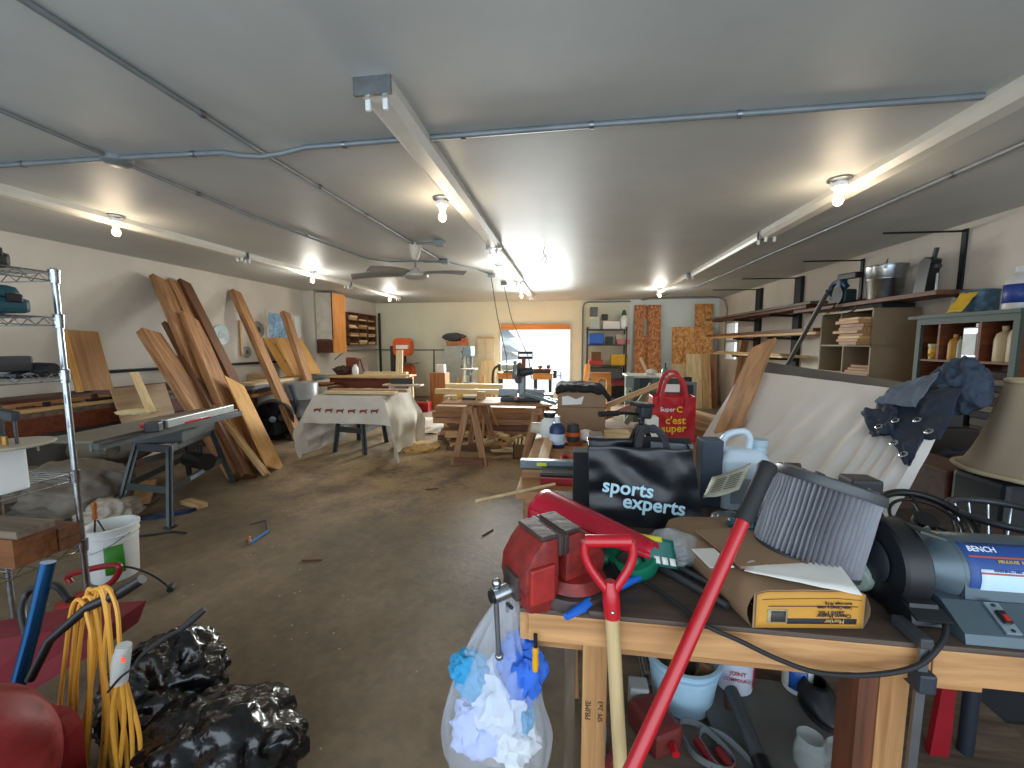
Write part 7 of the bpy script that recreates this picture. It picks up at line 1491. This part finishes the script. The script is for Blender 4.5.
def patchp(cs, off, m_, nm, amp=.012, nu=26, nv=22, sd=0):
    P = [onpanel(x, y, off) for x, y in cs]
    b = B(); b.grid(lambda u, v: P[0].lerp(P[1], u).lerp(P[3].lerp(P[2], u), v)+pn*(amp*nz(u*3+sd, v*3, sd)+amp*.5*nz(u*8, v*8, sd+3))+(P[1]-P[0])*.04*nz(v*5, sd, 1)+(P[3]-P[0])*.05*nz(u*5, sd, 9), nu, nv); return b.obj(nm, m_, dn, solid=.004)
patchp([(884, 402), (968, 392), (946, 446), (874, 440)], .035, den, 'main_sheet', .014, sd=2)
patchp([(893, 436), (934, 438), (917, 474), (911, 472)], .045, den, 'hanging_corner', .008, sd=4)
patchp([(868, 420), (905, 412), (902, 442), (880, 446)], .055, den, 'left_fold', .018, sd=6)
patchp([(902, 398), (950, 384), (926, 420), (884, 414)], .075, denl, 'pale_flap', .012, sd=8)
bc_ = onpanel(962, 398, .06); bc_ = aY(968, 384, 2.02)
B().blob(bc_+Vector((.0, .03, -.01)), (.085, .09, .115), .30, 1.5, 14, 5, sharp=True).obj('bundle', M('denim_mid', '#333f4f', .85, var=.3, scale=10, bump=.2, bscale=50), dn, smooth=True, angle=80)
for (x, y) in ((905, 432), (927, 432), (890, 440), (904, 455), (939, 444), (914, 467)):
    c = onpanel(x, y, .066 if x > 895 else .078); B().lathe([(.008, 0), (.014, .0), (.015, .003), (.012, .005), (.008, .004), (.008, 0)], c, pn, 20).obj('eyelet', chrome, dn)
# wall rack uprights with arms, boards stored on them
def upright(y, z0, z1, w, label, thick=True):
    r = thing('rack_upright', (XR-.05, y, z0), label, 'rack', 'lumber rack on the right wall')
    B().span((XR-(.06 if thick else .025), y-w/2, z0), (XR-.004, y+w/2, z1)).obj('upright_channel', dark_steel, r)
    B().tube([(XR-.02, y, z1-.02), (XR-.95 if thick else XR-.75, y, H-.075)], .010, 8).obj('ceiling_rod', dark_steel, r)
    if thick:
        for z in (1.30, 1.66, 2.05): B().bar((XR-.05, y, z-.02), (XR-.50, y, z+.0), .035, .04).obj('support_arm', dark_steel, r)
upright(7.75, .0, 2.69, .20, 'wide dark rack upright on the right wall, left of the diagonal pole'); upright(9.25, .0, 2.69, .22, 'wide dark rack upright on the right wall nearest the small sash window')
upright(6.25, .0, 2.69, .05, 'thin dark rack upright on the right wall behind the power saw', False); upright(4.80, .0, 2.69, .05, 'thin dark rack upright on the right wall above the green cabinet', False)
gR = 'boards on the right wall rack'
def rk(p0, p1, z, w, t, mat, label, X=None): 
    a, c = (aZ(p0[0], p0[1], z), aZ(p1[0], p1[1], z)); return a, c
def rboard(xa, ya, xb, yb, z, w, t, mat, label): return board('stored_board', (xa, ya, z), (xb, yb, z), w, t, mat, label, 'board', gR)
rboard(3.50, 6.6, 3.50, 10.6, 2.096, .20, .045, brown_wood, 'dark long board on the top arms of the right wall rack, front one'); rboard(3.74, 5.75, 3.74, 10.2, 2.098, .16, .05, cedar_dark, 'dark long board on the top arms of the right wall rack, against the wall')
rboard(3.52, 6.5, 3.44, 10.9, 2.145, .24, .04, grey_wood, 'grey weathered board lying on the dark boards of the top rack arms')
rboard(3.50, 6.3, 3.48, 10.6, 1.705, .20, .04, pine, 'tan board on the middle arms of the right wall rack, front one'); rboard(3.74, 6.3, 3.74, 10.6, 1.71, .18, .05, brown_wood, 'dark board on the middle arms of the right wall rack, against the wall')
rboard(3.52, 6.4, 3.50, 10.9, 1.755, .22, .05, cedar_dark, 'reddish board stacked on the front tan board of the middle arms')
rboard(3.50, 7.2, 3.42, 10.2, 1.34, .2, .03, pale_pine, 'pale board on the low arms of the right wall rack, front one'); rboard(3.72, 7.2, 3.72, 10.3, 1.345, .2, .04, pale_pine, 'pale board on the low arms of the right wall rack, against the wall'); rboard(3.5, 7.3, 3.36, 9.9, 1.375, .16, .03, pine, 'pale tan board stacked on the front pale board of the low arms')
a, c = aX(791, 358, 3.30), aX(828, 291, 3.30); a2 = c+(a-c)*((c.z-.02)/(c.z-a.z)); B().tube([c, a2], .03, 10).obj('leaning_pole', M('pole_grey', '#5b5855', .5, .3), None, 'grey pole leaning diagonally beside the plywood cubby cabinet', 'pole')
a = aX(737, 345, 3.5); board('standing_board', (3.35, 9.0, 0), (3.62, 9.2, 1.62), .14, .03, cedar, 'brown board standing before the small sash window', 'board', up=(0, 1, 0))
# plywood cubby cabinet
kx0, kx1, ky0, ky1, kz = 3.40, 3.88, 5.22, 6.20, 1.96
ck_ = thing('cubby_cabinet', ((kx0+kx1)/2, (ky0+ky1)/2, 0), 'tan plywood cubby cabinet holding stacked boards on the right wall', 'cabinet')
kply = M('ply_tan', '#8d7a60', .65, var=.1, scale=4)
b = B(); t = .022
b.span((kx0, ky0, 0), (kx1, ky0+t, kz)).span((kx0, ky1-t, 0), (kx1, ky1, kz)).span((kx1-.012, ky0, 0), (kx1, ky1, kz))
for z in (0.05, .60, 1.18, 1.52, kz-t): b.span((kx0, ky0, z), (kx1, ky1, z+t))
b.obj('carcass', kply, ck_); B().span((kx0+.002, 5.78, 1.542), (kx1-.02, 5.80, kz-t)).obj('divider', kply, ck_); B().span((kx0+.002, 5.70, 1.202), (kx1-.02, 5.72, 1.52)).obj('divider', kply, ck_)
B().span((kx0-.01, ky0, kz-t), (kx0+.004, ky1, kz)).obj('edge_band', M('ply_edge', '#b09672', .6), ck_)
rnd = random.Random(9); z = 1.543
for k in range(9):
    t2 = rnd.uniform(.026, .042); e = rnd.uniform(-.02, .14) if k < 3 else rnd.uniform(-.02, .05)
    board('stored_offcut', (kx0-.02+rnd.uniform(-.03, .05), 5.26+.0, z+t2/2), (kx0-.02+rnd.uniform(-.03, .05), 5.74+rnd.uniform(-.08, .02), z+t2/2), .18, t2, rnd.choice((pine, cedar, tan_ply)), ('lowest', 'second', 'third', 'fourth', 'fifth', 'sixth', 'seventh', 'eighth', 'topmost')[k]+' short board of the stack in the upper cubby', 'board', 'boards stacked in the plywood cubby'); z += t2+.002
for k in range(3): board('stored_offcut', (kx0+.10, 5.27, 1.218+k*.034), (kx0+.06, 5.62-.05*k, 1.218+k*.034), .16, .03, cedar, ('lowest', 'middle', 'topmost')[k]+' reddish board of the small stack in the lower cubby', 'board', 'boards in the lower cubby')
# plank and tools on top of the cubby
z0 = kz+.001
bx((3.5, 5.26, z0), (3.84, 6.0, z0+.055)).obj('black_bin_lid', black_matte, None, 'flat black crate lid on top of the plywood cubby cabinet', 'lid')
board('top_plank', (3.62, 4.5, z0+.082), (3.60, 7.0, z0+.082), .34, .045, cedar_dark, 'long dark brown plank overhanging the plywood cubby cabinet', 'board', bev=.004)
zp_ = z0+.106
tc_ = Vector((3.62, 5.42, zp_)); gb = thing('metal_pail', tc_, 'shiny galvanised metal pail on the plank above the cubby cabinet', 'pail')
pr = [(0, 0), (.15, 0), (.155, .01), (.178, .22), (.182, .225), (.182, .235), (.180, .24), (.195, .37), (.201, .375), (.201, .385), (.195, .388), (.19, .37), (.15, .012), (0, .012)]
B().lathe(pr, tc_, n=48).obj('pail_body', galv, gb); B().tube(bez([tc_+Vector((-.11, -.16, .38)), tc_+Vector((-.06, -.1, .44)), tc_+Vector((.02, .02, .46)), tc_+Vector((.08, .12, .43)), tc_+Vector((.11, .16, .38))], 8), .008, 8).obj('bail_handle', steel, gb)
for s2 in (-1, 1): B().box(tc_+Vector((.11*s2, .155*s2, .36)), (.05, .03, .05), (0, 0, .98), .005).obj('lug', steel, gb)
r = thing('power_saw', (3.55, 6.02, zp_), 'blue and black power saw on the plank left of the metal pail', 'power tool')
bl = M('tool_blue', '#1f3f60', .45, var=.2)
B().box((3.55, 5.99, zp_+.10), (.16, .20, .18), bev=.03).obj('motor_housing', M('housing_teal', '#20343a', .45), r); b = B(); b.tube(bez([(3.5, 6.09, zp_+.06), (3.48, 6.19, zp_+.16), (3.50, 6.17, zp_+.28), (3.52, 6.03, zp_+.30), (3.54, 5.95, zp_+.22)], 6), .03, 12); b.obj('handle', bl, r)
B().box((3.54, 5.89, zp_+.35), (.12, .36, .07), (.06, 0, 0), .015).obj('battery_pack', black, r); B().box((3.53, 6.05, zp_+.25), (.09, .10, .18), bev=.02).obj('grip_block', bl, r); B().lathe([(0, -.01), (.11, -.01), (.11, .01), (0, .01)], (3.46, 5.99, zp_+.115), (1, 0, 0), 30).obj('blade', dark_steel, r)
B().tube(bez([(3.5, 6.22, zp_+.1), (3.44, 6.0, zp_-.0), (3.40, 6.12, zp_-.16), (3.38, 5.6, zp_-.13), (3.41, 5.5, zp_-.05)], 8), .008, 6).obj('power_cord', black, r)
r = thing('nail_gun', (3.68, 4.93, zp_), 'black upright tool standing right of the metal pail', 'power tool'); b = B(); b.prism([(-.10, 0), (.05, 0), (.07, .16), (.10, .34), (.02, .38), (-.04, .34), (-.07, .16)], (3.68, 4.93, zp_), (0, -1, 0), (0, 0, 1), .10); bmesh.ops.recalc_face_normals(b.bm, faces=b.bm.faces); b.obj('tool_body', black, r)
B().bar((3.68, 4.87, zp_+.33), (3.68, 4.84, zp_+.46), .03, .03, bev=.004).obj('nozzle', dark_grey, r); B().box((3.68, 4.84, zp_+.27), (.05, .10, .04), bev=.006).obj('trigger', dark_grey, r); B().cyl((3.68, 4.80, zp_), (3.68, 4.80, zp_+.20), .012).obj('side_rod', steel, r)
# green open cabinet
gx0, gx1, gy0, gy1, gz1 = 3.52, 3.88, 3.80, 4.78, 1.83
gc_ = thing('green_cabinet', ((gx0+gx1)/2, (gy0+gy1)/2, 0), 'dark green open cabinet with brown compartments on the right wall', 'cabinet')
gmn = M('cab_green', '#3b4a44', .6, var=.15); inr = WOOD('cab_brown', '#4e2411', '#7d4421', rand=.05)
for y in (gy0, gy1-.05): B().span((gx0, y, 0), (gx0+.03, y+.05, gz1-.03)).obj('front_post', gmn, gc_)
B().span((gx0-.03, gy0-.03, gz1-.03), (gx1, gy1+.08, gz1)).obj('top_board', gmn, gc_); B().span((gx0, gy0+.05, gz1-.09), (gx0+.025, gy1-.05, gz1-.03)).obj('front_rail', gmn, gc_)
b = B(); b.span((gx1-.015, gy0+.01, 0), (gx1, gy1-.01, gz1-.03)).span((gx0+.03, gy0, 0), (gx1-.015, gy0+.02, gz1-.03)).span((gx0+.03, gy1-.02, 0), (gx1-.015, gy1, gz1-.03)); b.obj('inner_lining', inr, gc_)
for z in (.1, .75, 1.40): B().span((gx0+.012, gy0+.02, z-.02), (gx1-.015, gy1-.02, z)).obj('shelf_board', inr, gc_)
for y in (4.13, 4.53): B().span((gx0+.012, y-.012, 1.401), (gx1-.02, y+.012, gz1-.031)).obj('divider', inr, gc_)
zs_ = 1.401
def jugl(x, y, z, R, h, mat, nm, label, cat, cap=None, hd=True):
    r = thing(nm, (x, y, z), label, cat); B().lathe([(0, 0), (R*.95, 0), (R, .01), (R, h*.62), (R*.8, h*.78), (R*.32, h*.86), (R*.30, h*.9), (0, h*.9)], (x, y, z), n=24).obj('bottle_body', mat, r)
    B().lathe([(0, h*.89), (R*.36, h*.89), (R*.36, h), (0, h)], (x, y, z), n=16).obj('cap', cap or mat, r); return r
crm = M('bottle_cream', '#b09e7d', .5, var=.1)
jugl(3.62, 4.01, zs_, .062, .30, crm, 'bottle', 'cream bottle in the green cabinet, left of the pair', 'bottle'); jugl(3.61, 3.89, zs_, .062, .33, crm, 'bottle', 'cream bottle in the green cabinet, right of the pair', 'bottle')
r = thing('solvent_can', (3.62, 4.24, zs_), 'pale rectangular metal can in the middle of the green cabinet', 'can'); bx((3.56, 4.17, zs_), (3.70, 4.32, zs_+.30), .012).obj('can_body', M('can_pale', '#a9b2b4', .35, .5), r); B().cyl((3.60, 4.21, zs_+.30), (3.60, 4.21, zs_+.33), .025).obj('cap', white_plastic, r); bx((3.556, 4.185, zs_+.05), (3.5595, 4.305, zs_+.24), 0).obj('can_label', M('can_lab', '#c9cfd0', .5), r)
jugl(3.60, 4.43, zs_, .05, .24, M('bottle_mustard', '#a8741c', .5), 'bottle', 'mustard yellow bottle left of the pale can in the green cabinet', 'bottle'); jugl(3.58, 4.355, zs_, .022, .22, M('bottle_small', '#9d9a8b', .5), 'bottle', 'small slim bottle between the mustard bottle and the pale can', 'bottle', black)
r = thing('yellow_tub', (3.62, 4.66, zs_), 'small pale tub with yellow label in the left compartment of the green cabinet', 'tub'); B().lathe([(0, 0), (.045, 0), (.05, .12), (.055, .122), (.055, .15), (0, .15)], (3.60, 4.64, zs_), n=20).obj('tub_body', M('tub_cream', '#b5a67c', .5), r); B().lathe([(.0475, .03), (.0495, .03), (.052, .1), (.05, .1)], (3.60, 4.64, zs_), n=20).obj('yellow_band', yellow, r)
B().blob((3.58, 4.60, zs_+.035), (.05, .05, .04), .35, 2.5, 4, 4, sharp=True).obj('yellow_rag', M('rag_yellow', '#c79a1c', .8), None, 'yellow rag beside the small pale tub in the green cabinet', 'rag')
# lower shelves: dark folded things
rnd = random.Random(2); dk1 = [M('fold_a', '#3a2f2c', .9), M('fold_b', '#4f4a47', .9), M('fold_c', '#2a2b33', .9), M('fold_d', '#6a6359', .9)]
z = .751
for k in range(9):
    h = rnd.uniform(.045, .075); B().span((gx0+.03+rnd.uniform(0, .03), 3.88+rnd.uniform(0, .03), z), (gx1-.04, 4.20-rnd.uniform(0, .04), z+h), .015).obj('folded_cloth', dk1[k % 4], None, ('lowest', 'second', 'third', 'fourth', 'fifth', 'sixth', 'seventh', 'eighth', 'topmost')[k]+' dark folded cloth of the stack in the green cabinet', 'cloth', 'folded cloths in the green cabinet'); z += h+.001
bx((gx0+.04, 4.26, .751), (gx1-.05, 4.72, 1.15), .01).obj('dark_crate', M('crate_dark', '#221c20', .8), None, 'dark crate on the middle shelf of the green cabinet', 'crate')
B().blob((3.66, 4.5, 1.235), (.12, .16, .08), .3, 2, 9, 4, sharp=True).obj('dark_rag', M('rag_plum', '#2b2228', .9), None, 'dark crumpled cloth on the dark crate in the green cabinet', 'rag')
# on top of the green cabinet
zt = gz1+.001
r = thing('paint_can', (3.66, 4.2, zt), 'blue paint-spattered round tin on top of the green cabinet', 'paint can'); B().lathe([(0, 0), (.125, 0), (.13, .008), (.127, .012), (.127, .19), (.132, .195), (.132, .205), (.12, .21), (0, .205)], (3.70, aX(979, 300, 3.70).y, zt), n=36).obj('can_body', M('can_bluegrey', '#4d6f86', .45, .2, var=.6, scale=14), r)
b = B(); b.grid(lambda u, v: Vector((3.55-.07*v, aX(969, 300, 3.55).y+.16*u-.08+.05*v, zt+.18-.17*v+.02*nz(u*4, v*4, 2))), 10, 12); b.obj('yellow_cloth', M('cloth_yellow', '#c7a21a', .8, bump=.3), None, 'yellow cloth draped against the blue tin on top of the green cabinet', 'cloth', solid=.004)
jugl(3.60, aX(1018, 300, 3.60).y, zt, .085, .34, M('jug_label', '#c3c4c4', .4, var=.05), 'jug', 'white jug with blue label on top of the green cabinet at the right edge', 'jug')
b = B(); b.grid(lambda u, v: Vector((3.60+.0865*math.cos(PI*.75+u*PI*.9), aX(1018, 300, 3.60).y+.0865*math.sin(PI*.75+u*PI*.9), zt+.05+v*.15)), 12, 2); b.obj('blue_label', M('lab_blue', '#263f8c', .5, var=.5, scale=30), [o for o in bpy.data.objects if o.get('label', '').startswith('white jug with blue label')][0], solid=.001)
r = thing('glass_jar', (3.6, 4.5, zt), 'small clear jar left of the blue tin on top of the green cabinet', 'jar'); B().lathe([(0, 0), (.035, 0), (.036, .11), (.028, .125), (.028, .14), (.03, .14), (.03, .15), (0, .15)], (3.6, aX(955, 305, 3.6).y, zt), n=20).obj('jar_body', glass_m, r)
board('thin_slat', (3.55, 4.30, zt+.006), (3.60, 4.85, zt+.006), .05, .012, M('slat', '#6f6a5f', .7), 'thin grey slat lying on top of the green cabinet, left end', 'batten')
# brown chest, black trunk and lamp
q0, q1 = aY(926, 449, 2.05), aY(1002, 449, 2.05)
ch = thing('brown_chest', ((q0.x+q1.x)/2, 2.2, 0), 'dark brown wooden chest behind the denim cloth at the lower right', 'chest'); zt2 = .98
x0c = max(q0.x, TR.x+.06)
bx((x0c, 2.05, 0), (q1.x+.0, 2.45, zt2)).obj('carcass', brown_wood, ch); bx((x0c+.03, 2.035, .55), (q1.x-.03, 2.05, zt2-.05)).obj('front_panel', WOOD('chest_red', '#4a2312', '#6f3a1e', rand=.05), ch)
q = aY(996, 482, 1.84); tk = thing('storage_case', (q.x+.25, 1.95, 0), 'black upright case at the right edge under the lampshade', 'case'); bx((q.x, 1.80, 0), (q.x+.5, 2.03, q.z), .02).obj('case_body', M('trunk', '#1d1f24', .6), tk); bx((q.x+.1, 1.79, .3), (q.x+.4, 1.80, .75), .004).obj('front_pocket', dark_grey, tk)
lc = Vector((q.x+.20, 1.90, q.z+.001)); lp = thing('table_lamp', lc, 'cream bell-shaped lampshade at the right edge', 'lamp')
B().lathe([(0, 0), (.09, 0), (.09, .015), (.03, .03), (.02, .06), (.035, .11), (.02, .17), (.012, .30), (0, .30)], lc, n=24).obj('lamp_base', M('lamp_brass', '#6e5327', .35, .7), lp)
sz_ = lc.z+.02; hs = .38; prof = []
for k in range(13): t = k/12; prof.append((.235-.125*t**.55-.0*t, hs*t))
b = B(); n2 = 64; pts = []
for (R, z) in prof: pts += [Vector((lc.x+(R*(1+.02*math.cos(8*2*PI*i/n2)))*math.cos(2*PI*i/n2), lc.y+(R*(1+.02*math.cos(8*2*PI*i/n2)))*math.sin(2*PI*i/n2), sz_+z)) for i in range(n2)]
b._add(pts, [(j*n2+i, j*n2+(i+1) % n2, (j+1)*n2+(i+1) % n2, (j+1)*n2+i) for j in range(12) for i in range(n2)]); b.sm = True
shd = b.obj('lamp_shade', M('shade_cream', '#978770', .85, var=.06), lp, solid=.003)
for (R, z) in ((prof[0][0]*1.0, .006), (prof[-1][0], hs-.004)): B().tube([Vector((lc.x+R*(1+.02*math.cos(8*a))*math.cos(a), lc.y+R*(1+.02*math.cos(8*a))*math.sin(a), sz_+z)) for a in [2*PI*i/64 for i in range(64)]], .009, 8, closed=True).obj('trim_band', M('trim_cream', '#b9a888', .8), shd)
# dark clutter between the chest and the cabinet
bx((2.35, 2.7, 0), (2.95, 3.1, .72), .02).obj('dark_box', M('box_plum', '#241a1c', .8), None, 'dark box on the floor behind the brown chest', 'box'); B().blob((2.6, 2.9, .80), (.25, .18, .10), .3, 2, 3, 4, sharp=True).obj('dark_coat', M('coat_navy', '#1b1f2b', .9), None, 'dark crumpled coat on the dark box behind the brown chest', 'cloth')
bx((2.0, 3.3, 0), (2.9, 3.75, .95), .02).obj('dark_cupboard', M('cup_dark', '#2c2320', .7), None, 'low dark cupboard between the sheeted board and the green cabinet', 'cupboard')
bx((2.42, 3.32, .951), (2.8, 3.6, 1.06), .01).obj('tool_case', dark_grey, None, 'grey case on the low dark cupboard behind the denim cloth', 'tool case')
# ================================================================ camera, light
cd = bpy.data.cameras.new('camera'); cam = bpy.data.objects.new('camera', cd); COL.objects.link(cam)
cd.sensor_fit = 'HORIZONTAL'; cd.sensor_width = 36; cd.lens = 36*F/1024; cd.clip_start = .02
cam.matrix_basis = Matrix.Translation(EYE) @ Matrix((_R, _U, -_F)).transposed().to_4x4()
sc = bpy.context.scene; sc.camera = cam
w = bpy.data.worlds.new('sky'); sc.world = w; w.use_nodes = True
bg = w.node_tree.nodes['Background']; bg.inputs['Color'].default_value = (.80, .90, 1.0, 1); bg.inputs['Strength'].default_value = 1.45
def area(name, loc, rot, sx, sy, e, col, spread=180):
    l = bpy.data.lights.new(name, 'AREA'); l.shape = 'RECTANGLE'; l.size = sx; l.size_y = sy; l.energy = e; l.color = col; l.spread = math.radians(spread)
    o = bpy.data.objects.new(name, l); COL.objects.link(o); o.location = loc; o.rotation_euler = rot; return o
area('doorway_daylight', (-1, YF-.3, 1.6), (math.radians(90), 0, 0), 8, 2.3, 100, (.72, .86, 1))
area('opening_daylight', ((ox0+ox1)/2, YB-.12, 1.9), (math.radians(-48), 0, 0), 1.9, .8, 420, (.94, 1, .98), 125)
sc.view_settings.view_transform = 'Standard'; sc.view_settings.look = 'None'; sc.view_settings.exposure = .14; sc.view_settings.gamma = 1
sc.cycles.use_denoising = True
sc.cycles.max_bounces = 8; sc.cycles.diffuse_bounces = 5; sc.cycles.transparent_max_bounces = 12
